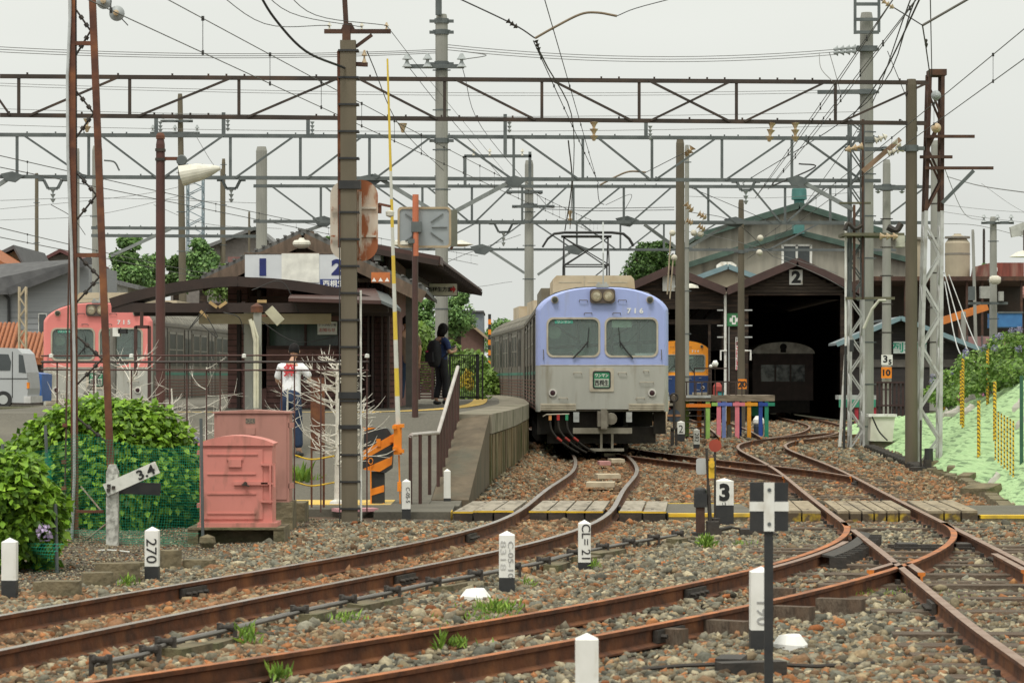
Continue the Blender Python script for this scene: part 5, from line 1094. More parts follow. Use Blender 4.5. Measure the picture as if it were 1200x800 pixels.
mb = MB(); mb.bar((X_(802), FYC - .2, Z_(312)), (X_(930), FYC - .2, Z_(271.5)), .5, .28); mb.bar((X_(930), FYC - .2, Z_(271.5)), (X_(1072), FYC - .2, Z_(307)), .5, .28); mb.slab((X_(802), FYC, Z_(311)), (X_(930), FYC, Z_(270.5)), (X_(930), FYC + 11, Z_(270.5)), (X_(802), FYC + 11, Z_(311)), .15); mb.slab((X_(930), FYC, Z_(270.5)), (X_(1072), FYC, Z_(306)), (X_(1072), FYC + 11, Z_(306)), (X_(930), FYC + 11, Z_(270.5)), .15)
mb.build('roof', GREEN_T, t)
mb = MB(); mb.bx(X_(928), X_(940), FYC - 1.2, FYC, Z_(275), Z_(264)); mb.build('vent_hood', TEAL, t)
for a, b in ((917, 933), (934, 950)):
    MB().bx(X_(a), X_(b), FYC - .08, FYC - .02, Z_(311), Z_(288)).build('window', M('dark_pane', (.07, .08, .085), .2), t)
mb = MB(); [mb.bx(X_(a) - .06, X_(a) + .06, FYC - .12, FYC - .01, Z_(313), Z_(287)) for a in (917, 933.5, 950)]; [mb.bx(X_(917), X_(950), FYC - .12, FYC - .01, Z_(py) - .05, Z_(py) + .05) for py in (287.5, 312)]; mb.build('window_frame', WHITEP, t)
FYD = 138.0; s = F / FYD; t = thing('cream_shed', 'cream walled gable with pale blue roof edge behind the depot', 'shed', (11, FYD, 0)); CRM = M('cream_wall', (.46, .4, .3), .9, (.38, .33, .25), 1, .1)
mb = MB(); mb.prism([(X_(809), 0), (X_(930), 0), (X_(930), Z_(326)), (X_(871), Z_(304)), (X_(809), Z_(327))], FYD + 10, FYD + 11); mb.build('wall', CRM, t)
mb = MB(); mb.bar((X_(806), FYD + 9.8, Z_(327)), (X_(871), FYD + 9.8, Z_(303)), .4, .25); mb.bar((X_(871), FYD + 9.8, Z_(303)), (X_(934), FYD + 9.8, Z_(327)), .4, .25); mb.build('roof', BLUE_T, t)
mb = MB(); mb.prism([(X_(859) + .0, Z_(309)), (X_(884), Z_(309)), (X_(884), Z_(300)), (X_(878), Z_(296)), (X_(865), Z_(296)), (X_(859), Z_(300))], 149, 149.5)
mb.build('satellite_panel', WHITEP, label='pale rounded panel above the cream shed roof', cat='panel')
# right background: tank, silo, rusty roofs, conveyor, containers
YB = 175.0; s = F / YB
t = thing('storage_tank', 'cream storage tank with domed top on the right', 'tank', W(1122, 400, YB)); c = W(1122, 330, YB); r_ = 14.5 / s
mb = MB(); mb.lathe([(r_, -.1), (r_, Z_(285) - c.z), (r_ * .6, Z_(277) - c.z), (r_ * .3, Z_(275.5) - c.z), (r_ * .3, Z_(274) - c.z)], c, 24); mb.build('shell', CRM, t); mb = MB(); mb.lathe([(r_ * 1.02, 0), (r_ * 1.02, .12)], c + Vector((0, 0, 1.6)), 24); mb.lathe([(r_ * 1.02, 0), (r_ * 1.02, .12)], c + Vector((0, 0, 2.6)), 24); mb.build('band', M('band_grey', (.25, .23, .2), .7), t)
MB().bx(X_(1108), X_(1137), YB - .5, YB + 1, 0, Z_(330)).build('tank_stand', RUST_D, t)
t = thing('cream_building', 'pale building behind the right lattice column', 'building', W(1085, 400, YB)); MB().bx(X_(1068), X_(1090), YB + 2, YB + 10, 0, Z_(278)).build('wall', CRM, t); MB().bx(X_(1066), X_(1092), YB + 1.8, YB + 10, Z_(279), Z_(276)).build('roof', M('band_grey', (.25, .23, .2)), t)
t = thing('brown_gantry_shed', 'long dark brown open shed behind the right hand poles', 'shed', W(1120, 400, 140)); s = F / 140
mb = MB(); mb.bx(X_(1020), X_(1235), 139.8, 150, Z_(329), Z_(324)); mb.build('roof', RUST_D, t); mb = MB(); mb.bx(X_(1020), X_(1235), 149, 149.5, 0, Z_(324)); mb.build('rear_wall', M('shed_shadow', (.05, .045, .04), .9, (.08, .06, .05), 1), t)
mb = MB(); [mb.bx(X_(a), X_(a + 2.5), 140, 140.2, 0, Z_(326)) for a in (1060, 1098, 1132, 1150, 1196)]; mb.build('post', RUST_D, t)
t = thing('conveyor', 'orange inclined conveyor arm in the right background', 'conveyor', W(1130, 372, 136)); mb = MB(); mb.bar(W(1104, 376, 136), W(1157, 359, 136), .3, .35); mb.build('arm', M('faded_orange', (.6, .2, .04), .7, (.45, .15, .04), 3), t); mb = MB(); mb.bar(W(1125, 370, 136), W(1125, 430, 136), .15); mb.build('leg', RUST_D, t)
t = thing('blue_container', 'blue container behind the right utility pole', 'container', W(1184, 383, 130)); s = F / 130; MB().bx(X_(1170), X_(1198), 130, 133, Z_(383), Z_(366)).build('box', M('container_blue', (.05, .18, .4), .6, (.04, .14, .33), 3), t); MB().bx(X_(1169), X_(1199), 129.95, 130.0, Z_(367), Z_(365)).build('rim', GALV, t)
t = thing('rusty_roofed_building', 'rusty red roofed building at the right edge', 'building', W(1200, 400, 160)); s = F / 160
mb = MB(); mb.slab((X_(1150), 158, Z_(346)), (X_(1230), 158, Z_(346)), (X_(1230), 168, Z_(329)), (X_(1163), 168, Z_(329)), .2); mb.prism([(X_(1185), Z_(332)), (X_(1230), Z_(332)), (X_(1230), Z_(301)), (X_(1190), Z_(301))], 168, 175); mb.build('roof', M('rusty_roof', (.22, .06, .045), .8, (.14, .045, .035), 1.5, .2, stretch=(5, 1, .5), dirt=(.3, .2, .16), dscale=.6), t)
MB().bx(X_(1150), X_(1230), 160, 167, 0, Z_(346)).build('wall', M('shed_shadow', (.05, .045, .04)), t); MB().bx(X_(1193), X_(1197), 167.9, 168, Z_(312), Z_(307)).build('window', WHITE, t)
t = thing('pink_hoarding', 'dull pink sheet fence above the flowering bank', 'fence', W(1150, 430, 120)); s = F / 120; MB().bx(X_(1133), X_(1185), 120, 120.1, Z_(440), Z_(394)).build('sheet', M('dull_pink', (.33, .2, .2), .8, (.27, .16, .16), 3), t); mb = MB(); [mb.bx(X_(a), X_(a + 1), 119.9, 119.99, Z_(440), Z_(393)) for a in (1133, 1150, 1167, 1184)]; mb.build('post', GALV, t)
# left houses
def house(label, px0, px1, pyb, pye, pyr, Y, wall, roof, name='house', ridge=None, depth=8, hip=False):
    global s
    s = F / Y; t = thing(name, label, 'house', W((px0 + px1) / 2, pyb, Y)); x0_, x1_ = X_(px0), X_(px1); xr = X_(ridge if ridge is not None else (px0 + px1) / 2); ze, zr_ = Z_(pye), Z_(pyr)
    MB().prism([(x0_, 0), (x1_, 0), (x1_, ze), (xr, zr_ - .15), (x0_, ze)], Y, Y + depth).build('wall', wall, t)
    mb = MB(); o_ = .5; k1 = (zr_ - ze) / max(.1, xr - x0_); k2 = (zr_ - ze) / max(.1, x1_ - xr)
    mb.slab((x0_ - o_, Y - .5, ze - k1 * o_ + .1), (xr, Y - .5, zr_ + .1), (xr, Y + depth + .5, zr_ + .1), (x0_ - o_, Y + depth + .5, ze - k1 * o_ + .1), .18)
    mb.slab((xr, Y - .5, zr_ + .1), (x1_ + o_, Y - .5, ze - k2 * o_ + .1), (x1_ + o_, Y + depth + .5, ze - k2 * o_ + .1), (xr, Y + depth + .5, zr_ + .1), .18)
    mb.build('roof', roof, t); return t
SIDING = M('grey_siding', (.3, .31, .33), .7, (.26, .27, .29), 2, .1, stretch=(.3, 1, 8)); SLATE = M('dark_slate', (.1, .1, .105), .8, (.07, .07, .075), 3, .2); TILE = M('orange_tile', (.38, .14, .06), .8, (.25, .09, .045), 6, .6, stretch=(6, 1, 1)); GTILE = M('grey_tile', (.2, .2, .2), .7, (.12, .12, .125), 8, .5, stretch=(5, 1, 1))
YH_ = 112.0; s = F / YH_; t = thing('siding_house', 'two storey grey sided house with dark slate roof at the left', 'house', W(50, 440, YH_))
mb = MB(); mb.prism([(X_(-60), 0), (X_(104), 0), (X_(104), Z_(309)), (X_(104), Z_(309)), (X_(10), Z_(342)), (X_(-60), Z_(342))], YH_, YH_ + 8); mb.build('wall', SIDING, t)
mb = MB(); mb.slab((X_(-70), YH_ - .6, Z_(341)), (X_(14), YH_ - .6, Z_(341)), (X_(110), YH_ - .4, Z_(303)), (X_(-10), YH_ + 2, Z_(307)), .15); mb.bar((X_(13), YH_ - .62, Z_(342)), (X_(110), YH_ - .45, Z_(304.5)), .1, .3); mb.build('roof', SLATE, t)
mb = MB(); mb.cyl((X_(11), YH_ - .1, 1), (X_(11), YH_ - .1, Z_(350)), .06); mb.cyl((X_(11), YH_ - .1, Z_(350)), (X_(3), YH_ - .3, Z_(342)), .06); mb.build('downpipe', BLACKP, t)
MB().bx(X_(46), X_(54), YH_ - .06, YH_ - .01, Z_(390), Z_(368)).build('window', GLASS_D, t); MB().bx(X_(45), X_(55), YH_ - .03, YH_ - .005, Z_(391), Z_(367)).build('window_frame', WHITEP, t)
mb = MB(); [mb.bx(X_(10.5), X_(104), YH_ - .012, YH_ - .001, 1 + .22 * k, 1.02 + .22 * k) for k in range(16)]; mb.build('siding_line', M('siding_shadow', (.2, .21, .22), .8), t)
YT = 100.0; s = F / YT; t = thing('tiled_outbuilding', 'low outbuilding with orange pantile roof behind the silver van', 'building', W(20, 430, YT))
mb = MB(); mb.slab((X_(-60), YT, Z_(422)), (X_(49), YT, Z_(422)), (X_(38), YT + 4, Z_(392)), (X_(-60), YT + 4, Z_(372) + .0), .15)
for k in range(15):
    x = X_(-30 + k * 5.6); x2_ = X_(-38 + k * 5.2); mb.tube([(x, YT, Z_(421)), (x2_, YT + 3.9, Z_(392) + (.45 if k < 8 else .1))], .07, 6)
mb.build('roof', TILE, t); MB().bx(X_(-60), X_(47), YT + .3, YT + 4, 0, Z_(423)).build('wall', M('dark_timber_wall', (.06, .05, .045), .9), t)
house('pale house gable with brown edged dark roof at far left', -40, 33, 440, 318, 290, 135, M('tan_wall', (.45, .33, .2), .8), SLATE, ridge=18)
house('small house with red brown roof behind the grey house', 55, 90, 440, 303, 294, 150, M('dim_wall', (.2, .18, .17), .8), M('redbrown_roof', (.13, .05, .05), .7), ridge=72)
house('orange roofed corner of a house at the left edge', -60, -6, 440, 303, 288, 128, CRM, TILE, ridge=-30)
house('white walled house with grey tiled roof behind the pink train', 102, 150, 440, 334, 326, 125, M('white_wall', (.6, .6, .56), .8), GTILE, ridge=118)
house('large house with grey ribbed roof behind the station', 200, 345, 440, 306, 268, 150, M('dim_wall', (.2, .18, .17)), GTILE, ridge=300)
house('house with pale tan tiled roof beyond the platform', 518, 566, 440, 392, 372, 170, M('redbrown_wall', (.17, .1, .085), .8), M('tan_tile', (.42, .33, .22), .8, (.33, .25, .17), 5, .3), ridge=542)
s = F / 185; t = thing('grey_block', 'blue grey modern block beyond the platform gate', 'building', W(556, 440, 185)); MB().bx(X_(541), X_(566), 185, 195, 0, Z_(366)).build('wall', M('bluegrey_wall', (.2, .23, .27), .8), t); MB().bx(X_(540), X_(567), 184.8, 195.2, Z_(366), Z_(364)).build('roof', SLATE, t)
house('low brown roofed house behind the gate hedge', 490, 556, 450, 426, 402, 150, M('dim_wall', (.2, .18, .17)), M('brown_tile', (.15, .12, .11), .8, (.1, .08, .075), 5, .3), ridge=528)
# ------------------------------------------------------------------ overhead gantries
def insulator(parent, p, q, r=.07, n=3, mat=None, name='insulator'):
    p, q = Vector(p), Vector(q); d = q - p; L_ = d.length; d.normalize(); mb = MB(); pts, rs = [], []
    for k in range(n):
        a = (k + .1) / n; b = (k + .55) / n; c = (k + .9) / n
        pts += [p + d * L_ * a, p + d * L_ * (a + .02), p + d * L_ * b, p + d * L_ * c]; rs += [r * .35, r, r * .55, r * .3]
    mb.tube(pts, rs, 10); return mb.build(name, mat or INSW, parent, smooth=False)
def gantry(label, Y0, Y1, x0, x1, yt0, yt1, yb0, yb1, verts, diags, mat, w_=.09, group=None):
    """truss beam; chord heights read at the photo's left and right ends (x0, x1)"""
    def PT(px, top):
        u = (px - x0) / (x1 - x0); Y = 1 / ((1 - u) / Y0 + u / Y1); py = (yt0 + (yt1 - yt0) * u) if top else (yb0 + (yb1 - yb0) * u); return W(px, py, Y)
    t = thing('overhead_gantry', label, 'gantry', PT((x0 + x1) / 2, False)); d = w_
    for top in (True, False):
        a, b = PT(x0, top), PT(x1, top); mb = MB(); mb.bar(a, b, d * .9, d); mb.bar(a + Vector((0, .1, d * .35)), b + Vector((0, .1, d * .35)), d * 1.4, d * .2)
        n = int((b - a).length / .35)
        for k in range(n):
            if rnd.random() < .4: c = a.lerp(b, (k + .5) / n); mb.box(c + Vector((0, 0, d * .65)), (.035, .035, .05))
        mb.build('top_chord' if top else 'bottom_chord', mat, t)
    for v in verts:
        mb = MB(); mb.bar(PT(v, True), PT(v, False), d * .75, d * .6); mb.build('vertical', mat, t)
    for a, b, up in diags:          # up: from bottom at a to top at b, else top at a to bottom at b
        mb = MB(); mb.bar(PT(a, not up) + Vector((0, -.03, 0)), PT(b, up) + Vector((0, -.03, 0)), d * .7, d * .55); mb.build('diagonal', mat, t)
    return t, PT
BRG = M('brown_gantry_steel', (.05, .037, .031), .75, (.034, .027, .024), 2, .2, dirt=(.085, .052, .036), dscale=1.5)
t1_, P1 = gantry('long rust brown truss beam nearest the camera spanning all tracks', 56.4, 57.7, 0, 1085, 89.5, 97, 135, 144.5,
    [22, 152, 280, 405, 521, 635, 749, 863, 979], [(-20, 12, False), (35, 140, True), (162, 272, True), (290, 396, True), (420, 512, False), (533, 627, False), (646, 740, False), (760, 855, False), (762, 857, True), (872, 968, True), (985, 1088, True)], BRG, .08)
t2_, P2 = gantry('upper grey truss beam carried by the tall round pole', 72, 74, -10, 1032, 158, 162.5, 207, 212,
    [20, 104, 270, 352, 433, 602, 683, 764, 846, 928], [(27, 100, False), (118, 183, False), (192, 262, True), (276, 345, True), (360, 425, True), (440, 506, True), (530, 600, False), (608, 678, False), (700, 762, False), (768, 840, True), (850, 922, True), (940, 1000, True), (940, 1010, False)], GALV, .092)
t3_, P3 = gantry('second grey truss beam behind the tall round pole', 92, 93, 297, 1095, 218, 219, 259.5, 261,
    [376, 495, 553, 612, 672, 731, 830, 920, 973], [(318, 374, False), (380, 430, False), (440, 500, False), (500, 550, False), (557, 600, True), (620, 665, True), (676, 728, True), (740, 788, True), (812, 862, False), (880, 915, False), (922, 968, True), (1030, 1085, True)], GALV, .1)
t4_, P4 = gantry('far grey truss beam low over the train roof', 116, 117, 385, 1050, 261, 262, 292, 293,
    [468, 562, 676, 727, 778, 868], [(500, 558, True), (570, 612, True), (626, 672, False), (680, 722, False), (735, 775, True), (790, 840, True), (900, 960, True)], GALV, .1)
t5_, P5 = gantry('distant grey gantry beam left of the station', 95, 95, 107, 300, 267, 268, 276, 277, [], [], GALV, .1)
def knee(pxa, pya, pxb, pyb, Y, t, w_=.1):
    MB().bar(W(pxa, pya, Y), W(pxb, pyb, Y), w_, w_).build('knee_brace', M('pale_brace', (.24, .26, .26), .6, metal=.2), t)
knee(438, 205, 512, 250, 73, t2_); knee(600, 212, 518, 256, 73, t2_); knee(12, 208, -10, 222, 72, t2_); knee(938, 212, 1000, 246, 73, t2_)
knee(572, 292, 615, 320, 116, t4_); knee(674, 292, 630, 322, 116, t4_); knee(755, 263, 792, 290, 93, t3_); knee(860, 259, 803, 292, 93, t3_); knee(200, 268, 130, 300, 95, t5_); knee(392, 259, 355, 272, 93, t3_)
for px, py, Y, t in ((604, 212, 73, t2_), (437, 210, 73, t2_), (15, 207, 72, t2_), (935, 212, 73, t2_), (565, 292, 116, t4_), (675, 292, 116, t4_), (735, 259, 93, t3_), (862, 260, 93, t3_), (380, 259, 93, t3_)):
    c = W(px, py, Y); s_ = Y / F; MB().add([c + Vector((-14 * s_, -.08, 3 * s_)), c + Vector((-8 * s_, -.08, -5 * s_)), c + Vector((3 * s_, -.08, -7 * s_)), c + Vector((14 * s_, -.08, 1 * s_)), c + Vector((0, -.08, 6 * s_)),
        c + Vector((-14 * s_, .0, 3 * s_)), c + Vector((-8 * s_, .0, -5 * s_)), c + Vector((3 * s_, .0, -7 * s_)), c + Vector((14 * s_, .0, 1 * s_)), c + Vector((0, .0, 6 * s_))], [(0, 1, 2, 3, 4), (9, 8, 7, 6, 5), (0, 5, 6, 1), (1, 6, 7, 2), (2, 7, 8, 3), (3, 8, 9, 4), (4, 9, 5, 0)]).build('gusset', GALV, t)
# drooping U hangers below the chords
def ubracket(px, py, Y, t, w_=28):
    s_ = Y / F; c = W(px, py, Y); mb = MB(); P = [c + Vector((a * s_, 0, b * s_)) for a, b in ((-w_ * .6, 0), (-w_ * .38, 0), (-w_ * .2, -10), (w_ * .2, -10), (w_ * .38, 0), (w_ * .6, 0))]
    for a, b in zip(P[:-1], P[1:]): mb.bar(a, b, .07, .07)
    mb.build('hanger', GALV, t); insulator(t, c + Vector((0, 0, -10 * s_)), c + Vector((0, 0, -27 * s_)), .07, 3, INSG)
for px, py, Y, t in ((62, 211, 72, t2_), (271, 211, 73, t2_), (590, 262, 93, t3_), (874, 213, 73, t2_)): ubracket(px, py, Y, t)
for px, py, t, Y in ((102, 140, t2_, 72), (668, 248, t4_, 100)): insulator(t, W(px, py - 2, Y), W(px, py + 16, Y), .1, 2, INSB)
for px, py, Y, t, m_ in ((472, 143, 57, t1_, INSB), (696, 142, 57, t1_, INSB), (905, 143, 57.5, t1_, INSB), (932, 143, 57.5, t1_, INSB)):
    insulator(t, W(px, py, Y), W(px + (-4 if px == 905 else 0), py + 24 if px != 472 else py + 14, Y), .09, 3 if px != 472 else 1, m_)
for px, pt, pb, Y, t in ((592, 134, 183, 73, t2_), (183, 138, 158, 73, t2_), (262, 132, 158, 73, t2_), (361, 138, 158, 73, t2_), (757, 143, 160, 73, t2_)):
    mb = MB(); mb.bar(W(px, pt, Y), W(px, pb, Y), .09); mb.build('stub_post', GALV, t); insulator(t, W(px + 5, pt + 4, Y), W(px + 5, pt + 22, Y), .06, 4, INSG)
mb = MB(); Y = 97; [mb.bar(W(*a, Y), W(*b, Y), .1) for a, b in (((544, 183), (623, 183)), ((545, 183), (545, 217)), ((621, 178), (621, 218)))]; mb.build('frame_bracket', GALV, t3_)
for px in (555, 574, 612): insulator(t3_, W(px, 183, 97), W(px, 174, 97), .07, 2, INSW)

# ------------------------------------------------------------------ poles and masts
def pole(label, px, pt, Y, w_px, mat, zb=-.1, wt=None, lean=0, bands=0, name='utility_pole', cat='utility pole', clamp=(), pxb=None, bandm=None):
    s = F / Y; r = w_px / s / 2; rt = (wt or w_px * .85) / s / 2; a = W(px if pxb is None else pxb, 442, Y); a.z = zb; b = W(px, pt, Y)
    t = thing(name, label, cat, a); mb = MB(); mb.tube([a, a.lerp(b, .985), b], [r, rt, rt * .8], 16); o = mb.build('shaft', mat, t, smooth=False)
    if bands:
        k = 0; H = b.z - a.z; z = .6
        while z < H - .2 and k < 40:
            c = a.lerp(b, z / H); rr = r + (rt - r) * z / H + .008; m2 = MB(); m2.cyl(c, c + Vector((0, 0, .035)), rr, n=14)
            for sx in (-1, 1): m2.bar(c + Vector((sx * rr, 0, .02)), c + Vector((sx * (rr + .06), 0, .02)), .03)
            m2.build('step_band', bandm or DARK, t); z += bands; k += 1
    for py in clamp: c = W(px, py, Y); m2 = MB(); m2.cyl(c - Vector((0, 0, .06)), c + Vector((0, 0, .06)), rt + .03, n=14); m2.box(c, (rt * 2 + .3, .1, .07)); m2.build('clamp', GALV, t)
    return t, s
CP = M('brownish_concrete_pole', (.17, .145, .105), .9, (.125, .108, .078), 3, .2, dirt=(.1, .09, .07), dscale=1, stretch=(1, 1, .25))
CPD = M('dark_concrete_pole', (.13, .11, .08), .9, (.1, .085, .062), 3, .2, stretch=(1, 1, .25))
CPG = M('grey_concrete_pole', (.33, .33, .3), .9, (.25, .25, .23), 2.5, .2, dirt=(.17, .17, .16), dscale=.9, stretch=(1, 1, .25))
# near pole with black step bands and mounted sign board
Y = 35.6; t, s = pole('square brown concrete pole with black step bands near the striped crossing machine', 411, 48, Y, 19, CP, clamp=())
m_ = t.children[0]; bpy.data.objects.remove(m_); mb = MB(); mb.bar(W(410, 650, Y), W(408, 48, Y), .19, .17); mb.build('shaft', CP, t)
py = 60
while py < 610:
    c = W(408.3 + (py / 600) * 2.4, py, Y); mb = MB(); mb.bx(c.x - .125, c.x + .125, c.y - .1, c.y + .1, c.z - .012, c.z + .012); mb.build('step_band', BLACKP, t); py += 31.5
for py, h in ((217, .1), (463, .08), (500, .05)): c = W(410, py, Y); MB().box(c, (.27, .22, h)).build('clamp', BLACKP, t)
mb = MB(); mb.tube([W(423, 610, Y), W(422.5, 340, Y)], .014, 8); mb.build('white_conduit', WHITEP, t)
mb = MB(); mb.bar(W(398.5, 290, Y), W(397.5, 60, Y + .1), .05, .05); [mb.bar(W(398, py, Y), W(404, py + 20 * (-1) ** k, Y), .025) for k, py in enumerate(range(70, 210, 22))]; mb.build('rusty_angle', RUST, t)
mb = MB(); mb.tube([W(398, 615, Y - .2), W(398, 240, Y - .15)], .007, 5); mb.build('earth_wire', WIREM, t)
mb = MB(); mb.bar(W(380, 37, Y), W(458, 37, Y), .06, .05); mb.bar(W(417, 55, Y), W(436, 41, Y), .04); mb.bar(W(406, 37, Y), W(404, 0, Y), .06); mb.bar(W(406, 60, Y), W(406, 30, Y), .1); mb.bar(W(411, 75, Y), W(431, 76, Y), .05); mb.add([W(398, 38, Y), W(418, 38, Y), W(412, 27, Y), W(403, 27, Y)], [(0, 1, 2, 3)]); mb.build('crossarm', RUST_D, t)
for px, py in ((386, 37), (424, 37), (453, 37)): insulator(t, W(px, py, Y), W(px, py - 11, Y), .03, 2, INSB if px == 453 else INSW)
insulator(t, W(427, 75, Y), W(427, 58, Y), .035, 2, INSB)
# rusted oval sign back
RSB = M('rusty_white_enamel', (.62, .57, .5), .7, (.55, .48, .4), 4, .05, dirt=(.33, .1, .035), dscale=5, dfac=(.53, .6), stretch=(1.3, 1, .5))
RSR = M('rusty_orange_enamel', (.6, .52, .44), .7, (.5, .36, .26), 6, .05, dirt=(.33, .11, .045), dscale=5, dfac=(.47, .55), stretch=(1.3, 1, .5))
Y = 35.9; s = F / Y; t = thing('rusty_sign', 'large rounded rusty white sign seen from behind on the banded pole', 'sign', W(415, 306, Y))
def rr_px(a, b, c, d, r): return rrect(X_(a), X_(b), Z_(d), Z_(c), r / s, 7)
plate('left_half', rr_px(387, 424, 212, 304, 17), [], Y, .02, RSB, t); plate('right_half', rr_px(404, 443, 211, 306, 19), [], Y - .03, .02, RSR, t)
mb = MB(); [mb.bx(X_(a), X_(b), Y - .06, Y - .03, Z_(py) - .012, Z_(py) + .012) for a, b, py in ((388, 403, 244), (388, 403, 277), (422, 441, 244), (422, 441, 277))]; mb.bx(X_(421), X_(424), Y - .07, Y - .03, Z_(304), Z_(225)); mb.build('rib', RSB, t)
mb = MB(); mb.bar(W(444, 239, Y), W(458, 242, Y), .03); mb.bx(X_(443), X_(447), Y, Y + .05, Z_(250), Z_(238)); mb.build('bracket', RUST, t); MB().lathe([(0.01, -.04), (.05, -.02), (.055, .03), (.02, .05)], W(457, 251, Y), 12).build('small_lamp', M('lamp_cream', (.7, .68, .6)), t)
# brown post with square sign backs
Y = 45.0; s = F / Y; t, s = pole('slim brown post with orange top carrying the square grey sign backs', 486.5, 262, Y, 7.5, BROWNP, zb=PZ - .1, wt=7, name='sign_post', cat='sign post')
MB().tube([W(486.8, 300, Y), W(487, 228, Y)], .05, 10).build('orange_top', M('salmon_paint', (.55, .17, .09), .6), t)
t = thing('metal_sign', 'rounded square grey metal sign backs on the slim brown post', 'sign', W(495, 292, Y)); GS = M('sign_back_grey', (.33, .36, .38), .45, (.28, .31, .33), 3, .02, metal=.3)
plate('panel', rr_px(467, 527, 243.5, 288, 4), [], Y + .12, .03, GS, t); plate('rim', rr_px(465.5, 528.5, 242, 290, 5), [rr_px(468, 526, 244.5, 287.5, 4)], Y + .1, .07, M('tan_rim', (.42, .33, .22), .6), t)
mb = MB(); P = [W(468, 243, Y + .3), W(536, 246, Y + 1.0), W(536, 289, Y + 1.0), W(468, 289, Y + .3)]; mb.add(P + [p + Vector((0, .03, 0)) for p in P], [(3, 2, 1, 0), (4, 5, 6, 7), (0, 1, 5, 4), (1, 2, 6, 5), (2, 3, 7, 6), (3, 0, 4, 7)]); mb.build('angled_panel', M('olive_back', (.17, .17, .14), .6), t)
mb = MB(); cx_, cz_ = 497, 266
for dx, dy in ((1, 1), (1, -1), (-1, 1), (-1, -1)): mb.bar(W(cx_ + 8 * dx, cz_ + 6 * dy, Y + .11), W(cx_ + 22 * dx, cz_ + 16 * dy, Y + .11), .04, .015)
mb.bar(W(506, 266, Y + .11), W(524, 266, Y + .11), .04, .015); mb.build('pressed_rib', M('rib_grey', (.22, .24, .25), .5), t)
mb = MB(); mb.bx(X_(482), X_(494), Y - .06, Y + .1, Z_(272), Z_(260)); mb.bx(X_(478), X_(486), Y - .05, Y + .1, Z_(285), Z_(280)); mb.build('clamp', GALV, t)
t = thing('platform_lamp', 'cream enamel lamp shade under the square sign back', 'lamp', W(477, 290, Y)); MB().lathe([(.02, .12), (.08, .1), (.2, .02), (.21, -.03), (.14, -.06), (0, -.07)], W(476, 285, Y + .3), 20).build('shade', M('lamp_cream', (.7, .68, .6)), t); MB().bar(W(476, 278, Y + .3), W(487, 276, Y + .05), .025).build('arm', RUST_D, t)
t = thing('platform_lamp', 'small cream lamp shade to the right of the square sign back', 'lamp', W(540, 287, 58)); MB().lathe([(.02, .08), (.1, .05), (.26, -.01), (.1, -.05), (0, -.05)], W(540, 286, 58), 18).build('shade', M('lamp_cream', (.7, .68, .6)), t); MB().bar(W(528, 292, 58), W(534, 283, 58), .05).build('arm', RUST, t)
# dark brown pole with white bell lamp
Y = 44.0; t, s = pole('thick dark brown steel pole with rounded cap and white lamp arm', 188, 163, Y, 12, M('maroon_pole', (.09, .036, .03), .55, (.07, .03, .027), 4, .05), wt=10.5, name='lamp_pole', cat='lamp pole')
MB().lathe([(.068, 0), (.066, .05), (.045, .09), (.0, .1)], W(188, 163, Y), 16).build('cap', RUST, t); mb = MB(); mb.bar(W(192, 186, Y), W(214, 186, Y), .05); mb.build('arm', RUST, t)
mb = MB(); [mb.bx(X_(182.5), X_(193.5), Y - .08, Y + .08, Z_(py) - .02, Z_(py) + .02) for py in (176, 187)]; mb.build('clamp', DARK, t)
MB().lathe([(.07, -.05), (.085, 0), (.06, .05)], W(213, 188, Y), 14, 'Y').build('knuckle', GALV, t)
c0 = W(212, 206, Y); c1 = W(258, 197, Y); t_ = thing('bell_lamp', 'white fluted bell shaped lamp pointing right from the brown pole', 'lamp', c0); mb = MB()
n = 20; rings = [((c0 + Vector((.0, 0, 0))), .155, .155), (c0.lerp(c1, .12), .15, .15), (c0.lerp(c1, .45), .135, .13), (c0.lerp(c1, .8), .09, .075), (c1, .03, .025)]; vs = []
for c, a, b in rings:
    for j in range(n): th = 6.2832 * j / n; vs.append(c + Vector((-.25 * b * math.sin(th), a * math.cos(th), b * math.sin(th))))
mb.add(vs, [(i * n + j, i * n + (j + 1) % n, (i + 1) * n + (j + 1) % n, (i + 1) * n + j) for i in range(4) for j in range(n)] + [tuple(range(n))[::-1]]); mb.build('shade', M('lamp_cream', (.7, .68, .6)), t_)
# rusty A frame mast
Y = 32.4; s = F / Y; t = thing('rusty_mast', 'tall rusty A frame steel mast with bolted tie rods at the left', 'mast', W(100, 640, Y)); 
mb = MB(); mb.bar(W(88, 640, Y), W(84, -60, Y), .075, .06); mb.build('leg', RUST, t); mb = MB(); mb.bar(W(130, 560, Y), W(106, -60, Y), .075, .06); mb.bar(W(130, 640, Y + .1), W(130, 540, Y), .05, .05); mb.build('leg', RUST, t)
for py in (51, 299):
    xl = 84 + 4 * py / 640; xr = 108 + 22 * py / 560; mb = MB(); mb.bar(W(xl, py, Y), W(xr, py, Y), .05, .045); mb.build('crossbar', RUST, t)
for k in range(11):
    ya = 10 + 48 * k; yb_ = ya + 30 if k % 2 == 0 else ya - 25; xa = 85 + 4 * ya / 640 + 3; xb = 107 + 22 * yb_ / 560; mb = MB(); a, b = W(xa, ya + (0 if k % 2 == 0 else 8), Y), W(xb, yb_, Y); mb.tube([a, b], .012, 6)
    for u in (.35, .65): c = a.lerp(b, u); mb.tube([c - (b - a).normalized() * .02, c + (b - a).normalized() * .02], .028, 6)
    mb.build('tie_rod', DARK, t)
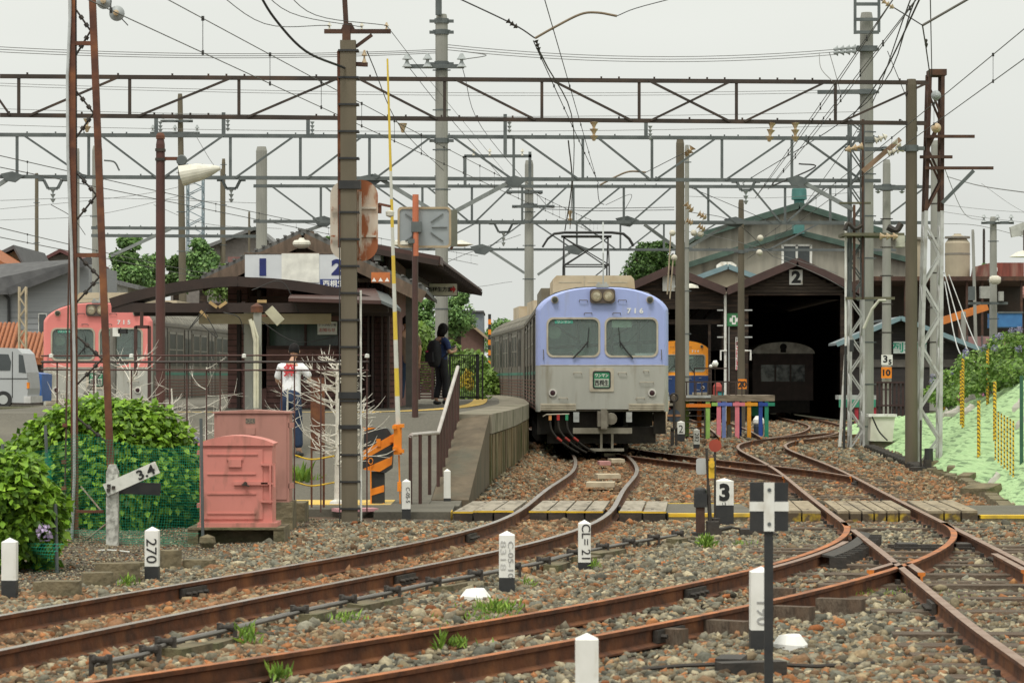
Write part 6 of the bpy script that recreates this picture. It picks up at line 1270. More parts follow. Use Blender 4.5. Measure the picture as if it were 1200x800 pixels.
mb = MB(); mb.tube([W(84, 638, Y - .05), W(87, 560, Y - .05), W(87, 420, Y - .05), W(84, 300, Y - .05), W(79.5, 180, Y - .05), W(79, 90, Y - .05), W(82, 20, Y - .05), W(82, -60, Y - .05)], .018, 8); mb.build('silver_conduit', M('conduit_zinc', (.55, .57, .58), .35, metal=.5), t)
mb = MB(); mb.tube([W(75, 640, Y - .2), W(78, 470, Y - .2), W(81, 300, Y), W(83, 0, Y)], .011, 6); mb.build('stay_cable', RUST_D, t); mb = MB(); [mb.box(W(a, b, Y - .2), (.05, .05, .04)) for a, b in ((76, 498), (75, 541), (75, 572))]; mb.build('stay_clamp', RUST, t)
mb = MB(); mb.tube([W(89, 640, Y), W(90, 300, Y), W(89, 0, Y)], .009, 5); mb.build('earth_wire', WIREM, t)
t_ = thing('mast_insulators', 'pair of pale glass disc insulators at the top left', 'insulator', W(130, 15, 31))
for px, py in ((122, 2), (137, 16)): c = W(px, py, 31); MB().lathe([(.0, -.06), (.03, -.05), (.04, -.03), (.083, -.0), (.08, .02), (.03, .03), (0, .04)], c, 24, 'Y').build('disc', INSG, t_); MB().lathe([(0, -.09), (.03, -.08), (.03, -.05)], c, 12, 'Y').build('pin', INSB, t_)
MB().tube([W(110, -12, 31), W(137, 16, 31), W(150, 30, 31)], .006, 5).build('rod', WIREM, t_)
# tall pale concrete poles
pole('tall thick grey concrete pole behind the station roof', 517.5, 17, 73, 15.5, CPG, wt=14.5, bands=1.0, clamp=(75, 165, 25, 38), bandm=GALV)
t = thing('pole_crossarm', 'insulator crossarm high on the tallest middle pole', 'crossarm', W(518, 78, 72.8)); mb = MB(); mb.bar(W(474, 78, 72.8), W(544, 78, 72.8), .1); mb.tube([W(514, 18, 72.8), W(514, -20, 72.8)], .08, 8); mb.build('arm', GALV, t)
for px in (477, 501, 541): insulator(t, W(px, 80, 72.6), W(px, 62, 72.6), .13, 2, INSG)
pole('pale concrete pole beside the white lattice mast with a ladder frame on top', 1015.5, 15, 76, 17, CPG, wt=15.5, bands=1.1, clamp=(58, 108, 165), bandm=GALV)
t = thing('pole_top_frame', 'grey ladder frame on the very top right of the tallest right pole', 'frame', W(1016, 45, 75.6)); mb = MB(); mb.bar(W(1002, 40, 75.6), W(1002, -30, 75.6), .07); mb.bar(W(1030, 38, 75.6), W(1030, -30, 75.6), .07); [mb.bar(W(1002, a, 75.6), W(1030, a, 75.6), .08) for a in (5, 23, 38)]; mb.build('frame', GALV, t)
t = thing('pole_crossarm', 'insulator string anchoring the power lines on the right pole', 'crossarm', W(985, 58, 75.8)); [insulator(t, W(1004, 56 + k * 2, 75.8), W(976, 58 + k * 2, 75.8), .1, 4, INSG) for k in (0, 2)]; mb = MB(); mb.bar(W(958, 108, 75.8), W(1022, 108, 75.8), .1); mb.bar(W(1004, 57, 75.8), W(1028, 57, 75.8), .14); mb.build('arm', GALV, t)
pole('brownish square section pole right of the middle with a capped top', 1068, 93, 57.7, 15, CPD, wt=13, clamp=(174,), bandm=GALV)
pole('brown concrete pole right beside the lavender train', 797, 163, 84, 12.5, CPD, wt=9.5, clamp=())
pole('thin white pole directly behind the brown pole at the train', 805, 170, 88, 5, CPG, wt=5, bands=1.3, bandm=GALV)
pole('brown concrete pole before the dark depot bay', 868.5, 234, 98, 9.5, CPD, wt=6.5, clamp=(295,))
pole('grey pole rising behind the train roof at the middle', 620, 188, 104, 12, CPG, wt=10, bands=1.2, clamp=(225, 240), bandm=GALV)
pole('grey pole with the 3 over 5 plate right of the lattice mast', 1039, 187, 92, 12, CPG, wt=9, bands=.9, clamp=(218,), bandm=DARK)
pole('grey pole seen through the right hand lattice mast', 1097, 165, 84, 16, CPG, wt=12, bands=1.0, zb=.2, clamp=(), bandm=DARK)
pole('grey utility pole with crossarm at the far right', 1164, 254, 105, 10, CPG, zb=.5, wt=8, bands=1.4, bandm=GALV)
pole('leaning slim grey pole right of the cream tank', 1140, 269, 118, 4.5, CPG, wt=3.5, pxb=1146)
pole('short grey pole stump beside the cream tank', 1129, 365, 118, 7, CPG)
pole('dark thin pole far right of the cream tank', 1153, 268, 190, 3.5, DARK)
pole('tall wooden pole rising behind the station canopy left', 211, 110, 118, 11, CP, wt=6, pxb=216, bands=1.6, bandm=GALV)
pole('whitish thick pole behind the pink train', 114, 171, 96, 13, CPG, wt=12, bands=2.2, bandm=GALV)
pole('slim grey pole just left of the whitish thick pole', 91, 174, 110, 5, CPG)
pole('slim pole far left above the roofs', 43, 203, 145, 5, CP, bands=2, bandm=GALV)
pole('pale round pole above the station gable', 306.5, 172, 110, 13, CPG, wt=13)
pole('slim dark pole left of the pale round pole', 262, 186, 130, 5, CP, bands=1.8, bandm=GALV)
pole('thin pole with cap beside the fluted lamp', 260, 198, 150, 4.5, CP)
pole('short slim pole above the station roof', 292, 248, 120, 3, CP)
# far utility crossarms
def crossarm(label, px0, px1, py, Y, n=3, mat=GALV, up=10, tilt=0):
    t = thing('pole_crossarm', label, 'crossarm', W((px0 + px1) / 2, py, Y)); MB().bar(W(px0, py, Y), W(px1, py + tilt, Y), .1).build('arm', mat, t)
    for k in range(n): x = px0 + 3 + (px1 - px0 - 6) * k / max(1, n - 1); insulator(t, W(x, py, Y - .1), W(x, py - up, Y - .1), .1, 2, INSG)
crossarm('three insulator crossarm on the far right pole', 1150, 1188, 261, 104.8)
crossarm('upper crossarm on the wooden pole behind the station', 188, 226, 142, 117.8, 3)
crossarm('lower crossarm on the wooden pole behind the station', 176, 234, 156, 117.8, 3)
crossarm('crossarm with side insulators on the grey middle pole', 594, 636, 225, 103.5, 2, up=-3)
crossarm('lower insulator arm on the grey middle pole', 600, 650, 242, 103.5, 2, up=-2)
crossarm('crossarm on the grey pole beside the lattice mast', 1026, 1060, 221, 91.6, 2, up=-6)
crossarm('low crossarm on the pale pole right of the lattice mast', 990, 1040, 175, 75.4, 2, up=5)
t = thing('transformer_rack', 'grey transformers on the far right pole', 'transformer', W(1155, 357, 104.6)); s = F / 104.6
mb = MB(); mb.bx(X_(1134), X_(1179), 104.2, 104.5, Z_(357), Z_(354)); mb.bx(X_(1134), X_(1140), 104.1, 104.5, Z_(352), Z_(336)); mb.build('rack', GALV, t)
for a, b, c, d in ((1146, 1157, 350, 336), (1168, 1173, 353, 342)): MB().bx(X_(a), X_(b), 104, 104.3, Z_(c), Z_(d)).build('tank', M('transformer_grey', (.35, .35, .33), .6), t)
for a, b in ((1158, 1166),): MB().lathe([(.1, -.2), (.16, -.1), (.16, .1), (.1, .2)], W(1166, 328, 104.3), 12, 'X').build('bushing', INSW, t)
t = thing('far_floodlight', 'white floodlight panel and lamp hood at the top right edge', 'lamp', W(1195, 300, 62)); mb = MB(); P = [W(1184, 266, 62), W(1206, 258, 62.4), W(1208, 274, 62.4), W(1186, 278, 62)]; mb.add(P + [p + Vector((0, .15, 0)) for p in P], [(3, 2, 1, 0), (4, 5, 6, 7), (0, 1, 5, 4), (1, 2, 6, 5), (2, 3, 7, 6), (3, 0, 4, 7)]); mb.build('panel', M('panel_grey', (.5, .5, .48), .6), t); MB().lathe([(.02, .1), (.15, .06), (.3, -.04), (0, -.04)], W(1199, 299, 62), 16).build('hood', M('lamp_cream', (.7, .68, .6)), t); MB().bar(W(1200, 298, 62), W(1200, 270, 62.2), .04).build('bracket', DARK, t)
# lattice masts
def lattice(label, xl, xr, pt, pb, Y, depth, mat, split=None, mat2=None, pitch=36, w_=.055, xl2=None, xr2=None):
    s = F / Y; t = thing('lattice_mast', label, 'lattice mast', W((xl + xr) / 2, pb, Y)); xl2 = xl2 or xl; xr2 = xr2 or xr
    def LX(py, left): u = (py - pt) / (pb - pt); return (xl2 + (xl - xl2) * u) if left else (xr2 + (xr - xr2) * u)
    segs = [(pb, split or pt, mat)] + ([(split, pt, mat2)] if split else [])
    for a, b, m_ in segs:
        for dy in (0, depth):
            for L_ in (True, False):
                mb = MB(); mb.bar(W(LX(a, L_), a, Y) + Vector((0, dy, 0)), W(LX(b, L_), b, Y) + Vector((0, dy, 0)), w_); mb.build('leg', m_, t)
        py = a; k = 0
        while py > b + pitch * .5:
            p2 = max(b, py - pitch); mb = MB()
            for dy in (0, depth): mb.bar(W(LX(py, k % 2 == 0), py, Y) + Vector((0, dy, 0)), W(LX(p2, k % 2 == 1), p2, Y) + Vector((0, dy, 0)), w_ * .6)
            mb.build('lacing', m_, t); py = p2; k += 1
        mb = MB(); py = a; k = 0
        while py > b + pitch * .5:
            p2 = max(b, py - pitch)
            for L_ in (True, False): mb.bar(W(LX(py, L_), py, Y) + Vector((0, 0 if k % 2 else depth, 0)), W(LX(p2, L_), p2, Y) + Vector((0, depth if k % 2 else 0, 0)), w_ * .5)
            py = p2; k += 1
        mb.build('side_lacing', m_, t)
    return t
LATW = M('lattice_white', (.5, .5, .5), .6, (.42, .42, .42), 4, .05, dirt=(.3, .28, .25), dscale=4)
t = lattice('white lattice mast with rusty brown top at the right', 1077, 1102, 86, 550, 57.9, .4, LATW, 247, RUST_D, 36, .068, 1090, 1105)
mb = MB(); mb.box(W(1097.5, 86, 58.1), (.34, .5, .12)); mb.build('cap', RUST_D, t)
for a, b, py in ((1084, 1142, 160), (1078, 1116, 184), (1084, 1164, 197)): mb = MB(); mb.bar(W(a, py, 57.8), W(b, py, 57.8), .07, .06); mb.build('arm', RUST_D, t)
MB().bar(W(1141, 200, 57.8), W(1104, 238, 57.8), .07).build('arm_brace', GALV, t)
for py in (112, 150): MB().lathe([(0, -.08), (.05, -.06), (.1, 0), (.09, .04), (0, .06)], W(1097, py, 57.6), 18, 'Y').build('disc_insulator', INSB if py == 150 else INSG, t)
t = lattice('white lattice mast with ladder rails beside the white cabinet', 997, 1012, 140, 525, 73.0, .5, LATW, 350, GALV, 22, .055)
mb = MB(); mb.bar(W(984, 523, 72.6), W(991, 415, 72.6), .07); mb.bar(W(991, 415, 72.6), W(991, 260, 72.6), .05); mb.build('outer_rail', WHITEP, t)
mb = MB(); mb.bar(W(989, 525, 72.5), W(991, 405, 72.5), .06); mb.bar(W(998, 412, 72.5), W(998, 398, 72.5), .1); mb.build('black_rail', BLACKP, t)
mb = MB()
s = F / 72.5; mb.bx(X_(987), X_(1058), 72.2, 73.4, Z_(277), Z_(273.5)); mb.bx(X_(984), X_(1020), 72.4, 72.6, Z_(239), Z_(237)); mb.bx(X_(991), X_(1048), 72.4, 72.6, Z_(351), Z_(348)); mb.build('platform_plate', M('mossy_steel', (.15, .14, .09), .9, (.1, .1, .07), 4), t)
mb = MB(); mb.bar(W(1001, 350, 72.4), W(1001, 240, 72.4), .06); mb.bar(W(1011, 350, 72.4), W(1011, 140, 72.4), .05); mb.build('upper_rail', RUST_D, t)
mb = MB(); mb.bar(W(1011, 201, 72.2), W(1055, 163, 72.2), .1, .12); mb.build('angled_strut', M('tan_strut', (.27, .18, .12), .8), t)
mb = MB(); mb.tube(spline([W(990, 270, 72.3), W(994, 262, 72.3), W(1002, 268, 72.3), W(1010, 264, 72.3)], 4), .06, 6); mb.tube(spline([W(1040, 266, 72.3), W(1050, 270, 72.3), W(1056, 262, 72.3)], 4), .09, 6); mb.build('junction_box', DARK, t)
for a, b, m_ in (((1030, 277), (1053, 277), INSB), ((1012, 171), (990, 176), INSB), ((1025, 165), (1040, 159), INSW), ((1040, 180), (1055, 175), INSW), ((1048, 165), (1060, 178), INSW)): insulator(t, W(*a, 72), W(*b, 72), .1, 3, m_)
mb = MB(); mb.bx(X_(1048), X_(1058), 72.1, 72.5, Z_(290), Z_(277)); mb.tube([W(1038, 352, 72.2), W(1030, 352, 72.2), W(1022, 362, 72.2), W(1012, 385, 72.2)], .04, 6); mb.build('cable_conduit', M('pale_conduit', (.5, .5, .42), .6), t)
# small lattice pole at far left, radio tower
lattice('small cream lattice post before the grey house', 22, 30, 336, 420, 98, .2, M('cream_lattice', (.5, .42, .3), .7), None, None, 12, .05)
lattice('distant blue grey lattice tower behind the lamp', 219, 237, 192, 300, 260, 1.5, M('tower_bluegrey', (.2, .26, .3), .6), None, None, 9, .12)
# signs 3/5 and 10
s = F / 91.5; t = flat_sign('white plate reading 3 over 5 on the grey pole', 1033, 1046, 415.5, 427.5, 91.5, WHITEP, (('3', .3, 1037.5, 420.5, INK, 1.1, 0, .01), ('5', .2, 1043, 424, INK, 1, 0, .01)))
t = flat_sign('orange plate reading 10 on the grey pole', 1033, 1045, 430, 443, 91.5, ORANGEP, (('10', .26, 1039, 436.5, INK, 1.1, 0, .01),))
t = flat_sign('orange plate reading 20 on the pole at the painted deck', 865, 875, 444, 455.5, 97.5, ORANGEP, (('20', .28, 870, 450, INK, 1, 0, .01),))
# depot yard objects right: gate, cabinet
t = thing('white_cabinet', 'white slanted equipment cabinet at the foot of the lattice mast', 'cabinet', W(1032, 521, 73)); s = F / 73
mb = MB(); mb.prism([(X_(1018), Z_(516)), (X_(1044), Z_(517)), (X_(1047), Z_(488)), (X_(1019), Z_(486))], 72.7, 73.2); mb.build('box', M('cabinet_cream', (.68, .67, .6), .6, (.6, .58, .5), 3), t); MB().bx(X_(1016), X_(1049), 72.65, 73.25, Z_(488), Z_(485)).build('lid', WHITEP, t); MB().bx(X_(1020), X_(1048), 72.75, 73.3, -.05, Z_(517)).build('plinth', CONC_D, t)
MB().tube(spline([W(1022, 488, 72.5), W(1030, 505, 72.5), W(1040, 516, 72.4)], 5), .02, 5).build('cable', WIREM, t)
t = thing('dark_gate', 'dark maroon slatted gate before the low shed', 'gate', W(1042, 508, 88)); s = F / 88
mb = MB(); [mb.bx(X_(1027 + 5 * k), X_(1029.5 + 5 * k), 88, 88.05, Z_(508), Z_(447)) for k in range(7)]; [mb.bx(X_(1027), X_(1060), 87.95, 88.0, Z_(py + 2), Z_(py)) for py in (447, 474, 490, 505)]; mb.build('slats', M('maroon_gate', (.055, .03, .03), .8), t)
t = thing('green_bench', 'grey topped bench with green and red legs beside the depot door', 'bench', W(995, 510, 95)); s = F / 95; MB().bx(X_(983), X_(1028), 95, 96, Z_(468), Z_(463)).build('top', GALV_L, t); MB().bx(X_(983), X_(1026), 94.95, 95.0, Z_(477), Z_(468)).build('green_apron', M('bench_green', (.05, .28, .18), .6), t); mb = MB(); [mb.bx(X_(a), X_(a + 4), 95, 95.2, 0, Z_(477)) for a in (1002, 1024)]; mb.build('leg', M('bench_red', (.4, .03, .05), .6), t)
# painted deck with rainbow legs
DKY = 84.0; s = F / DKY; t = thing('rainbow_deck', 'small raised deck on brightly painted rainbow legs beside the depot', 'deck', (X_(855), DKY, 0))
mb = MB(); mb.slab(W(790, 463, DKY) , W(908, 463, DKY), W(908, 463, DKY) + Vector((0, 2.4, 0)), W(790, 463, DKY) + Vector((0, 2.4, 0)), .17); mb.build('deck_top', WOOD_G, t); MB().bx(X_(804), X_(833), DKY - .03, DKY + 1, Z_(466), Z_(463)).build('pale_board', GALV_L, t)
cl = {'g': (.3, .5, .12), 'o': (.75, .2, .02), 'p': (.7, .2, .25), 'b': (.12, .17, .5), 'y': (.7, .3, .02), 'd': (.02, .06, .3), 't': (.02, .22, .13), 'l': (.15, .2, .42)}
def pm(k): return M('deck_paint_' + {'g': 'lime', 'o': 'orange', 'p': 'pink', 'b': 'blue', 'y': 'amber', 'd': 'navy', 't': 'teal', 'l': 'lilac'}[k], cl[k], .6, tuple(c * .85 for c in cl[k]), 6, .05)
for px, w_, c_, dy in ((808, 5, 'g', 1.2), (822, 5, 'o', .9), (829.5, 5, 'g', 0), (833.5, 2.5, 'd', 1.6), (842.5, 5, 'p', .0), (848.5, 4.5, 'l', .0), (857.5, 4.5, 'y', 1.2), (864, 5, 'p', 0), (872, 3.5, 'd', 1.4), (878, 4.5, 'y', 0), (891.5, 4.5, 'd', 0), (898.5, 4.5, 't', 0)):
    MB().bx(X_(px - w_ / 2), X_(px + w_ / 2), DKY + dy + .02, DKY + dy + .14, -.05, Z_(466)).build('leg', pm(c_), t, label=None)
for a, b, c_ in ((804, 833, 'o'), (834, 841, 'g'), (841, 858, 'b'), (859, 873, 'p'), (873, 888, 'y'), (889, 900, 'd'), (900, 908, 't')):
    MB().bx(X_(a), X_(b), DKY - .0, DKY + .06, Z_(477 if c_ == 'o' else 475.5), Z_(473 if c_ == 'o' else 471.5)).build('beam', pm(c_), t)
MB().bx(X_(880), X_(896), DKY + 1.6, DKY + 1.7, Z_(488), Z_(475)).build('teal_panel', pm('t'), t)
mb = MB(); [mb.bx(X_(804), X_(826), DKY - .05, DKY - .03, Z_(py) - .015, Z_(py) + .015) for py in (480, 487, 494, 501, 508)]; mb.bx(X_(825), X_(826.5), DKY - .06, DKY - .02, 0, Z_(478)); mb.build('ladder', DARK, t)
mb = MB(); mb.bx(X_(798), X_(872), DKY + .05, DKY + .12, Z_(448), Z_(446.5)); [mb.bx(X_(a), X_(a + 1.4), DKY + .05, DKY + .1, Z_(464), Z_(448)) for a in (804, 815, 822, 829, 838, 846, 854, 862, 869)]; mb.bx(X_(817), X_(858), DKY + 1.5, DKY + 1.55, Z_(432), Z_(430.5)); [mb.bx(X_(a), X_(a + 1.2), DKY + 1.5, DKY + 1.55, Z_(464), Z_(431)) for a in (817, 837, 857)]; mb.build('railing', M('deck_rail', (.06, .04, .035), .7), t)
t_ = thing('red_cone', 'dull red rounded cover standing on the painted deck', 'cover', W(841, 463, DKY + .8)); MB().lathe([(.14, 0), (.14, .25), (.08, .36), (0, .38)], W(841, 463, DKY + .8), 14).build('shell', M('faded_red', (.4, .07, .06), .7), t_)
t_ = thing('deck_light', 'white double headed lamp above the deck railing', 'lamp', W(838, 431, DKY + 1)); mb = MB(); mb.lathe([(0, -.1), (.09, -.05), (.1, .05), (0, .1)], W(838, 426, DKY + 1), 12, 'X'); mb.lathe([(0, -.06), (.05, -.03), (.05, .03), (0, .06)], W(833, 429, DKY + 1), 12, 'X'); mb.build('heads', WHITE, t_); MB().bar(W(838, 463, DKY + 1.4), W(838, 428, DKY + 1), .02).build('stem', DARK, t_)
t_ = thing('deck_box', 'small turquoise box on the painted deck', 'box', W(846, 463, DKY + .5)); MB().bx(X_(843), X_(850), DKY + .5, DKY + .8, Z_(463), Z_(459)).build('box', M('turquoise', (.05, .3, .33), .6), t_); MB().bx(X_(842.5), X_(850.5), DKY + .48, DKY + .82, Z_(459), Z_(458)).build('lid', DARK, t_)
t_ = thing('round_statue', 'small white and black rounded figure under the deck end', 'ornament', W(889, 510, 88)); MB().lathe([(.14, 0), (.16, .3), (.13, .45)], W(889, 511, 88), 14).build('body', M('ornament_dark', (.04, .05, .07), .6), t_); MB().lathe([(.1, 0), (.17, .12), (.17, .22), (.09, .33), (0, .35)], W(889, 500, 88), 14).build('head', WHITE, t_)
# ------------------------------------------------------------------ right bank with yellow striped poles
TOE = [(6.55, 34), (6.9, 40), (7.25, 43), (7.75, 48), (7.9, 51), (8.1, 55.6), (8.9, 66), (9.7, 80), (10.6, 96)]
CRE = [(9.2, 34, 2.9), (9.6, 40, 2.7), (9.75, 43, 2.55), (10.1, 48, 2.3), (10.25, 51, 2.15), (10.5, 57, 1.9), (10.9, 66, 1.4), (11.1, 76, .85), (11.4, 96, .35)]
def toe(y): return np.interp(y, [t[1] for t in TOE], [t[0] for t in TOE])
def cre(y): return np.interp(y, [t[1] for t in CRE], [t[0] for t in CRE]), np.interp(y, [t[1] for t in CRE], [t[2] for t in CRE])
def bankz(x, y):
    a = toe(y); b, h = cre(y); u = np.clip((x - a) / (b - a), 0, 1); return h * u ** 1.05 + .05 * nz2(x, y, 2.3, 21) * (u > .02)
V = []; ny, nx = 150, 40
for i in range(ny):
    y = 34 + 60 * i / (ny - 1); a = toe(y); b, h = cre(y)
    for j in range(nx):
        u = j / (nx - 1); x = a + (b - a) * u; V.append((x, y, float(h * u ** 1.05 + .05 * nz2(np.array(x), np.array(y), 2.3, 21) * min(1, u * 8) + .02)))
V = np.array(V); ii = np.arange(ny * nx).reshape(ny, nx); Q = np.stack([ii[:-1, :-1], ii[:-1, 1:], ii[1:, 1:], ii[1:, :-1]], -1).reshape(-1, 4)
MINT = M('mint_green_bank', (.42, .6, .31), .9, (.34, .52, .26), 3.2, .5, stretch=(5, .13, 9), dirt=(.15, .24, .12), dscale=2.5, dfac=(.51, .64), bscale=5)
big_mesh('sprayed_bank', V, Q, MINT, kind='structure', label='mint green painted sloping bank', smooth=True)
# hill rising behind the crest
V = []; 
for i in range(60):
    y = 34 + 66 * i / 59; b, h = cre(y)
    for j in range(30): u = j / 29; V.append((float(b) + 16 * u, y, float(h) - .03 + 1.7 * (1 - math.exp(-3 * u)) * min(1, (100 - y) / 30) + .1 * float(nz2(np.array(16 * u), np.array(y), .8, 5))))
V = np.array(V); ii = np.arange(1800).reshape(60, 30); Q = np.stack([ii[:-1, :-1], ii[:-1, 1:], ii[1:, 1:], ii[1:, :-1]], -1).reshape(-1, 4)
big_mesh('hillside', V, Q, M('hill_grass', (.07, .11, .03), .95, (.12, .13, .05), 3, .6), kind='structure', smooth=True)
def bank_hit(px, py):
    for k in range(600):
        Y = 36 + k * .1; p = W(px, py, Y)
        if p.x > toe(Y) and p.z < bankz(p.x, Y): return p
    return W(px, py, 75)
# tan base strip and kerb stones at the toe
mb = MB(); mb.add([(6.9, 38.9, .012), (10, 38.9, .012), (10, 43.8, .25), (7.45, 45.5, .03), (7.0, 42, .03)], [(0, 1, 2, 3, 4)]); mb.build('orange_rock_apron', M('tan_rock', (.62, .4, .2), .9, (.5, .33, .17), 2, .5, dirt=(.38, .2, .1), dscale=2), kind='structure')
for k in range(26):
    y = 39.6 + k * .62 + rnd.uniform(-.1, .1); x = float(toe(y)) - .16; mb = MB(); mb.box((x, y, -.01), (.2, .58, .2), rz=rnd.uniform(-.3, .1), rx=rnd.uniform(-.08, .08), taper=.92)
    mb.build('kerb_stone', CONC_T, label='brown weathered kerb stone at the toe of the green bank', cat='kerb stone', group='kerb stones along the green bank')
STRIPE = bpy.data.materials.new('yellow_black_stripes'); STRIPE.use_nodes = True; nt_ = STRIPE.node_tree; b_ = nt_.nodes['Principled BSDF']; tc_2 = nt_.nodes.new('ShaderNodeTexCoord'); wv = nt_.nodes.new('ShaderNodeTexWave'); wv.bands_direction = 'DIAGONAL'; wv.inputs['Scale'].default_value = 8.5; wv.inputs['Distortion'].default_value = 1.5; wv.inputs['Detail'].default_value = 1
rmp = nt_.nodes.new('ShaderNodeValToRGB'); rmp.color_ramp.interpolation = 'CONSTANT'; rmp.color_ramp.elements[0].color = (.03, .03, .025, 1); rmp.color_ramp.elements[1].position = .24; rmp.color_ramp.elements[1].color = (.72, .45, .03, 1)
nt_.links.new(tc_2.outputs['Object'], wv.inputs['Vector']); nt_.links.new(wv.outputs['Fac'], rmp.inputs[0]); nt_.links.new(rmp.outputs[0], b_.inputs['Base Color']); b_.inputs['Roughness'].default_value = .5
sp_l = [(1128.5, 420, 502, 'tall yellow and black striped stake left on the bank'), (1126.5, 434, 498, 'striped stake just left of the tall one on the bank'), (1157.4, 409, 475, 'yellow striped stake highest up the bank'), (1165.8, 447, 517, 'striped stake behind the row of close stakes'), (1147, 469, 537, 'lone striped stake lower on the middle of the bank'), (1098.5, 466, 524, 'striped stake beside the white lattice mast'),
    (1106.5, 439, 480, 'short striped stake between lattice mast and shrubs')]
for px, pt, pb_, lab in sp_l + [(1166.5 + 3.5 * k, 480 + 2.1 * k, 540 + 3.4 * k, None) for k in range(7)]:
    p = bank_hit(px, pb_); q = W(px, pt, p.y); mb = MB(); mb.tube([p - Vector((0, 0, .1)), q], .031 if lab else .0135, 8)
    mb.build('striped_stake', STRIPE, label=lab or 'yellow and black striped stake in the close row of seven', cat='stake', group=None if lab else 'row of striped stakes')
for k, (px, py, w_) in enumerate(((1120, 486, 26), (1135, 484, 20), (1137, 470, 14), (1108, 488, 8), (1193, 480, 14), (1196, 500, 12), (1166, 568, 16))):
    p = bank_hit(px, py); s_ = F / p.y; mb = MB(); n = 8; a = w_ / s_ / 2; V_ = []
    for rr, h in ((1, -.05), (1.05, .05), (.7, .14), (.15, .17)):
        for j in range(n): th = 6.283 * j / n + .3 * k; V_.append((p.x + a * rr * math.cos(th) * (1 + .15 * math.sin(2 * th)), p.y + a * .6 * rr * math.sin(th), p.z + h * (1 + .3 * math.cos(th))))
    mb.add(V_, [(i * n + j, i * n + (j + 1) % n, (i + 1) * n + (j + 1) % n, (i + 1) * n + j) for i in range(3) for j in range(n)] + [tuple(range(3 * n, 4 * n))])
    mb.build('rock', M('pale_rock', (.5, .47, .44), .9, (.4, .38, .35), 3, .3), label=['largest pale rock lying on the green bank', 'pale rock right of the largest one', 'pale rock behind the tall striped stake', 'small greenish grey rock near the lattice mast', 'pale rock at the right edge of the bank', 'grey rock below another at the right edge', 'pale rock at the foot of the stake row'][k], cat='rock')
IVY = [(.12, .22, .04), (.17, .3, .06), (.08, .15, .03), (.21, .33, .07)]; LIL = [(.25, .26, .42), (.33, .31, .46), (.36, .35, .45)]
for k, (px, py, w_, h_, Y, fl, fc, lab) in enumerate(((1188, 425, 60, 40, 62, 10, LIL, 'large leafy shrub with lilac flowers at the right edge'), (1150, 448, 60, 40, 66, 8, LIL, 'dense green shrub with lilac flowers in mid bank'), (1118, 462, 44, 26, 72, 9, LIL, 'pale flowered hydrangea by the lattice mast'),
        (1120, 478, 50, 20, 70, 3, [(.6, .2, .4), (.65, .3, .5)], 'low shrub with magenta flowers above the green bank'), (1155, 462, 60, 26, 64, 0, None, 'low ivy mass above the green bank'), (1098, 474, 24, 14, 76, 6, [(.6, .6, .58)], 'small white flowered plant behind the lattice mast'), (1180, 450, 50, 30, 60, 0, None, 'trailing leafy shrub at the crest by the row of stakes'))):
    c = W(px, py - 13, Y + 2.2); s_ = F / Y; bush('shrub', lab, 'shrub', c, (w_ / s_ / 2 * 1.15, 1.4, h_ / s_ / 2 * 1.25), 1500, .11, IVY, 40 + k, int(fl * 1.2), fc, stems=False)
# green net posts at the right edge
mb = MB(); p = bank_hit(1197, 545); mb.tube([p, W(1197, 440, p.y)], .03, 6); mb.build('net_post', M('green_pipe', (.04, .12, .08), .6), label='dark green pipe at the right edge of the bank', cat='post')
# black lever group and cables at lattice mast foot
p = G(1085, 553); s = F / p.y; t = thing('switch_stand', 'black lever frame at the foot of the right lattice mast', 'switch stand', (p.x, p.y, 0)); mb = MB(); mb.bx(X_(1082), X_(1089), p.y - .3, p.y, .1, Z_(538)); mb.bx(X_(1066), X_(1092), p.y - .3, p.y + .1, -.02, .1); mb.cyl((X_(1079), p.y, 0), (X_(1079), p.y, Z_(492)), .02); mb.build('frame', DARK, t); MB().cyl((X_(1087), p.y - .15, Z_(540)), (X_(1087), p.y - .15, Z_(525)), .085, .08, 14).build('weight', BLACKP, t)
for k in range(16):
    u = k / 15; px = 1020 + 58 * u; py = 527 + 25 * u; p = G(px, py); mb = MB(); mb.box((p.x, p.y, .05), (.3, .12, .1), rz=.3); mb.cyl((p.x - .12, p.y, .1), (p.x + .12, p.y, .1), .035, n=8)
    mb.build('wire_roller', DARK, label='black roller in the chain running to the lattice mast', cat='cable roller', group='rollers at the right mast')
for k, (px, py, w_, m_) in enumerate(((1098, 549, 34, CONC_T), (1124, 556, 30, CONC_T), (1133, 566, 16, CONC_T), (1150, 581, 40, CONC_T))):
    p = G(px, py); mb = MB(); mb.box((p.x, p.y, .04), (w_ / (F / p.y), .5, .24), rz=-.2 * k, rx=.05 * k, taper=.9); mb.build('rubble_block', m_, label=['mossy block under the white lattice mast', 'brown block left of the mint rock', 'small corner block at the bank toe', 'long low rusty block along the path edge'][k], cat='block')

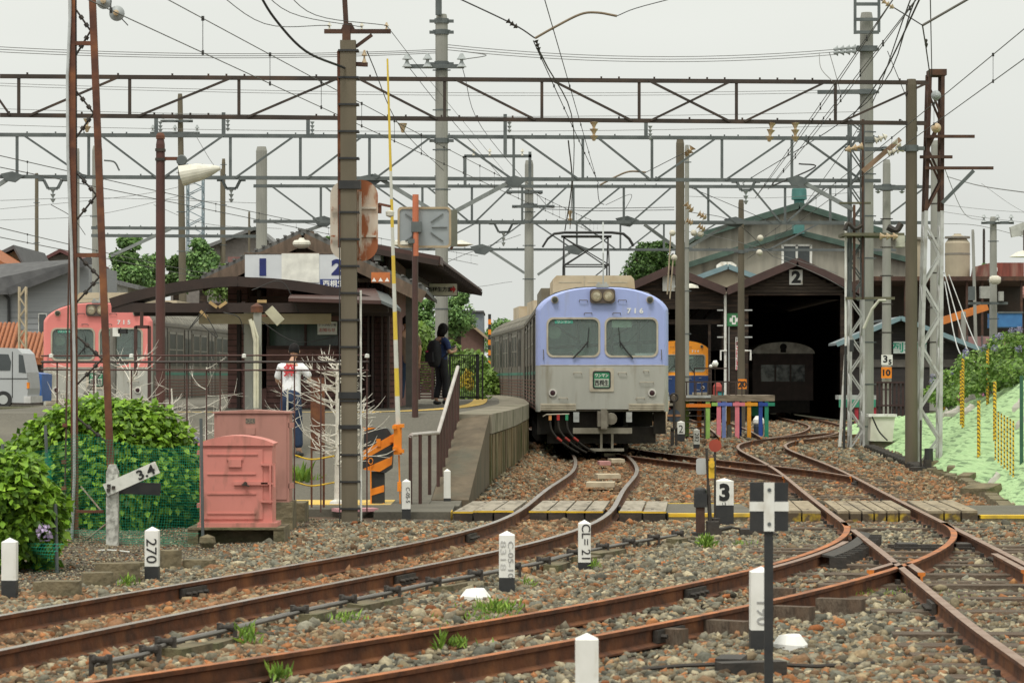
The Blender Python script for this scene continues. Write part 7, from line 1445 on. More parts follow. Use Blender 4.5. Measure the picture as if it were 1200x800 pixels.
# ------------------------------------------------------------------ left foreground
# hydrangeas
Yb = 34.8; s = F / Yb
bush('hydrangea_bush', 'large bright green hydrangea behind the green netting', 'bush', ((130 - 600) / s, Yb, .52), (1.18, .8, 1.06), 15000, .095, HYD, 5, 0, None, zmin=-.55)
bush('hydrangea_bush', 'lower wing of the hydrangea with lilac flowers by the pink cabinet', 'bush', ((205 - 600) / s, Yb + .5, .35), (.55, .6, .72), 2600, .11, HYD, 6, 7, LIL, zmin=-.5)
bush('hydrangea_bush', 'hydrangea at the far left behind the netting', 'bush', ((-8 - 600) / (F / 38), 38, .45), (.36, .4, .6), 1200, .11, HYD, 8, 0, None, zmin=-.5)
Yb = 27.0; s = F / Yb
bush('hydrangea_bush', 'nearest glossy hydrangea bush at the left edge', 'bush', ((2 - 600) / s, Yb, .5), (.58, .5, .64), 6500, .095, HYD, 12, 2, [(.5, .4, .6)], zmin=-.8)
# netting
NET = bpy.data.materials.new('green_netting'); NET.use_nodes = True; q = NET.node_tree; q.nodes.clear(); o_ = q.nodes.new('ShaderNodeOutputMaterial'); trn = q.nodes.new('ShaderNodeBsdfTransparent'); df = q.nodes.new('ShaderNodeBsdfDiffuse'); df.inputs[0].default_value = (.02, .24, .15, 1); mxs = q.nodes.new('ShaderNodeMixShader')
a_ = q.nodes.new('ShaderNodeAttribute'); a_.attribute_name = 'netuv'; sx = q.nodes.new('ShaderNodeSeparateXYZ'); q.links.new(a_.outputs['Vector'], sx.inputs[0]); facs = []
for ax in ('X', 'Y'):
    m1 = q.nodes.new('ShaderNodeMath'); m1.operation = 'FRACT'; q.links.new(sx.outputs[ax], m1.inputs[0]); m2 = q.nodes.new('ShaderNodeMath'); m2.operation = 'LESS_THAN'; m2.inputs[1].default_value = .1; q.links.new(m1.outputs[0], m2.inputs[0]); facs.append(m2)
mm = q.nodes.new('ShaderNodeMath'); mm.operation = 'MAXIMUM'; q.links.new(facs[0].outputs[0], mm.inputs[0]); q.links.new(facs[1].outputs[0], mm.inputs[1]); q.links.new(mm.outputs[0], mxs.inputs[0]); q.links.new(trn.outputs[0], mxs.inputs[1]); q.links.new(df.outputs[0], mxs.inputs[2]); q.links.new(mxs.outputs[0], o_.inputs[0])
def net(label, pts, zb, zt, cell=.03, amp=.05, n=60, m=14, parent=None, name='netting'):
    P = spline([(x, y, 0) for x, y in pts], max(2, n // len(pts))); V = []; U = []; L_ = 0; k = len(P)
    for i, p in enumerate(P):
        if i: L_ += (p - P[i - 1]).length
        for j in range(m):
            v = j / (m - 1); z = zb + ((zt(i / (k - 1)) if callable(zt) else zt) - zb) * v; V.append((p.x + amp * math.sin(L_ * 5 + v * 4) * (1 - v * .5), p.y + amp * math.cos(L_ * 4 + v * 3), z)); U.append((L_ / cell, z / cell, 0))
    ii = np.arange(k * m).reshape(k, m); Q = np.stack([ii[:-1, :-1], ii[1:, :-1], ii[1:, 1:], ii[:-1, 1:]], -1).reshape(-1, 4); o = big_mesh(name, np.array(V), Q, NET, parent=parent, smooth=True)
    if parent is None: tag(o, label, 'netting')
    at = o.data.attributes.new('netuv', 'FLOAT_VECTOR', 'POINT'); at.data.foreach_set('vector', np.array(U, np.float32).ravel()); return o
def fx(px, Y): return (px - 600) / F * Y
t = thing('net_fence', 'green mesh netting fence on grey pipes before the hydrangea', 'net fence', (fx(140, 31.6), 31.6, 0))
net('', [(fx(-15, 27), 27.6), (fx(20, 28.2), 28.8), (fx(62, 30), 31), (fx(100, 31.5), 31.6), (fx(160, 31.5), 31.7), (fx(236, 31.2), 31.3)], .0, lambda u: 1.12 - .08 * math.sin(u * 9), parent=t)
net('', [(fx(56, 31), 31.1), (fx(62, 29), 28.6), (fx(72, 27.4), 26.9)], .0, 1.05, parent=t); net('', [(fx(72, 31.3), 31.3), (fx(160, 31.3), 31.2), (fx(238, 31), 30.7)], -.0, .16, cell=.022, amp=.1, parent=t, name='net_skirt')
net('', [(fx(20, 26.5), 26.9), (fx(50, 26.4), 26.7), (fx(74, 26.6), 26.6)], .0, .28, amp=.1, parent=t, name='net_skirt')
for a, pa, b, pb_, Y in ((53, 498, 60, 640, 30.5), (67, 678, 65, 590, 26.8), (235.5, 490, 238, 648, 31.0), (3, 520, 4, 640, 30)):
    mb = MB(); mb.tube([W(a, pa, Y), W(b, pb_, Y)], .017, 8); mb.build('net_post', GALV, t)
mb = MB(); mb.tube(spline([W(0, 655, 30.8), W(60, 653, 30.6), (fx(120, 30), 29.9, .02), (fx(160, 30), 29.6, .02)], 5), .008, 5); mb.build('string_line', WHITEP, label='white cord lying on the fine gravel below the net', cat='cord')
mb = MB(); mb.box(W(105, 599, 31.3), (.3, .03, .03)); mb.build('rust_batten', RUST, label='short rusty batten tied behind the net', cat='batten')
mb = MB(); mb.tube([W(95, 570, 31.8), W(120, 600, 31.5)], .01, 5); mb.tube([W(103, 631, 31.5), W(124, 614, 31.5)], .012, 5); mb.build('bare_twigs', WOOD_G, label='two bare sticks leaning behind the netting', cat='sticks')
# gradient post 3.4
Y = 31.0; s = F / Y; t = thing('gradient_post', 'weathered white gradient post with slanted arm reading 34', 'gradient post', W(131, 638, Y))
mb = MB(); w_ = .062; c = W(131, 638, Y); ztop = Z_(553); mb.bx(c.x - w_, c.x + w_, Y, Y + .12, -.1, ztop); mb.add([(c.x - w_, Y, ztop), (c.x + w_, Y, ztop), (c.x + w_, Y + .12, ztop), (c.x - w_, Y + .12, ztop), (c.x - w_ * .5, Y, ztop + .08), (c.x + w_ * .5, Y, ztop + .08), (c.x + w_ * .5, Y + .12, ztop + .08), (c.x - w_ * .5, Y + .12, ztop + .08)], [(0, 1, 5, 4), (1, 2, 6, 5), (2, 3, 7, 6), (3, 0, 4, 7), (4, 5, 6, 7)])
mb.build('post', M('flaking_white', (.6, .6, .56), .9, (.45, .45, .42), 10, .3, dirt=(.25, .25, .23), dscale=14, dfac=(.45, .6)), t)
a, b = W(123.5, 574, Y - .04), W(184.5, 547, Y - .04); MB().bar(a, b, .03, .135).build('arm', M('arm_white', (.68, .68, .64), .7, (.6, .6, .56), 12, dirt=(.4, .4, .38), dscale=12), t)
ang = math.atan2(b.z - a.z, b.x - a.x)
text('3.4', .14, a.lerp(b, .78) + Vector((0, -.02, 0)), INK, t, rot=ang, bold=.003, sx=1.2)
MB().bar(W(135, 571, Y + .14), W(188, 573, Y + .14), .03, .13).build('rear_arm', BLACKP, t)
for px, py in ((127.5, 569), (127, 574), (133, 571)): MB().box(W(px, py, Y - .065), (.035, .02, .035)).build('bolt', DARK, t)
# pink cabinets
PK = M('pink_cabinet_paint', (.6, .225, .19), .6, (.55, .2, .17), 3, .05, dirt=(.3, .14, .11), dscale=5, dfac=(.54, .72), stretch=(1.5, 1, .5)); PK2 = M('dull_pink_paint', (.42, .205, .17), .65, (.38, .185, .155), 3, .03, dirt=(.24, .12, .095), dscale=4, stretch=(1.5, 1, .5))
Y = 31.4; s = F / Y; t = thing('pink_cabinet', 'front pink steel cabinet with arched top and lever latch', 'cabinet', W(278, 616, Y)); x0_, x1_ = X_(234), X_(319)
top = [(x0_, Z_(521))] + [(x0_ + (x1_ - x0_) * k / 10, Z_(521) + .075 * math.sin(math.pi * k / 10) ** .8) for k in range(1, 10)] + [(x1_, Z_(521))]
MB().prism([(x0_, Z_(613))] + [(x1_, Z_(613))] + top[::-1], Y, Y + .5).build('body', PK, t)
MB().prism([(x0_ - .015, Z_(522))] + [(x1_ + .015, Z_(522))] + [(x0_ - .02 + (x1_ - x0_ + .04) * (10 - k) / 10, Z_(521) + .015 + .085 * math.sin(math.pi * (10 - k) / 10) ** .8) for k in range(11)], Y - .03, Y + .53).build('hood', PK, t)
dr = MB().bx(X_(238), X_(308), Y - .014, Y - .001, Z_(608), Z_(526)).build('door', PK, t)
mb = MB(); [mb.bx(X_(243), X_(a), Y - .026, Y - .014, Z_(py) - .008, Z_(py) + .008) for a, py in ((302, 532), (300, 555), (300, 578), (300, 601))]; mb.bx(X_(232), X_(325), Y - .08, Y + .52, Z_(617), Z_(612)); mb.build('ridge', PK, dr)
mb = MB(); mb.bx(X_(268), X_(283), Y - .04, Y - .014, Z_(547), Z_(538)); mb.bx(X_(266), X_(285), Y - .03, Y - .014, Z_(539), Z_(536)); mb.bx(X_(274), X_(314), Y - .04, Y - .014, Z_(568), Z_(564)); mb.build('plate', PK, dr)
mb = MB(); [mb.bx(X_(306), X_(322), Y - .04, Y - .015, Z_(py) - .01, Z_(py) + .01) for py in (544, 566, 587)]; mb.bx(X_(316), X_(318), Y - .045, Y - .02, Z_(589), Z_(544)); mb.bx(X_(321), X_(323), Y - .045, Y - .02, Z_(570), Z_(544)); mb.build('hinge_bar', PK, dr)
mb = MB(); mb.cyl((X_(288), Y - .04, Z_(566)), (X_(288), Y - .08, Z_(566)), .02); mb.bar((X_(284), Y - .07, Z_(567)), (X_(293), Y - .07, Z_(569)), .015); mb.build('latch', DARK, dr)
mb = MB(); [mb.bx(X_(a), X_(b), Y + .05, Y + .4, Z_(py + 5), Z_(py)) for a, b, py in ((230, 235, 528), (230, 235, 590))]; mb.build('side_hinge', PK, t)
mb = MB(); mb.bx(X_(222), X_(334), Y - .18, Y + .7, .16, Z_(617) + .0); mb.bx(X_(222), X_(234), Y - .17, Y + .69, -.1, .16); mb.bx(X_(322), X_(334), Y - .17, Y + .69, -.1, .16); mb.bx(X_(234), X_(322), Y + .1, Y + .6, -.1, .155); mb.build('plinth', CONC_T, t)
Y = 34.2; s = F / Y; t = thing('pink_cabinet', 'rear taller dull pink cabinet with small black plate', 'cabinet', W(295, 590, Y)); MB().bx(X_(251), X_(339), Y, Y + .5, Z_(588), Z_(484)).build('body', PK2, t); mb = MB(); mb.prism([(X_(249), Z_(484)), (X_(342), Z_(484)), (X_(342), Z_(482.5)), (X_(296), Z_(480)), (X_(249), Z_(482.5))], Y - .03, Y + .53); mb.build('lid', PK2, t)
dr = MB().bx(X_(254), X_(336), Y - .012, Y - .001, Z_(585), Z_(486)).build('door', PK2, t); MB().bx(X_(288), X_(299), Y - .016, Y - .013, Z_(496), Z_(490)).build('nameplate', M('nameplate', (.05, .05, .05), .5, (.25, .2, .15), 60), dr)
mb = MB(); mb.bx(X_(288), X_(299), Y - .03, Y - .013, Z_(509), Z_(501)); mb.bx(X_(338), X_(344), Y, Y + .1, Z_(501), Z_(495)); mb.bx(X_(338), X_(344), Y, Y + .1, Z_(572), Z_(566)); mb.build('latch_plate', PK2, dr)
mb = MB(); mb.bx(X_(249), X_(343), Y - .05, Y + .6, -.1, Z_(588)); mb.build('plinth', CONC_T, t)
t = thing('stone_slab_block', 'dark timber and concrete step right of the pink cabinets', 'block', G(350, 612)); mb = MB(); p = G(348, 612); mb.box((p.x, p.y + .3, .12), (.2, .7, .25)); mb.build('block', CONC_T, t)
mb = MB(); p = G(385, 600); mb.box((p.x, p.y + .2, .07), (.9, .35, .05)); mb.box((p.x, p.y + .2, .03), (.8, .3, .03)); mb.build('timber_slab', SLEEPER, label='dark timber slab under the white bare tree', cat='slab')
# kerb blocks beside the left track
for k, (px, py, w_, h_, rz) in enumerate(((70, 701, 46, 20, .05), (112, 688, 36, 17, .25), (136, 684, 54, 24, .12), (197, 669, 22, 24, .5), (232, 668, 36, 12, -.1), (46, 696, 16, 14, 0), (165, 665, 40, 6, .1))):
    p = G(px, py); s_ = F / p.y; mb = MB(); mb.box((p.x, p.y + .1, h_ / s_ / 2 - .03), (w_ / s_, .2, h_ / s_ + .06), rz=rz, taper=.96)
    mb.build('concrete_block', CONC_T, label=['long mossy concrete kerb block nearest the left edge', 'short mossy kerb block right of the longest one', 'tall tilted kerb block left of the 270 post', 'square tan concrete block right of the 270 post', 'grey drain block with a hole near the net end', 'small dark kerb block under the near hydrangea', 'low flat slab behind the 270 post'][k], cat='concrete block')
p = G(232, 666); MB().cyl((p.x, p.y - .03, .06), (p.x, p.y + .0, .06), .035, n=12).build('drain_hole', BLACKP, label='dark round drain opening in the grey block', cat='drain')
p = G(243, 641); MB().lathe([(.06, 0), (.09, .05), (.08, .11), (0, .14)], p, 10).build('boulder', CONC_T, label='rounded tan stone at the cabinet plinth', cat='stone')
# brown pipe fence
Y = 37.0; s = F / Y; t = thing('pipe_fence', 'thin rusty brown pipe fence in front of the station', 'fence', W(250, 600, Y)); FM = M('fence_brown', (.1, .045, .04), .7, (.07, .035, .03), 5)
for py0, py1, r_, m_ in ((417, 416, .012, FM), (424, 424, .017, BROWN_D), (433, 434, .012, FM)): mb = MB(); mb.tube([W(48, py0, Y), W(432, py1, Y)], r_, 6); mb.build('rail', m_, t)
for px, pt in ((67, 424), (110, 433), (154, 433), (199, 424), (219, 424), (242, 433), (286, 416), (330, 433), (345, 418), (376, 424), (430, 416), (258, 424)): mb = MB(); mb.tube([W(px, 600, Y + .03), W(px, pt, Y + .03)], .0105, 6); mb.build('post', FM, t)
for px in (20, 286, 430, 154): MB().lathe([(0, -.03), (.03, -.02), (.03, .02), (0, .03)], W(max(px, 60), 417, Y), 8).build('pipe_joint', WHITEP, t)
t = thing('rusty_machine_post', 'rusty brown steel box post by the white shirted man', 'machine', W(372, 590, 38)); s = F / 38; MB().bx(X_(364), X_(380), 38, 38.15, Z_(528), Z_(442)).build('box', RUST, t); mb = MB(); mb.bx(X_(364), X_(366), 38, 38.05, 0, Z_(528)); mb.bx(X_(378), X_(380.5), 38, 38.05, 0, Z_(528)); mb.build('leg', RUST, t)
t = thing('yellow_chain', 'sagging yellow chain between the fence posts', 'chain', W(370, 545, 37.4)); mb = MB(); [mb.tube(spline([W(345, py, 37.4), W(365, py + 5, 37.4), W(392, py + 1, 37.4)], 5), .011, 5) for py in (533, 564)]; mb.build('chain', YELLOWP, t)
# bare white painted trees
BARK = M('white_painted_bark', (.78, .75, .68), .8, (.66, .62, .55), 12, .2)
def bare_tree(label, px, pb_, pt, Y, r, nb, spread, seed, disc=False, lean=0):
    rs = random.Random(seed); a = W(px, pb_, Y); b = W(px + lean, pt, Y); t = thing('bare_tree', label, 'tree', a); mb = MB(); mb.tube([a, a.lerp(b, .5) + Vector((.01, 0, 0)), b], [r, r * .8, r * .45], 8); mb.build('trunk', BARK, t); mb = MB()
    H = (b - a).length
    for k in range(nb):
        u = .25 + .75 * rs.random(); p = a.lerp(b, u); th = rs.uniform(-1, 1) * 1.15; sg = rs.choice((-1, 1)); L_ = spread * (1.15 - .5 * u) * rs.uniform(.5, 1); dz = rs.uniform(-.25, .65)
        d = Vector((sg * math.cos(th), math.sin(th), dz)).normalized(); P = [p]; q = p.copy(); dd = d.copy()
        for j in range(4): dd = (dd + Vector((rs.uniform(-.25, .25), rs.uniform(-.2, .2), rs.uniform(-.22, .3)))).normalized(); q = q + dd * L_ / 4; P.append(q.copy())
        mb.tube(P, [r * .3, r * .24, r * .18, r * .13, r * .06], 5)
        for m_ in range(3):
            j = rs.randint(1, 3); p2 = P[j]; d2 = (dd + Vector((rs.uniform(-.9, .9), rs.uniform(-.6, .6), rs.uniform(-.6, .9)))).normalized(); mb.tube([p2, p2 + d2 * L_ * .2, p2 + (d2 + Vector((0, 0, .15))) * L_ * .38], [r * .15, r * .11, r * .05], 4)
    mb.build('branches', BARK, t)
    if disc: MB().lathe([(.1, 0), (.09, .03), (.03, .06), (.03, .12)], a, 16).build('base_plate', WHITEP, t)
bare_tree('white painted bare tree with dense twigs beside the banded pole', 395, 590, 424, 37.4, .04, 60, .75, 3, True, 0)
bare_tree('short white bare tree in front of the white shirted man', 334, 560, 455, 37.2, .02, 16, .45, 5, lean=3)
bare_tree('spreading white bare tree behind the large hydrangea', 155, 560, 425, 37.6, .022, 26, .9, 9, lean=-3)
bare_tree('white bare tree at the left end of the pipe fence', 80, 560, 418, 37.6, .02, 20, .7, 14, lean=5)
bare_tree('thin tan bare tree left of the ticket window', 240, 560, 430, 37.8, .016, 18, .7, 18, lean=2)
bare_tree('white bare tree between the hydrangea and the cabinet', 205, 560, 455, 37.6, .018, 16, .6, 22, lean=-4)
bare_tree('white bare twigs low at the far left of the hydrangea', 112, 560, 440, 37.8, .016, 18, .7, 27)
# striped crossing machine and raised gate arm
Y = 39.0; s = F / Y; t = thing('crossing_machine', 'black and orange striped crossing gate machine', 'crossing gate', W(442, 597, Y))
mb = MB(); mb.prism([(X_(425), Z_(549)), (X_(452), Z_(554)), (X_(459), Z_(549)), (X_(461), Z_(512)), (X_(454), Z_(502)), (X_(427), Z_(500))], Y, Y + .4); mb.build('housing', BLACKP, t)
def stripe(pts, y, nm='stripe'): MB().prism([(X_(a), Z_(b)) for a, b in pts], y - .004, y - .0005).build(nm, ORANGEP, t)
stripe([(425.5, 539), (461, 519), (461.5, 508), (425.5, 528)], Y); stripe([(425.5, 500.5), (441, 501), (425.5, 505)], Y); stripe([(426, 550), (445, 552.5), (459, 544), (460, 534), (426, 549)], Y)
mb = MB(); mb.bx(X_(434), X_(450), Y + .05, Y + .3, .0, Z_(553)); mb.build('column', BLACKP, t)
for a in (576, 597): mb = MB(); mb.prism([(X_(434), Z_(a + 5)), (X_(450), Z_(a)), (X_(450), Z_(a - 8)), (X_(434), Z_(a - 3))], Y + .044, Y + .0495); mb.build('column_stripe', ORANGEP, t)
mb = MB(); mb.bx(X_(432), X_(452), Y - .02, Y + .35, -.05, .04); mb.build('base', ORANGEP, t)
mb = MB(); P = [(X_(434.5) + .03 * math.cos(a * .5), Y - .03, Z_(540) - .0 + .04 * math.sin(a * .5)) for a in range(13)]; mb.tube(P, .007, 5); mb.tube([(X_(434.5), Y - .03, Z_(545)), (X_(435), Y - .03, Z_(600))], .01, 5); mb.build('release_handle', ORANGEP, t)
MB().bx(X_(441), X_(446), Y - .02, Y, Z_(523), Z_(514)).build('label_box', ORANGEP, t)
t = thing('barrier_pole', 'raised thin yellow and white crossing barrier arm', 'barrier arm', W(466, 590, Y)); ARY = M('arm_yellow', (.68, .5, .06), .6, (.6, .42, .06), 5); ARW = M('arm_white_paint', (.6, .6, .55), .6, (.5, .5, .46), 6)
n = 13
for k in range(n):
    u0, u1 = k / n, (k + 1) / n; P = [W(466.5 - 12.5 * u, 497 - 428 * u, Y - .1) for u in (u0, u1)]; r0 = .034 - .022 * u0; r1 = .034 - .022 * u1; MB().tube(P, [r0, r1], 8, cap=True).build('arm_segment', ARY if k % 2 or k > 8 else ARW, t)
mb = MB(); mb.bx(X_(462), X_(471), Y - .2, Y + .0, Z_(532), Z_(497)); [mb.bx(X_(a), X_(a + 5), Y - .24, Y - .02, Z_(py + 4), Z_(py)) for a, py in ((460.5, 498), (469, 496.5), (469, 526), (461, 523))]; mb.bx(X_(457), X_(463), Y - .1, Y, Z_(518), Z_(510)); mb.build('arm_bracket', ORANGEP, t)
mb = MB(); mb.tube([W(467.5, 533, Y - .1), W(469, 590, Y - .1)], .012, 6); mb.bx(X_(466), X_(470.5), Y - .13, Y - .07, Z_(575), Z_(564)); mb.build('support_rod', ORANGEP, t)
# striped post behind train
t = thing('striped_beacon', 'orange and black striped crossing post beyond the train', 'crossing post', W(573, 440, 128)); s = F / 128
for k in range(12): MB().bx(X_(572), X_(575.5), 128, 128.12, Z_(368 + 6 * (k + 1)), Z_(368 + 6 * k)).build('band', ORANGEP if k % 2 else BLACKP, t)
# cream speaker/flood lamp on left pole, camera
t = thing('beige_floodlight', 'tilted cream box lamp on the canopy post', 'lamp', W(322, 378, 48)); MB().box(W(322, 370, 48), (.3, .12, .16), ry=R(48)).build('housing', M('beige_box', (.5, .48, .36), .6), t); MB().bar(W(313, 370, 48), W(306, 370, 48.2), .03).build('arm', RUST, t)
t = thing('canopy_corner_post', 'concrete post with cream pipes below the canopy', 'post', W(300, 480, 47.5)); s = F / 47.5; mb = MB(); mb.bx(X_(297), X_(306), 47.5, 47.62, PZ - .05, Z_(364)); mb.build('shaft', CPG, t); MB().lathe([(.1, 0), (.1, .1), (.0, .16)], W(301, 366, 47.56), 12).build('cap', RUST, t)
mb = MB(); mb.tube([W(299, 478, 47.4), W(299, 400, 47.4), W(296, 384, 47.4), W(293, 374, 47.4)], .03, 8); mb.tube([W(302, 478, 47.4), W(302, 395, 47.4), W(296, 376, 47.4)], .02, 8); mb.build('cream_pipe', M('cream_pipe', (.62, .6, .48), .5), t)
t = thing('signal_lamp', 'small grey signal lamp on a thin mast before the pink train', 'signal', W(133, 470, 50)); mb = MB(); mb.tube([W(132, 520, 50), W(133, 385, 50)], .06, 8); mb.bar(W(128, 430, 50), W(150, 425, 50), .05); mb.bar(W(120, 430, 50), W(95, 470, 50), .14, .06); mb.build('mast', M('grey_mast', (.2, .19, .17), .7), t); mb = MB(); mb.box(W(137, 389, 49.8), (.12, .2, .15)); mb.build('lamp_box', WHITEP, t); MB().box(W(144, 388, 49.8), (.14, .2, .08)).build('hood', BLACKP, t)
t = thing('small_frame', 'dark brown thin pipe frame beside the pink train', 'frame', W(167, 470, 46)); mb = MB(); [mb.bar(W(*a, 46), W(*b, 46), .05) for a, b in (((159, 440), (159, 382)), ((175, 470), (175, 382)), ((159, 383), (175, 383)))]; mb.tube([W(166, 383, 46), W(166, 365, 46)], .03, 6); mb.build('pipe', BROWNP, t)
# vans
VAN = M('silver_paint', (.5, .52, .54), .35, (.46, .48, .5), 2, metal=.3); VB = M('van_blue', (.05, .15, .45), .4)
Y = 62.0; s = F / Y; t = thing('parked_van', 'silver grey boxy van parked at the left edge', 'van', W(5, 475, Y)); zg = Z_(480)
prof = [(X_(-60), Z_(470)), (X_(31), Z_(472)), (X_(33), Z_(455)), (X_(31), Z_(436)), (X_(26), Z_(414)), (X_(20), Z_(408)), (X_(-40), Z_(406)), (X_(-60), Z_(412))]
MB().prism(prof, Y, Y + 1.6).build('body', VAN, t); MB().prism([(X_(-20), Z_(434)), (X_(12), Z_(434)), (X_(13), Z_(424)), (X_(10), Z_(415)), (X_(-20), Z_(414))], Y - .01, Y - .002).build('window', GLASS_D, t)
MB().prism([(X_(22), Z_(436)), (X_(30.5), Z_(437)), (X_(27), Z_(416)), (X_(22), Z_(415))], Y - .01, Y - .002).build('rear_window', GLASS_D, t); mb = MB(); mb.bx(X_(-10), X_(-9), Y - .006, Y - .001, Z_(465), Z_(412)); mb.bx(X_(14), X_(15), Y - .006, Y - .001, Z_(466), Z_(412)); mb.bx(X_(-60), X_(33), Y - .008, Y - .001, Z_(444), Z_(443)); mb.build('panel_gap', BLACKP, t)
for px in (4, -50): mb = MB(); mb.cyl((X_(px), Y - .03, Z_(468)), (X_(px), Y + .15, Z_(468)), 10 / s, n=24); w = mb.build('wheel', BLACKP, t); MB().cyl((X_(px), Y - .04, Z_(468)), (X_(px), Y - .031, Z_(468)), 5.5 / s, n=20).build('rim', GALV_L, w)
MB().bx(X_(28), X_(36), Y - .02, Y + 1.55, Z_(472), Z_(464)).build('bumper', M('bumper_white', (.6, .6, .6), .5), t); MB().bx(X_(31.5), X_(34), Y - .02, Y + .1, Z_(455), Z_(448)).build('tail_light', ORANGEP, t)
MB().bx(-12.5, -9.2, 61.0, 64.5, -.06, Z_(476)).build('raised_yard', EARTH, kind='structure')
t = thing('blue_van', 'blue vehicle partly hidden behind the silver van', 'vehicle', W(40, 470, 66)); s = F / 66; MB().prism([(X_(30), Z_(470)), (X_(48), Z_(470)), (X_(49), Z_(438)), (X_(34), Z_(436))], 66, 67.5).build('body', VB, t); MB().prism([(X_(35), Z_(452)), (X_(45), Z_(452)), (X_(46), Z_(441)), (X_(36), Z_(440))], 65.98, 65.995).build('window', GLASS_D, t)
MB().cyl((X_(38), 65.97, Z_(468)), (X_(38), 66.1, Z_(468)), 5 / s, n=18).build('wheel', BLACKP, t)

# ------------------------------------------------------------------ trees and hedges in the background
TG = [(.14, .25, .08), (.18, .33, .1), (.09, .17, .06), (.23, .37, .12)]
def tree(label, px, pyb, pyt, w_px, Y, seed, cols=TG, blobs=14, n=3500, leaf=.3, trunk=True, squash=1.0):
    n = int(n * 2.2); leaf *= .62; s = F / Y; rs = np.random.RandomState(seed); zt = CZ - (pyt - YH) / s; zb_ = CZ - (pyb - YH) / s; x = (px - 600) / s; hw = w_px / s / 2; t = thing('tree', label, 'tree', (x, Y, 0)); Ps, Ns = [], []
    for k in range(blobs):
        u = rs.rand(); cz_ = zb_ + (zt - zb_) * (.2 + .7 * u); rr = hw * (1.0 - .55 * u) * rs.uniform(.3, .75); cx_ = x + rs.uniform(-1, 1) * (hw - rr * .6) * (1 - .5 * u); cy_ = Y + rs.uniform(-1, 1) * hw * .6; r3 = min(rr, max(.2, (zt - cz_)))
        P, d = lumpy(n // blobs, (cx_, cy_, cz_), (rr, rr, r3 * rs.uniform(.7, 1)), rs, shell=.6, lob=4); Ps.append(P); Ns.append(d + np.array((0, 0, .5)))
    leaves('crown', np.concatenate(Ps), np.concatenate(Ns), leaf, cols, t, seed=seed)
    if trunk:
        mb = MB(); mb.tube([(x, Y, -.1), (x + .1, Y, zb_ + (zt - zb_) * .4), (x, Y, zt * .9)], [.25, .16, .05], 8)
        for k in range(6): a = rs.rand() * 6.28; mb.tube([(x, Y, zb_ + (zt - zb_) * rs.uniform(.1, .4)), (x + hw * .7 * math.cos(a), Y + hw * .5 * math.sin(a), zb_ + (zt - zb_) * rs.uniform(.5, .8))], [.1, .03], 6)
        mb.build('trunk', WOOD_D, t)
tree('slender conical green tree left of the whitish pole', 152, 345, 272, 46, 135, 51, blobs=16, n=3500, leaf=.3)
tree('bushy mid green tree right of the slender conical tree', 178, 345, 296, 50, 140, 52, n=2600)
tree('tree between the brown lamp pole and wooden pole', 205, 345, 300, 40, 142, 53, [(.1, .18, .05), (.13, .22, .06), (.08, .14, .04)], n=2200)
tree('full green tree behind the station roof left end', 236, 340, 275, 44, 130, 54, blobs=16, n=3500)
tree('light green tree low above the arched canopy', 275, 350, 308, 70, 125, 55, [(.13, .2, .05), (.17, .26, .07), (.1, .16, .04)], n=2600)
tree('round green treetop behind the depot roof', 765, 330, 283, 70, 190, 56, [(.07, .14, .035), (.05, .1, .03), (.09, .17, .04)], blobs=20, n=5000, leaf=.4)
tree('small green tree right beside the factory wall', 815, 330, 290, 26, 175, 57, n=1500)
tree('green tree above the gate behind the platform canopy', 535, 400, 330, 50, 165, 58, blobs=14, n=3000)
tree('dark leafy tree left of the platform pole', 498, 400, 345, 40, 150, 59, n=2400)
tree('small tree between the far right poles', 1153, 335, 308, 16, 185, 60, n=900)
tree('small round tree just above the station gable', 383, 300, 278, 22, 140, 61, n=900)
tree('green tree far beyond the end of the line', 596, 420, 372, 70, 210, 63, n=2500, leaf=.4)
YG = [(.16, .26, .05), (.2, .32, .06), (.12, .2, .04)]
for k, (px, py, w_, h_, Y, cols, lab) in enumerate(((515, 428, 60, 60, 120, YG, 'light green overgrown bush behind the passenger'), (552, 440, 50, 60, 100, YG, 'yellow green bush behind the black gate'), (488, 400, 40, 50, 105, YG, 'bright green bush left of the grey pole at the platform'), (570, 462, 26, 60, 92, YG, 'tall grass like bush left of the train'), (540, 470, 60, 22, 76, YG, 'low grass bush at the foot of the black gate'), (600, 430, 70, 26, 150, TG, 'dark bush row beyond the train'))):
    c = W(px, py, Y); s_ = F / Y; bush('hedge_bush', lab, 'bush', c, (w_ / s_ / 2, 1.2, h_ / s_ / 2), 2200, .2, cols, 70 + k, stems=False, zmin=-.9)
c = W(547, 452, 80); bush('yellow_flower_bush', 'small yellow flowering plant behind the gate bars', 'bush', c, (.16, .15, .45), 400, .09, [(.6, .45, .03), (.5, .4, .05)], 80, stems=False)
rs = np.random.RandomState(5); n = 30000; P = np.c_[rs.uniform(-80, 90, n), rs.uniform(225, 245, n), np.zeros(n)]
P[:, 2] = rs.rand(n) * (3.2 + 1.3 * np.sin(P[:, 0] * .31) + .8 * np.sin(P[:, 0] * .83 + 1))
def stuff_leaves():
    t = thing('tmp', None, None); o = leaves('distant_woodland', P, np.tile((0, -.5, .8), (n, 1)), .9, [(.07, .11, .05), (.09, .14, .06), (.06, .09, .045)], t, seed=3, kind='stuff', label='far line of trees behind the yard'); o.parent = None; o['category'] = 'woodland'; bpy.data.objects.remove(t)
stuff_leaves()

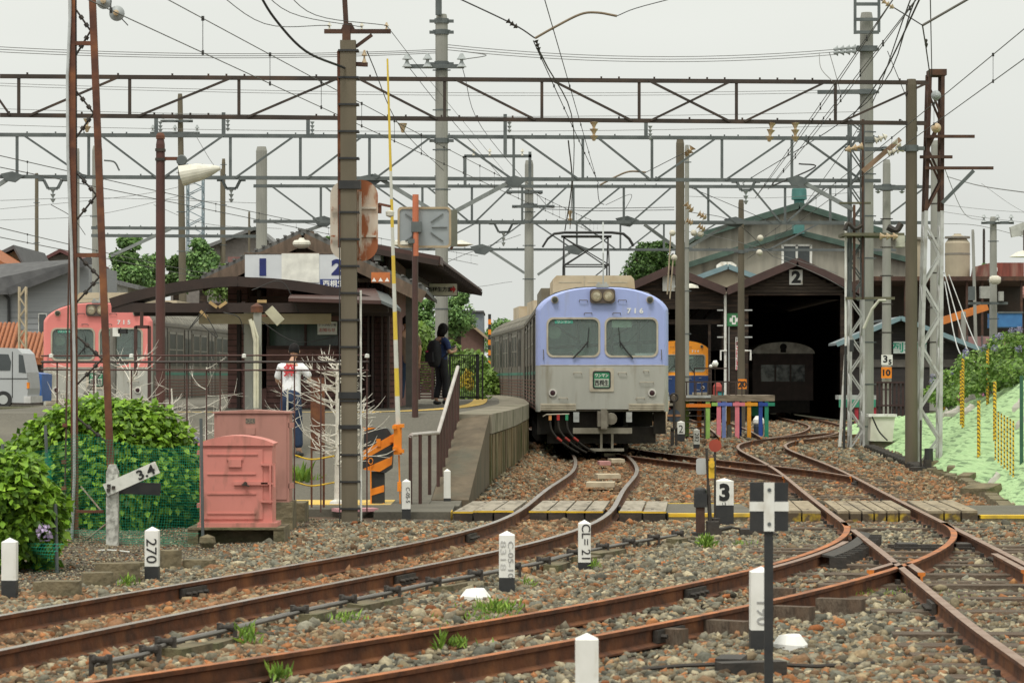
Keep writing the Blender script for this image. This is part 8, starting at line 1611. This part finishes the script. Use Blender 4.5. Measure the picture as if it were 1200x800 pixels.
# ------------------------------------------------------------------ wires
def wire(label, pts, r=.008, mat=None, sag=0, n=14, group=None, droppers=None):
    P = [W(*p) for p in pts]; out = []
    if len(P) == 2:
        for k in range(n + 1): u = k / n; q = P[0].lerp(P[1], u); q.z -= 4 * sag * u * (1 - u); out.append(q)
    else: out = spline(P, 6)
    mb = MB(); mb.tube(out, r, 5); return mb.build('overhead_wire', mat or WIREM, label=label, cat='wire', group=group)
G1 = 'thin power lines along the top of the picture'
for k in range(3): wire('thin power line running level high between the left edge and the tall poles', [(-20, 54 + 3 * k, 71), (518, 58 + 2.0 * k, 73)], .009, WIREL, .15, group=G1)
for k in range(3): wire('thin power line between the two tallest poles', [(518, 52 + 3 * k, 73), (980, 58 + 3 * k, 75.8)], .009, WIREL, .25, group='power lines between the two tallest poles')
for k, (ya, yb_) in enumerate(((97, 107), (100, 110), (127, 133), (146, 149))): wire('grey line passing behind the brown truss beam', [(-20, ya, 88), (1010, yb_ - 2, 90)], .008, WIREL, .2, group='lines behind the brown beam')
def catenary(ma, mb_, d0, d1, nd, label, sag=.4):
    A, B = W(*ma), W(*mb_); C_, D = W(ma[0], ma[1] + d0, ma[2]), W(mb_[0], mb_[1] + d1, mb_[2]); t = thing('catenary', label, 'overhead wire', A)
    up = lambda u: A.lerp(B, u) - Vector((0, 0, sag * 4 * u * (1 - u) * .3))
    r0, r1 = .00014 * A.y + .002, .00007 * B.y + .002; MB().tube([up(k / 20) for k in range(21)], [r0 + (r1 - r0) * k / 20 for k in range(21)], 5).build('messenger_wire', WIREC, t); MB().tube([C_, D], [r0, r1], 5).build('contact_wire', WIREC, t)
    for k in range(nd): u = (k + .5) / nd; p = up(u); mb = MB(); e = C_.lerp(D, u); mb.tube([p, e], .004, 4); mb.box(p, (.03, .03, .05)); mb.box(e, (.025, .025, .05)); mb.build('dropper', WIREM, t)
catenary((60, -74, 24), (702, 262, 150), 54, 14, 26, 'trolley wire slanting from the top left over the station')
catenary((-20, 178, 60), (560, 300, 160), 14, 10, 14, 'trolley wire over the pink train')
catenary((-20, 262, 70), (300, 330, 150), 12, 8, 6, 'low trolley wire at the far left')
catenary((625, 48, 40), (702, 216, 92), 0, 0, 9, 'steep trolley wire falling over the blue train', 0); catenary((634, -15, 38), (700, 213, 92), 0, 0, 5, 'second steep trolley wire beside the first one', 0)
catenary((1210, 26, 38), (875, 292, 140), 36, 12, 12, 'trolley wire slanting in from the right edge')
catenary((1084, -14, 40), (900, 222, 73), 0, 0, 9, 'dark wire dropping from the top right to the grey beam', .3); catenary((1053, -10, 40), (885, 232, 80), 0, 0, 4, 'thinner wire dropping left from the top edge at right', .3)
wire('short vertical wire onto the right lattice mast', [(1090, -10, 45), (1092, 90, 58)], .01)
wire('thick black cable sagging from the top edge to the banded pole', [(300, -14, 34), (322, 22, 34.3), (358, 60, 34.7), (404, 80, 35.5)], .016, BLACKP)
for k, (a, b, c_) in enumerate((((240, -20), (310, 28), (386, 30)), ((290, -30), (340, 15), (424, 32)), ((325, -20), (370, 18), (453, 30)))): wire(['leftmost thin wire drooping to the crossarm at the top', 'middle thin wire drooping to the crossarm at the top', 'rightmost thin wire drooping to the crossarm at the top'][k], [(*a, 30), (*b, 33), (*c_, 35.5)], .005, WIREM)
wire('dark wire with turnbuckle reaching the curved arm from the top', [(528, -6, 42), (600, 28, 42), (627, 45, 42)], .011, WIREM)
t = thing('pull_off_arm', 'curved tan pull off arm at the top centre', 'pull off arm', W(627, 44, 42)); MB().tube(spline([W(627, 45, 42), W(650, 32, 42), (W(680, 17, 42)), W(700, 15, 42), W(723, 19, 42)], 5), .018, 7).build('rod', M('arm_tan', (.2, .15, .1), .6), t); MB().tube(spline([W(723, 19, 42), W(745, 10, 42), W(790, -2, 42)], 4), .007, 5).build('wire', WIREM, t); insulator(t, W(594, 24, 42), W(607, 33, 42), .045, 3, DARK); insulator(t, W(628, 47, 42), W(632, 60, 42), .04, 3, DARK)
t = thing('pull_off_arm', 'small curved pull off arm above the lavender train', 'pull off arm', W(703, 216, 92)); MB().tube(spline([W(703, 217, 92), W(722, 207, 92), W(738, 201, 92), W(757, 202, 92)], 5), .03, 7).build('rod', M('arm_tan', (.2, .15, .1)), t); MB().tube([W(757, 202, 92), W(800, 180, 80)], .012, 5).build('wire', WIREM, t)
t = thing('pull_off_arm', 'straight steel pull off arm at the top right', 'pull off arm', W(1081, 30, 45)); MB().tube([W(1081, 30, 45), W(1140, -4, 45)], .02, 7).build('rod', M('arm_grey', (.1, .09, .08), .6), t); MB().tube([W(1032, 0, 45), W(1062, 18, 45), W(1081, 30, 45)], .01, 5).build('wire', WIREM, t); insulator(t, W(1034, 1, 45), W(1048, 10, 45), .05, 3, INSB); MB().tube([W(1081, 30, 45), W(1085, 55, 50), W(1090, 90, 57)], .012, 5).build('drop_wire', WIREM, t); insulator(t, W(1085, 47, 49), W(1086, 56, 50), .03, 2, DARK)
lst = [((632, 60), (672, 150), (668, 268), 42, 92, .012, WIREM, 'dark feeder falling to the train pantograph'), ((666, 165), (670, 215), (662, 270), 75, 95, .02, WIREM, 'short dark feeder just above the pantograph'), ((700, 215), (702, 235), (708, 240), 92, 92, .012, WIREM, 'short tail wire under the small pull off arm'),
    ((710, 240), (740, 228), (730, 250), 95, 110, .01, WIREM, 'wire looping right of the pantograph'), ((1072, -14), (1012, 140), (940, 245), 45, 120, .012, WIREM, 'dark wire sweeping left from the tall right pole'), ((1084, -14), (1036, 85), (1000, 135), 45, 72, .016, WIREM, 'thick dark wire near the top right pole'),
    ((1078, -14), (1016, 120), (870, 215), 45, 90, .012, WIREM, 'lower sweeping wire to the depot gable'), ((936, 192), (955, 196), (905, 218), 73, 73, .02, WIREM, 'looped cable end on the grey gusset plate'), ((1040, 60), (1075, 150), (1055, 140), 60, 60, .008, WIREM, 'thin wire with insulator beside the right pole'),
    ((1110, 207), (1150, 218), (1220, 228), 80, 60, .012, WIREL, 'grey cable running off at the right edge'), ((1100, 180), (1130, 250), (1152, 258), 60, 104, .008, WIREL, 'slack wire to the far right crossarm'), ((1104, 262), (1150, 265), (1215, 282), 84, 90, .008, WIREL, 'thin cable above the cream tank'),
    ((1104, 240), (1160, 246), (1215, 250), 84, 90, .006, WIREL, 'faint upper cable right of the lattice mast'), ((1104, 248), (1160, 256), (1215, 262), 84, 90, .006, WIREL, 'faint lower cable right of the lattice mast'), ((1150, 215), (1185, 240), (1215, 256), 100, 100, .006, WIREL, 'faint wire dropping at the right edge'),
    ((960, 62), (962, 80), (975, 95), 75.8, 57, .01, WIREL, 'jumper loop hanging at the insulator string'), ((972, 62), (980, 90), (985, 110), 75.8, 75, .01, WIREL, 'second jumper loop by the insulator string'), ((540, 60), (570, 65), (541, 70), 72.6, 72.6, .012, WIREL, 'small jumper loop at the middle crossarm'),
    ((480, 80), (520, 130), (600, 222), 72, 103, .009, WIREM, 'wire from the middle crossarm to the grey pole'), ((542, 80), (565, 150), (640, 240), 72, 103, .009, WIREM, 'wire right of the tall pole to the grey pole'), ((430, 60), (470, 150), (520, 200), 35.4, 72, .007, WIREM, 'dark wire from the banded pole crossarm'),
    ((453, 30), (500, 90), (590, 200), 35.5, 90, .005, WIREM, 'thin wire from the crossarm end to the middle'), ((636, 242), (700, 244), (790, 243), 103, 100, .012, WIREM, 'level feeder right of the grey middle pole'), ((636, 245), (700, 247), (790, 246), 103, 100, .012, WIREM, 'second level feeder right of the grey middle pole'),
    ((480, 330), (540, 300), (610, 275), 90, 110, .01, WIREM, 'dotted span wire left of the pantograph'), ((480, 300), (540, 335), (600, 330), 90, 110, .008, WIREL, 'sagging wire beside the canopy end'), ((800, 216), (880, 250), (905, 262), 92, 92, .01, WIREM, 'bracing wire above the depot'), ((806, 248), (860, 260), (905, 300), 88, 100, .01, WIREM, 'wire sagging to the depot pole'), ((800, 230), (900, 232), (1010, 225), 92, 92, .007, WIREL, 'thin level line above the factory roof'),
    ((905, 300), (960, 322), (1010, 350), 100, 105, .012, WIREL, 'pale cable across the depot gable'), ((800, 270), (870, 285), (980, 320), 88, 105, .01, WIREL, 'pale cable along the depot front'), ((0, 235), (120, 232), (300, 238), 110, 120, .01, WIREL, 'faint level wire low on the left'), ((0, 245), (150, 230), (230, 215), 120, 118, .01, WIREL, 'faint rising wire on the left'), ((0, 258), (110, 252), (230, 225), 120, 118, .01, WIREL, 'second faint rising wire on the left'),
    ((180, 240), (240, 262), (330, 268), 120, 120, .01, WIREL, 'faint wire over the large ribbed roof'), ((60, 240), (85, 255), (100, 275), 72, 90, .01, WIREM, 'wire sloping from the hanging insulator at left'), ((122, 188), (134, 190), (140, 200), 96, 96, .03, GALV, 'small bracket pipe on the whitish pole'), ((230, 160), (248, 190), (262, 205), 118, 130, .01, WIREL, 'slack wire right of the wooden pole'),
    ((1107, 330), (1120, 400), (1132, 425), 84, 70, .016, GALV_L, 'pale stay wire slanting to the bank, left one'), ((1107, 320), (1130, 400), (1144, 428), 84, 70, .016, GALV_L, 'pale stay wire slanting to the bank, middle one'), ((1112, 322), (1140, 395), (1158, 428), 84, 70, .014, GALV_L, 'pale stay wire slanting to the bank, right one')]
for a, b, c_, Ya, Yc, r_, m_, lab in lst: wire(lab, [(*a, Ya), (*b, (Ya + Yc) / 2), (*c_, Yc)], r_, m_)
t = thing('stay_insulators', 'tan insulators on stays between the brown pole and train', 'insulator', W(800, 180, 78))
for a, b in (((812, 172), (804, 184)), ((803, 178), (806, 182)), ((803, 238), (812, 248)), ((818, 250), (828, 256)), ((804, 258), (812, 262)), ((818, 264), (826, 270))): insulator(t, W(*a, 76), W(*b, 76), .11, 3, INSB)
for px, py in ((813, 273), (821, 274), (891, 279), (890, 296), (788, 273), (790, 302)): MB().lathe([(0, -.07), (.04, -.06), (.085, 0), (.06, .04), (0, .05)], W(px, py, 76), 14, 'Y').build('disc', INSW, t)
for a, b in (((786, 275), (782, 345)), ((789, 302), (785, 350))): MB().tube([W(*a, 76), W(*b, 76)], .02, 5).build('rope', M('rope', (.4, .33, .24), .8), t)

# ------------------------------------------------------------------ people
SKIN = M('skin', (.5, .3, .21), .6, (.45, .27, .19), 6); HAIR = M('black_hair', (.008, .007, .008), .7, (.012, .01, .01), 20, spec=.15)
def skin_body(name, pts, edges, rad, mat, parent, sub=2):
    me = bpy.data.meshes.new(name); me.from_pydata([tuple(p) for p in pts], edges, []); o = bpy.data.objects.new(name, me); COL.objects.link(o)
    md = o.modifiers.new('s', 'SKIN'); md.use_smooth_shade = True; sv = me.skin_vertices[0].data if me.skin_vertices else None
    if sv is None:
        bpy.context.view_layer.objects.active = o; o.select_set(True); bpy.ops.object.mode_set(mode='OBJECT'); me.skin_vertices or bpy.ops.mesh.customdata_skin_add(); sv = me.skin_vertices[0].data
    for i, r_ in enumerate(rad): sv[i].radius = r_ if isinstance(r_, tuple) else (r_, r_)
    sv[0].use_root = True; m2 = o.modifiers.new('u', 'SUBSURF'); m2.levels = sub; m2.render_levels = sub
    bpy.context.view_layer.update(); dg = bpy.context.evaluated_depsgraph_get(); nm = bpy.data.meshes.new_from_object(o.evaluated_get(dg)); bpy.data.objects.remove(o)
    nm.materials.clear(); nm.materials.append(mat); nm.name = name; nm.polygons.foreach_set('use_smooth', [True] * len(nm.polygons)); return link_mesh(name, nm, parent)
def person(label, loc, yaw, h, shirt, trousers, arms, legs, lean=0, headt=(0, 0), hair='short', shoes=BLACKP, hold=None, back=None, shirt_sleeve=.5):
    """local frame: facing +Y before yaw; z up; scaled to height h"""
    k = h / 1.7; t = thing('person', label, 'person', (0, 0, 0)); L = lambda x, y, z: Vector((x * k, y * k, z * k)); ln = lambda y, z: (y + math.tan(lean) * (z - .92) if z > .92 else y)
    P = lambda x, y, z: L(x, ln(y, z), z)
    # trunk + legs + arms skeleton (skin body)
    pts = [P(0, 0, .95), P(0, .0, 1.1), P(0, -.01, 1.28), P(0, -.01, 1.4), P(0, .0, 1.47), P(headt[0] * .3, .02, 1.54)]; rad = [(.13, .1), (.125, .09), (.15, .1), (.12, .08), (.05, .05), (.05, .055)]; E_ = [(0, 1), (1, 2), (2, 3), (3, 4), (4, 5)]
    for sx, (hip, knee, ank, toe_) in zip((-1, 1), legs):
        b = len(pts); pts += [L(*hip), L(*knee), L(*ank), L(*toe_)]; rad += [(.09, .09), (.058, .06), (.04, .045), (.035, .03)]; E_ += [(0, b), (b, b + 1), (b + 1, b + 2), (b + 2, b + 3)]
    hands = []
    for sx, (el, wr, hd) in zip((-1, 1), arms):
        b = len(pts); pts += [P(sx * .17, -.01, 1.38), P(*el), P(*wr), P(*hd)]; rad += [(.055, .055), (.042, .042), (.028, .03), (.024, .034)]; E_ += [(3, b), (b, b + 1), (b + 1, b + 2), (b + 2, b + 3)]; hands.append((P(*wr), P(*hd), sx))
    rad = [tuple(a * k for a in r_) for r_ in rad]; pts = [p for p in pts]
    body = skin_body('body', pts, E_, rad, SKIN, t)
    for wr, hd, sx in hands:
        d = (hd - wr).normalized(); sd_ = d.cross(Vector((0, 0, 1))); sd_ = sd_.normalized() if sd_.length > .1 else Vector((1, 0, 0)); nn = sd_.cross(d)
        for q, (o_, ln_) in enumerate(((-.03, .06), (-.01, .075), (.01, .072), (.03, .055))):
            b = hd + sd_ * o_ * k; mb = MB(); mb.tube([b - d * .02 * k, b + d * ln_ * .55 * k, b + d * ln_ * .85 * k - nn * .02 * k, b + d * ln_ * .95 * k - nn * .035 * k], [.01 * k, .0095 * k, .008 * k, .006 * k], 6); mb.build('finger', SKIN, body)
        b = wr.lerp(hd, .5) + sd_ * (.028 * -sx) * k; mb = MB(); mb.tube([b, b + (d * .035 - sd_ * sx * .03) * k, b + (d * .065 - sd_ * sx * .025 - nn * .01) * k], [.012 * k, .0105 * k, .007 * k], 6); mb.build('thumb', SKIN, body)
    # head with face
    hc = P(headt[0], .03 + headt[1], 1.62); fwd = Vector((headt[0] * 1.5, 1, -.15 - abs(headt[1]) * 2.5)).normalized(); rt = fwd.cross(Vector((0, 0, 1))).normalized(); up = rt.cross(fwd)
    def head_pts(rx, ry, rz, c, zmin=-2, ymin=-2, ymax=2, n1=14, n2=20, jaw=True):
        V = []; 
        for i in range(n1 + 1):
            a = math.pi * i / n1
            for j in range(n2):
                b = 2 * math.pi * j / n2; x, y, z = math.sin(a) * math.cos(b), math.sin(a) * math.sin(b), math.cos(a); w_ = 1 - (.28 * max(0, -z) if jaw else 0)
                V.append(c + (rt * x * rx * w_ + fwd * (y * ry * (1 - .1 * max(0, -z)) + (.012 * max(0, -z) if jaw else 0)) + up * z * rz) * k)
        return V, [(i * n2 + j, i * n2 + (j + 1) % n2, (i + 1) * n2 + (j + 1) % n2, (i + 1) * n2 + j) for i in range(n1) for j in range(n2)]
    mb = MB(); mb.add(*head_pts(.075, .095, .118, hc)); hd_ = mb.build('head', SKIN, t, smooth=True)
    mb = MB(); f0 = hc + fwd * .09 * k; mb.tube([f0 + up * .02 * k, f0 + up * -.012 * k + fwd * .018 * k, f0 - up * .022 * k + fwd * .012 * k], [.007 * k, .012 * k, .01 * k], 8); mb.build('nose', SKIN, hd_)
    for sx in (-1, 1):
        MB().lathe([(0, -.008), (.008, -.004), (.008, .004), (0, .008)], hc + (fwd * .086 + rt * sx * .03 + up * .012) * k, 8).build('eye', BLACKP, hd_); MB().lathe([(0, -.03), (.014, -.015), (.014, .015), (0, .03)], hc + (rt * sx * .076 - fwd * .005) * k, 8).build('ear', SKIN, hd_)
    mb = MB(); mb.tube([hc + (fwd * .086 - up * .05 + rt * x) * k for x in (-.022, 0, .022)], .005 * k, 5); mb.build('mouth', M('lips', (.35, .12, .1), .6), hd_)
    if hair == 'bob':
        V, Fc = head_pts(.108, .122, .135, hc - fwd * .012 * k + up * .012 * k, jaw=False); V2 = [v if (v - hc).dot(up) > -.03 * k else hc + (v - hc) - up * .0 for v in V]
        mb = MB(); keep = [f for f in Fc if not all(((V[i] - hc).dot(fwd) > .045 * k and (V[i] - hc).dot(up) < .05 * k) for i in f)]; mb.add(V2, keep); 
        for q in range(22):
            a = math.pi * (1.0 + (q + .5) / 22) + .0; a = -math.pi * .12 - math.pi * .76 * (q / 21) * 1.0; b = hc + (rt * math.cos(a) * .088 + fwd * math.sin(a) * .095) * k; mb.tube([b + up * .06 * k, b - up * .08 * k + (rt * math.cos(a) * .016) * k, b - up * .165 * k], [.028 * k, .032 * k, .02 * k], 6)
        mb.build('hair', HAIR, t, smooth=True)
    else:
        V, Fc = head_pts(.086, .105, .125, hc - fwd * .01 * k + up * .012 * k, jaw=False); mb = MB(); keep = [f for f in Fc if not all((V[i] - hc).dot(up) < -.03 * k or ((V[i] - hc).dot(fwd) > .03 * k and (V[i] - hc).dot(up) < .06 * k) for i in f)]; mb.add(V, keep); mb.build('hair', HAIR, t, smooth=True)
    # clothes: slightly larger skins
    sp = [P(0, 0, .76), P(0, .0, 1.0), P(0, .0, 1.15), P(0, -.01, 1.3), P(0, -.01, 1.41), P(0, 0, 1.45)]; sr = [(.175, .14), (.165, .13), (.15, .115), (.175, .125), (.13, .095), (.07, .06)]; se = [(0, 1), (1, 2), (2, 3), (3, 4), (4, 5)]
    for sx, (el, wr, hd) in zip((-1, 1), arms): b = len(sp); sh = P(sx * .175, -.01, 1.375); e_ = P(*el); sp += [sh, sh.lerp(e_, shirt_sleeve), sh.lerp(e_, shirt_sleeve + .25)]; sr += [(.075, .075), (.072, .072), (.068, .068)]; se += [(4, b), (b, b + 1), (b + 1, b + 2)]
    skin_body('shirt', sp, se, [tuple(a * k for a in r_) for r_ in sr], shirt, t)
    tp = [P(0, 0, 1.08), P(0, 0, .9)]; tr_ = [(.145, .115), (.15, .12)]; te = [(0, 1)]
    for (hip, knee, ank, toe_) in legs: b = len(tp); a_ = L(*ank) + Vector((0, 0, .03 * k)); tp += [L(*hip), L(*hip).lerp(L(*knee), .5), L(*knee), a_]; tr_ += [(.105, .105), (.092, .095), (.078, .08), (.07, .075)]; te += [(1, b), (b, b + 1), (b + 1, b + 2), (b + 2, b + 3)]
    skin_body('trousers', tp, te, [tuple(a * k for a in r_) for r_ in tr_], trousers, t)
    for (hip, knee, ank, toe_) in legs: a_, b_ = L(*ank), L(*toe_); a_.z = .045 * k; b_.z = .035 * k; hb = a_ - (b_ - a_).normalized() * .05 * k; mb = MB(); mb.tube([hb, a_, a_.lerp(b_, .6), b_ + (b_ - a_).normalized() * .03 * k], [.038 * k, .045 * k, .045 * k, .025 * k], 8); mb.build('shoe', shoes, t, smooth=True)
    t.location = loc; t.rotation_euler = (0, 0, yaw); return t, k, P, L
NAVYC = M('navy_cloth', (.02, .04, .13), .85, (.015, .03, .1), 8, .1); BLKC = M('black_cloth', (.012, .013, .018), .85, (.02, .02, .026), 8, .1); WHT = M('white_cloth', (.78, .79, .82), .8, (.7, .71, .76), 5, .1); JEAN = M('denim', (.022, .04, .09), .85, (.016, .03, .065), 10, .1); BEI = M('taupe_cloth', (.22, .16, .12), .85, (.18, .13, .1), 8)
# woman with a bob haircut, seen from behind and turned to the right
legsF = (((-.08, 0, .88), (-.09, .03, .5), (-.13, -.04, .09), (-.15, .09, .03)), ((.08, 0, .88), (.09, .05, .5), (.07, .05, .09), (.08, .19, .03)))
t, k, P, L = person('woman in navy tee and black trousers with big black backpack looking at a phone', W(517, 473, 60) * 1.0, R(-48), 1.62, NAVYC, BLKC, (((-.27, .0, 1.14), (-.16, .2, 1.14), (-.11, .26, 1.18)), ((.26, .02, 1.12), (.2, .24, 1.16), (.13, .3, 1.2))), legsF, 0, (0, .03), 'bob', shirt_sleeve=.55)
t.location.z = PZ; mb = MB(); c = L(.0, -.2, 1.13); n = 14; V_ = []
for i in range(9):
    a = math.pi * i / 8
    for j in range(n): b = 2 * math.pi * j / n; V_.append(c + Vector((.17 * k * math.copysign(abs(math.sin(a)) ** .55 * abs(math.cos(b)) ** .7, math.cos(b)), .13 * k * math.copysign(abs(math.sin(a)) ** .6 * abs(math.sin(b)) ** .7, math.sin(b)), .3 * k * math.cos(a) - .03 * k)))
mb.add(V_, [(i * n + j, i * n + (j + 1) % n, (i + 1) * n + (j + 1) % n, (i + 1) * n + j) for i in range(8) for j in range(n)])
bp = thing('backpack', 'large rounded black backpack with small pink tag on the woman', 'backpack', (0, 0, 0)); mb.build('bag', BLKC, bp, smooth=True)
mb = MB(); mb.box(c + Vector((0, -.125 * k, -.1 * k)), (.24 * k, .06 * k, .22 * k)); mb.build('front_pocket', BLKC, bp); MB().box(c + Vector((-.05 * k, -.165 * k, .02 * k)), (.07 * k, .02, .03 * k)).build('pink_tag', M('pink_tag', (.6, .03, .12), .6), bp)
mb = MB(); 
for sx in (-1, 1): mb.tube([L(sx * .1, -.12, 1.36), L(sx * .12, 0, 1.45), L(sx * .13, .11, 1.36), L(sx * .16, .06, 1.1), L(sx * .12, -.1, .98)], .02 * k, 6)
mb.build('strap', BLKC, bp); bp.location = t.location; bp.rotation_euler = t.rotation_euler
ph = thing('phone', 'small pale phone in the hands of the woman', 'phone', (0, 0, 0)); MB().box(L(.02, .34, 1.24), (.14 * k, .015, .075 * k), rx=R(-40)).build('case', M('phone_pink', (.7, .5, .5), .4), ph); MB().box(L(.02, .34, 1.24) + Vector((0, -.006, .008)), (.12 * k, .008, .06 * k), rx=R(-40)).build('screen', BLACKP, ph); ph.location = t.location; ph.rotation_euler = t.rotation_euler
# man in white tee with red print, back to us, bent over
legsM = (((-.08, -.03, .85), (-.09, .0, .48), (-.1, -.05, .09), (-.12, .08, .03)), ((.08, -.03, .85), (.1, .02, .48), (.12, .0, .09), (.14, .13, .03)))
zr_p = .1 + (42.6 - 40.3) * (PZ - .1) / 4.9
t, k, P, L = person('man in white tee shirt with red back print and jeans seen from behind', Vector(((341 - 600) / F * 42.6, 42.6, zr_p)), R(-8), 1.62, WHT, JEAN, (((-.25, .1, 1.16), (-.18, .3, 1.1), (-.15, .38, 1.1)), ((.27, .08, 1.18), (.4, .2, 1.1), (.48, .24, 1.08))), legsM, R(12), (0.0, .06), 'short', shirt_sleeve=.6)
pr = text('祭', .2, (0, 0, 0), M('red_print', (.55, .04, .05), .7), t, bold=.006); pr.location = P(0, -.16, 1.33); pr.rotation_euler = (R(-10), 0, 0); pr.name = 'back_print'
pr = text('B', .1, (0, 0, 0), INK, t, bold=.003); pr.location = P(.23, -.07, 1.2); pr.name = 'sleeve_print'
# person half hidden
t, k, P, L = person('person in taupe shirt and jeans half hidden behind the grey column', Vector(((476.5 - 600) / F * 57, 57, PZ)), R(10), 1.72, BEI, JEAN, (((-.26, -.0, 1.12), (-.26, .05, .9), (-.26, .08, .82)), ((.26, .0, 1.12), (.25, .06, .88), (.25, .1, .8))), legsF, 0, (0, .0), 'short', shirt_sleeve=.6)
t = thing('orange_bicycle_cover', 'bright orange covered stand behind the half hidden person', 'cover', W(484, 470, 60)); s = F / 60; mb = MB(); mb.prism([(X_(480), Z_(440)), (X_(487.5), Z_(440)), (X_(487), Z_(378)), (X_(481), Z_(378))], 60, 60.2); mb.build('cloth', M('orange_cloth', (.75, .22, .12), .8), t); mb = MB(); mb.bx(X_(480), X_(487), 60, 60.1, PZ, Z_(440)); mb.build('stand', BLACKP, t)
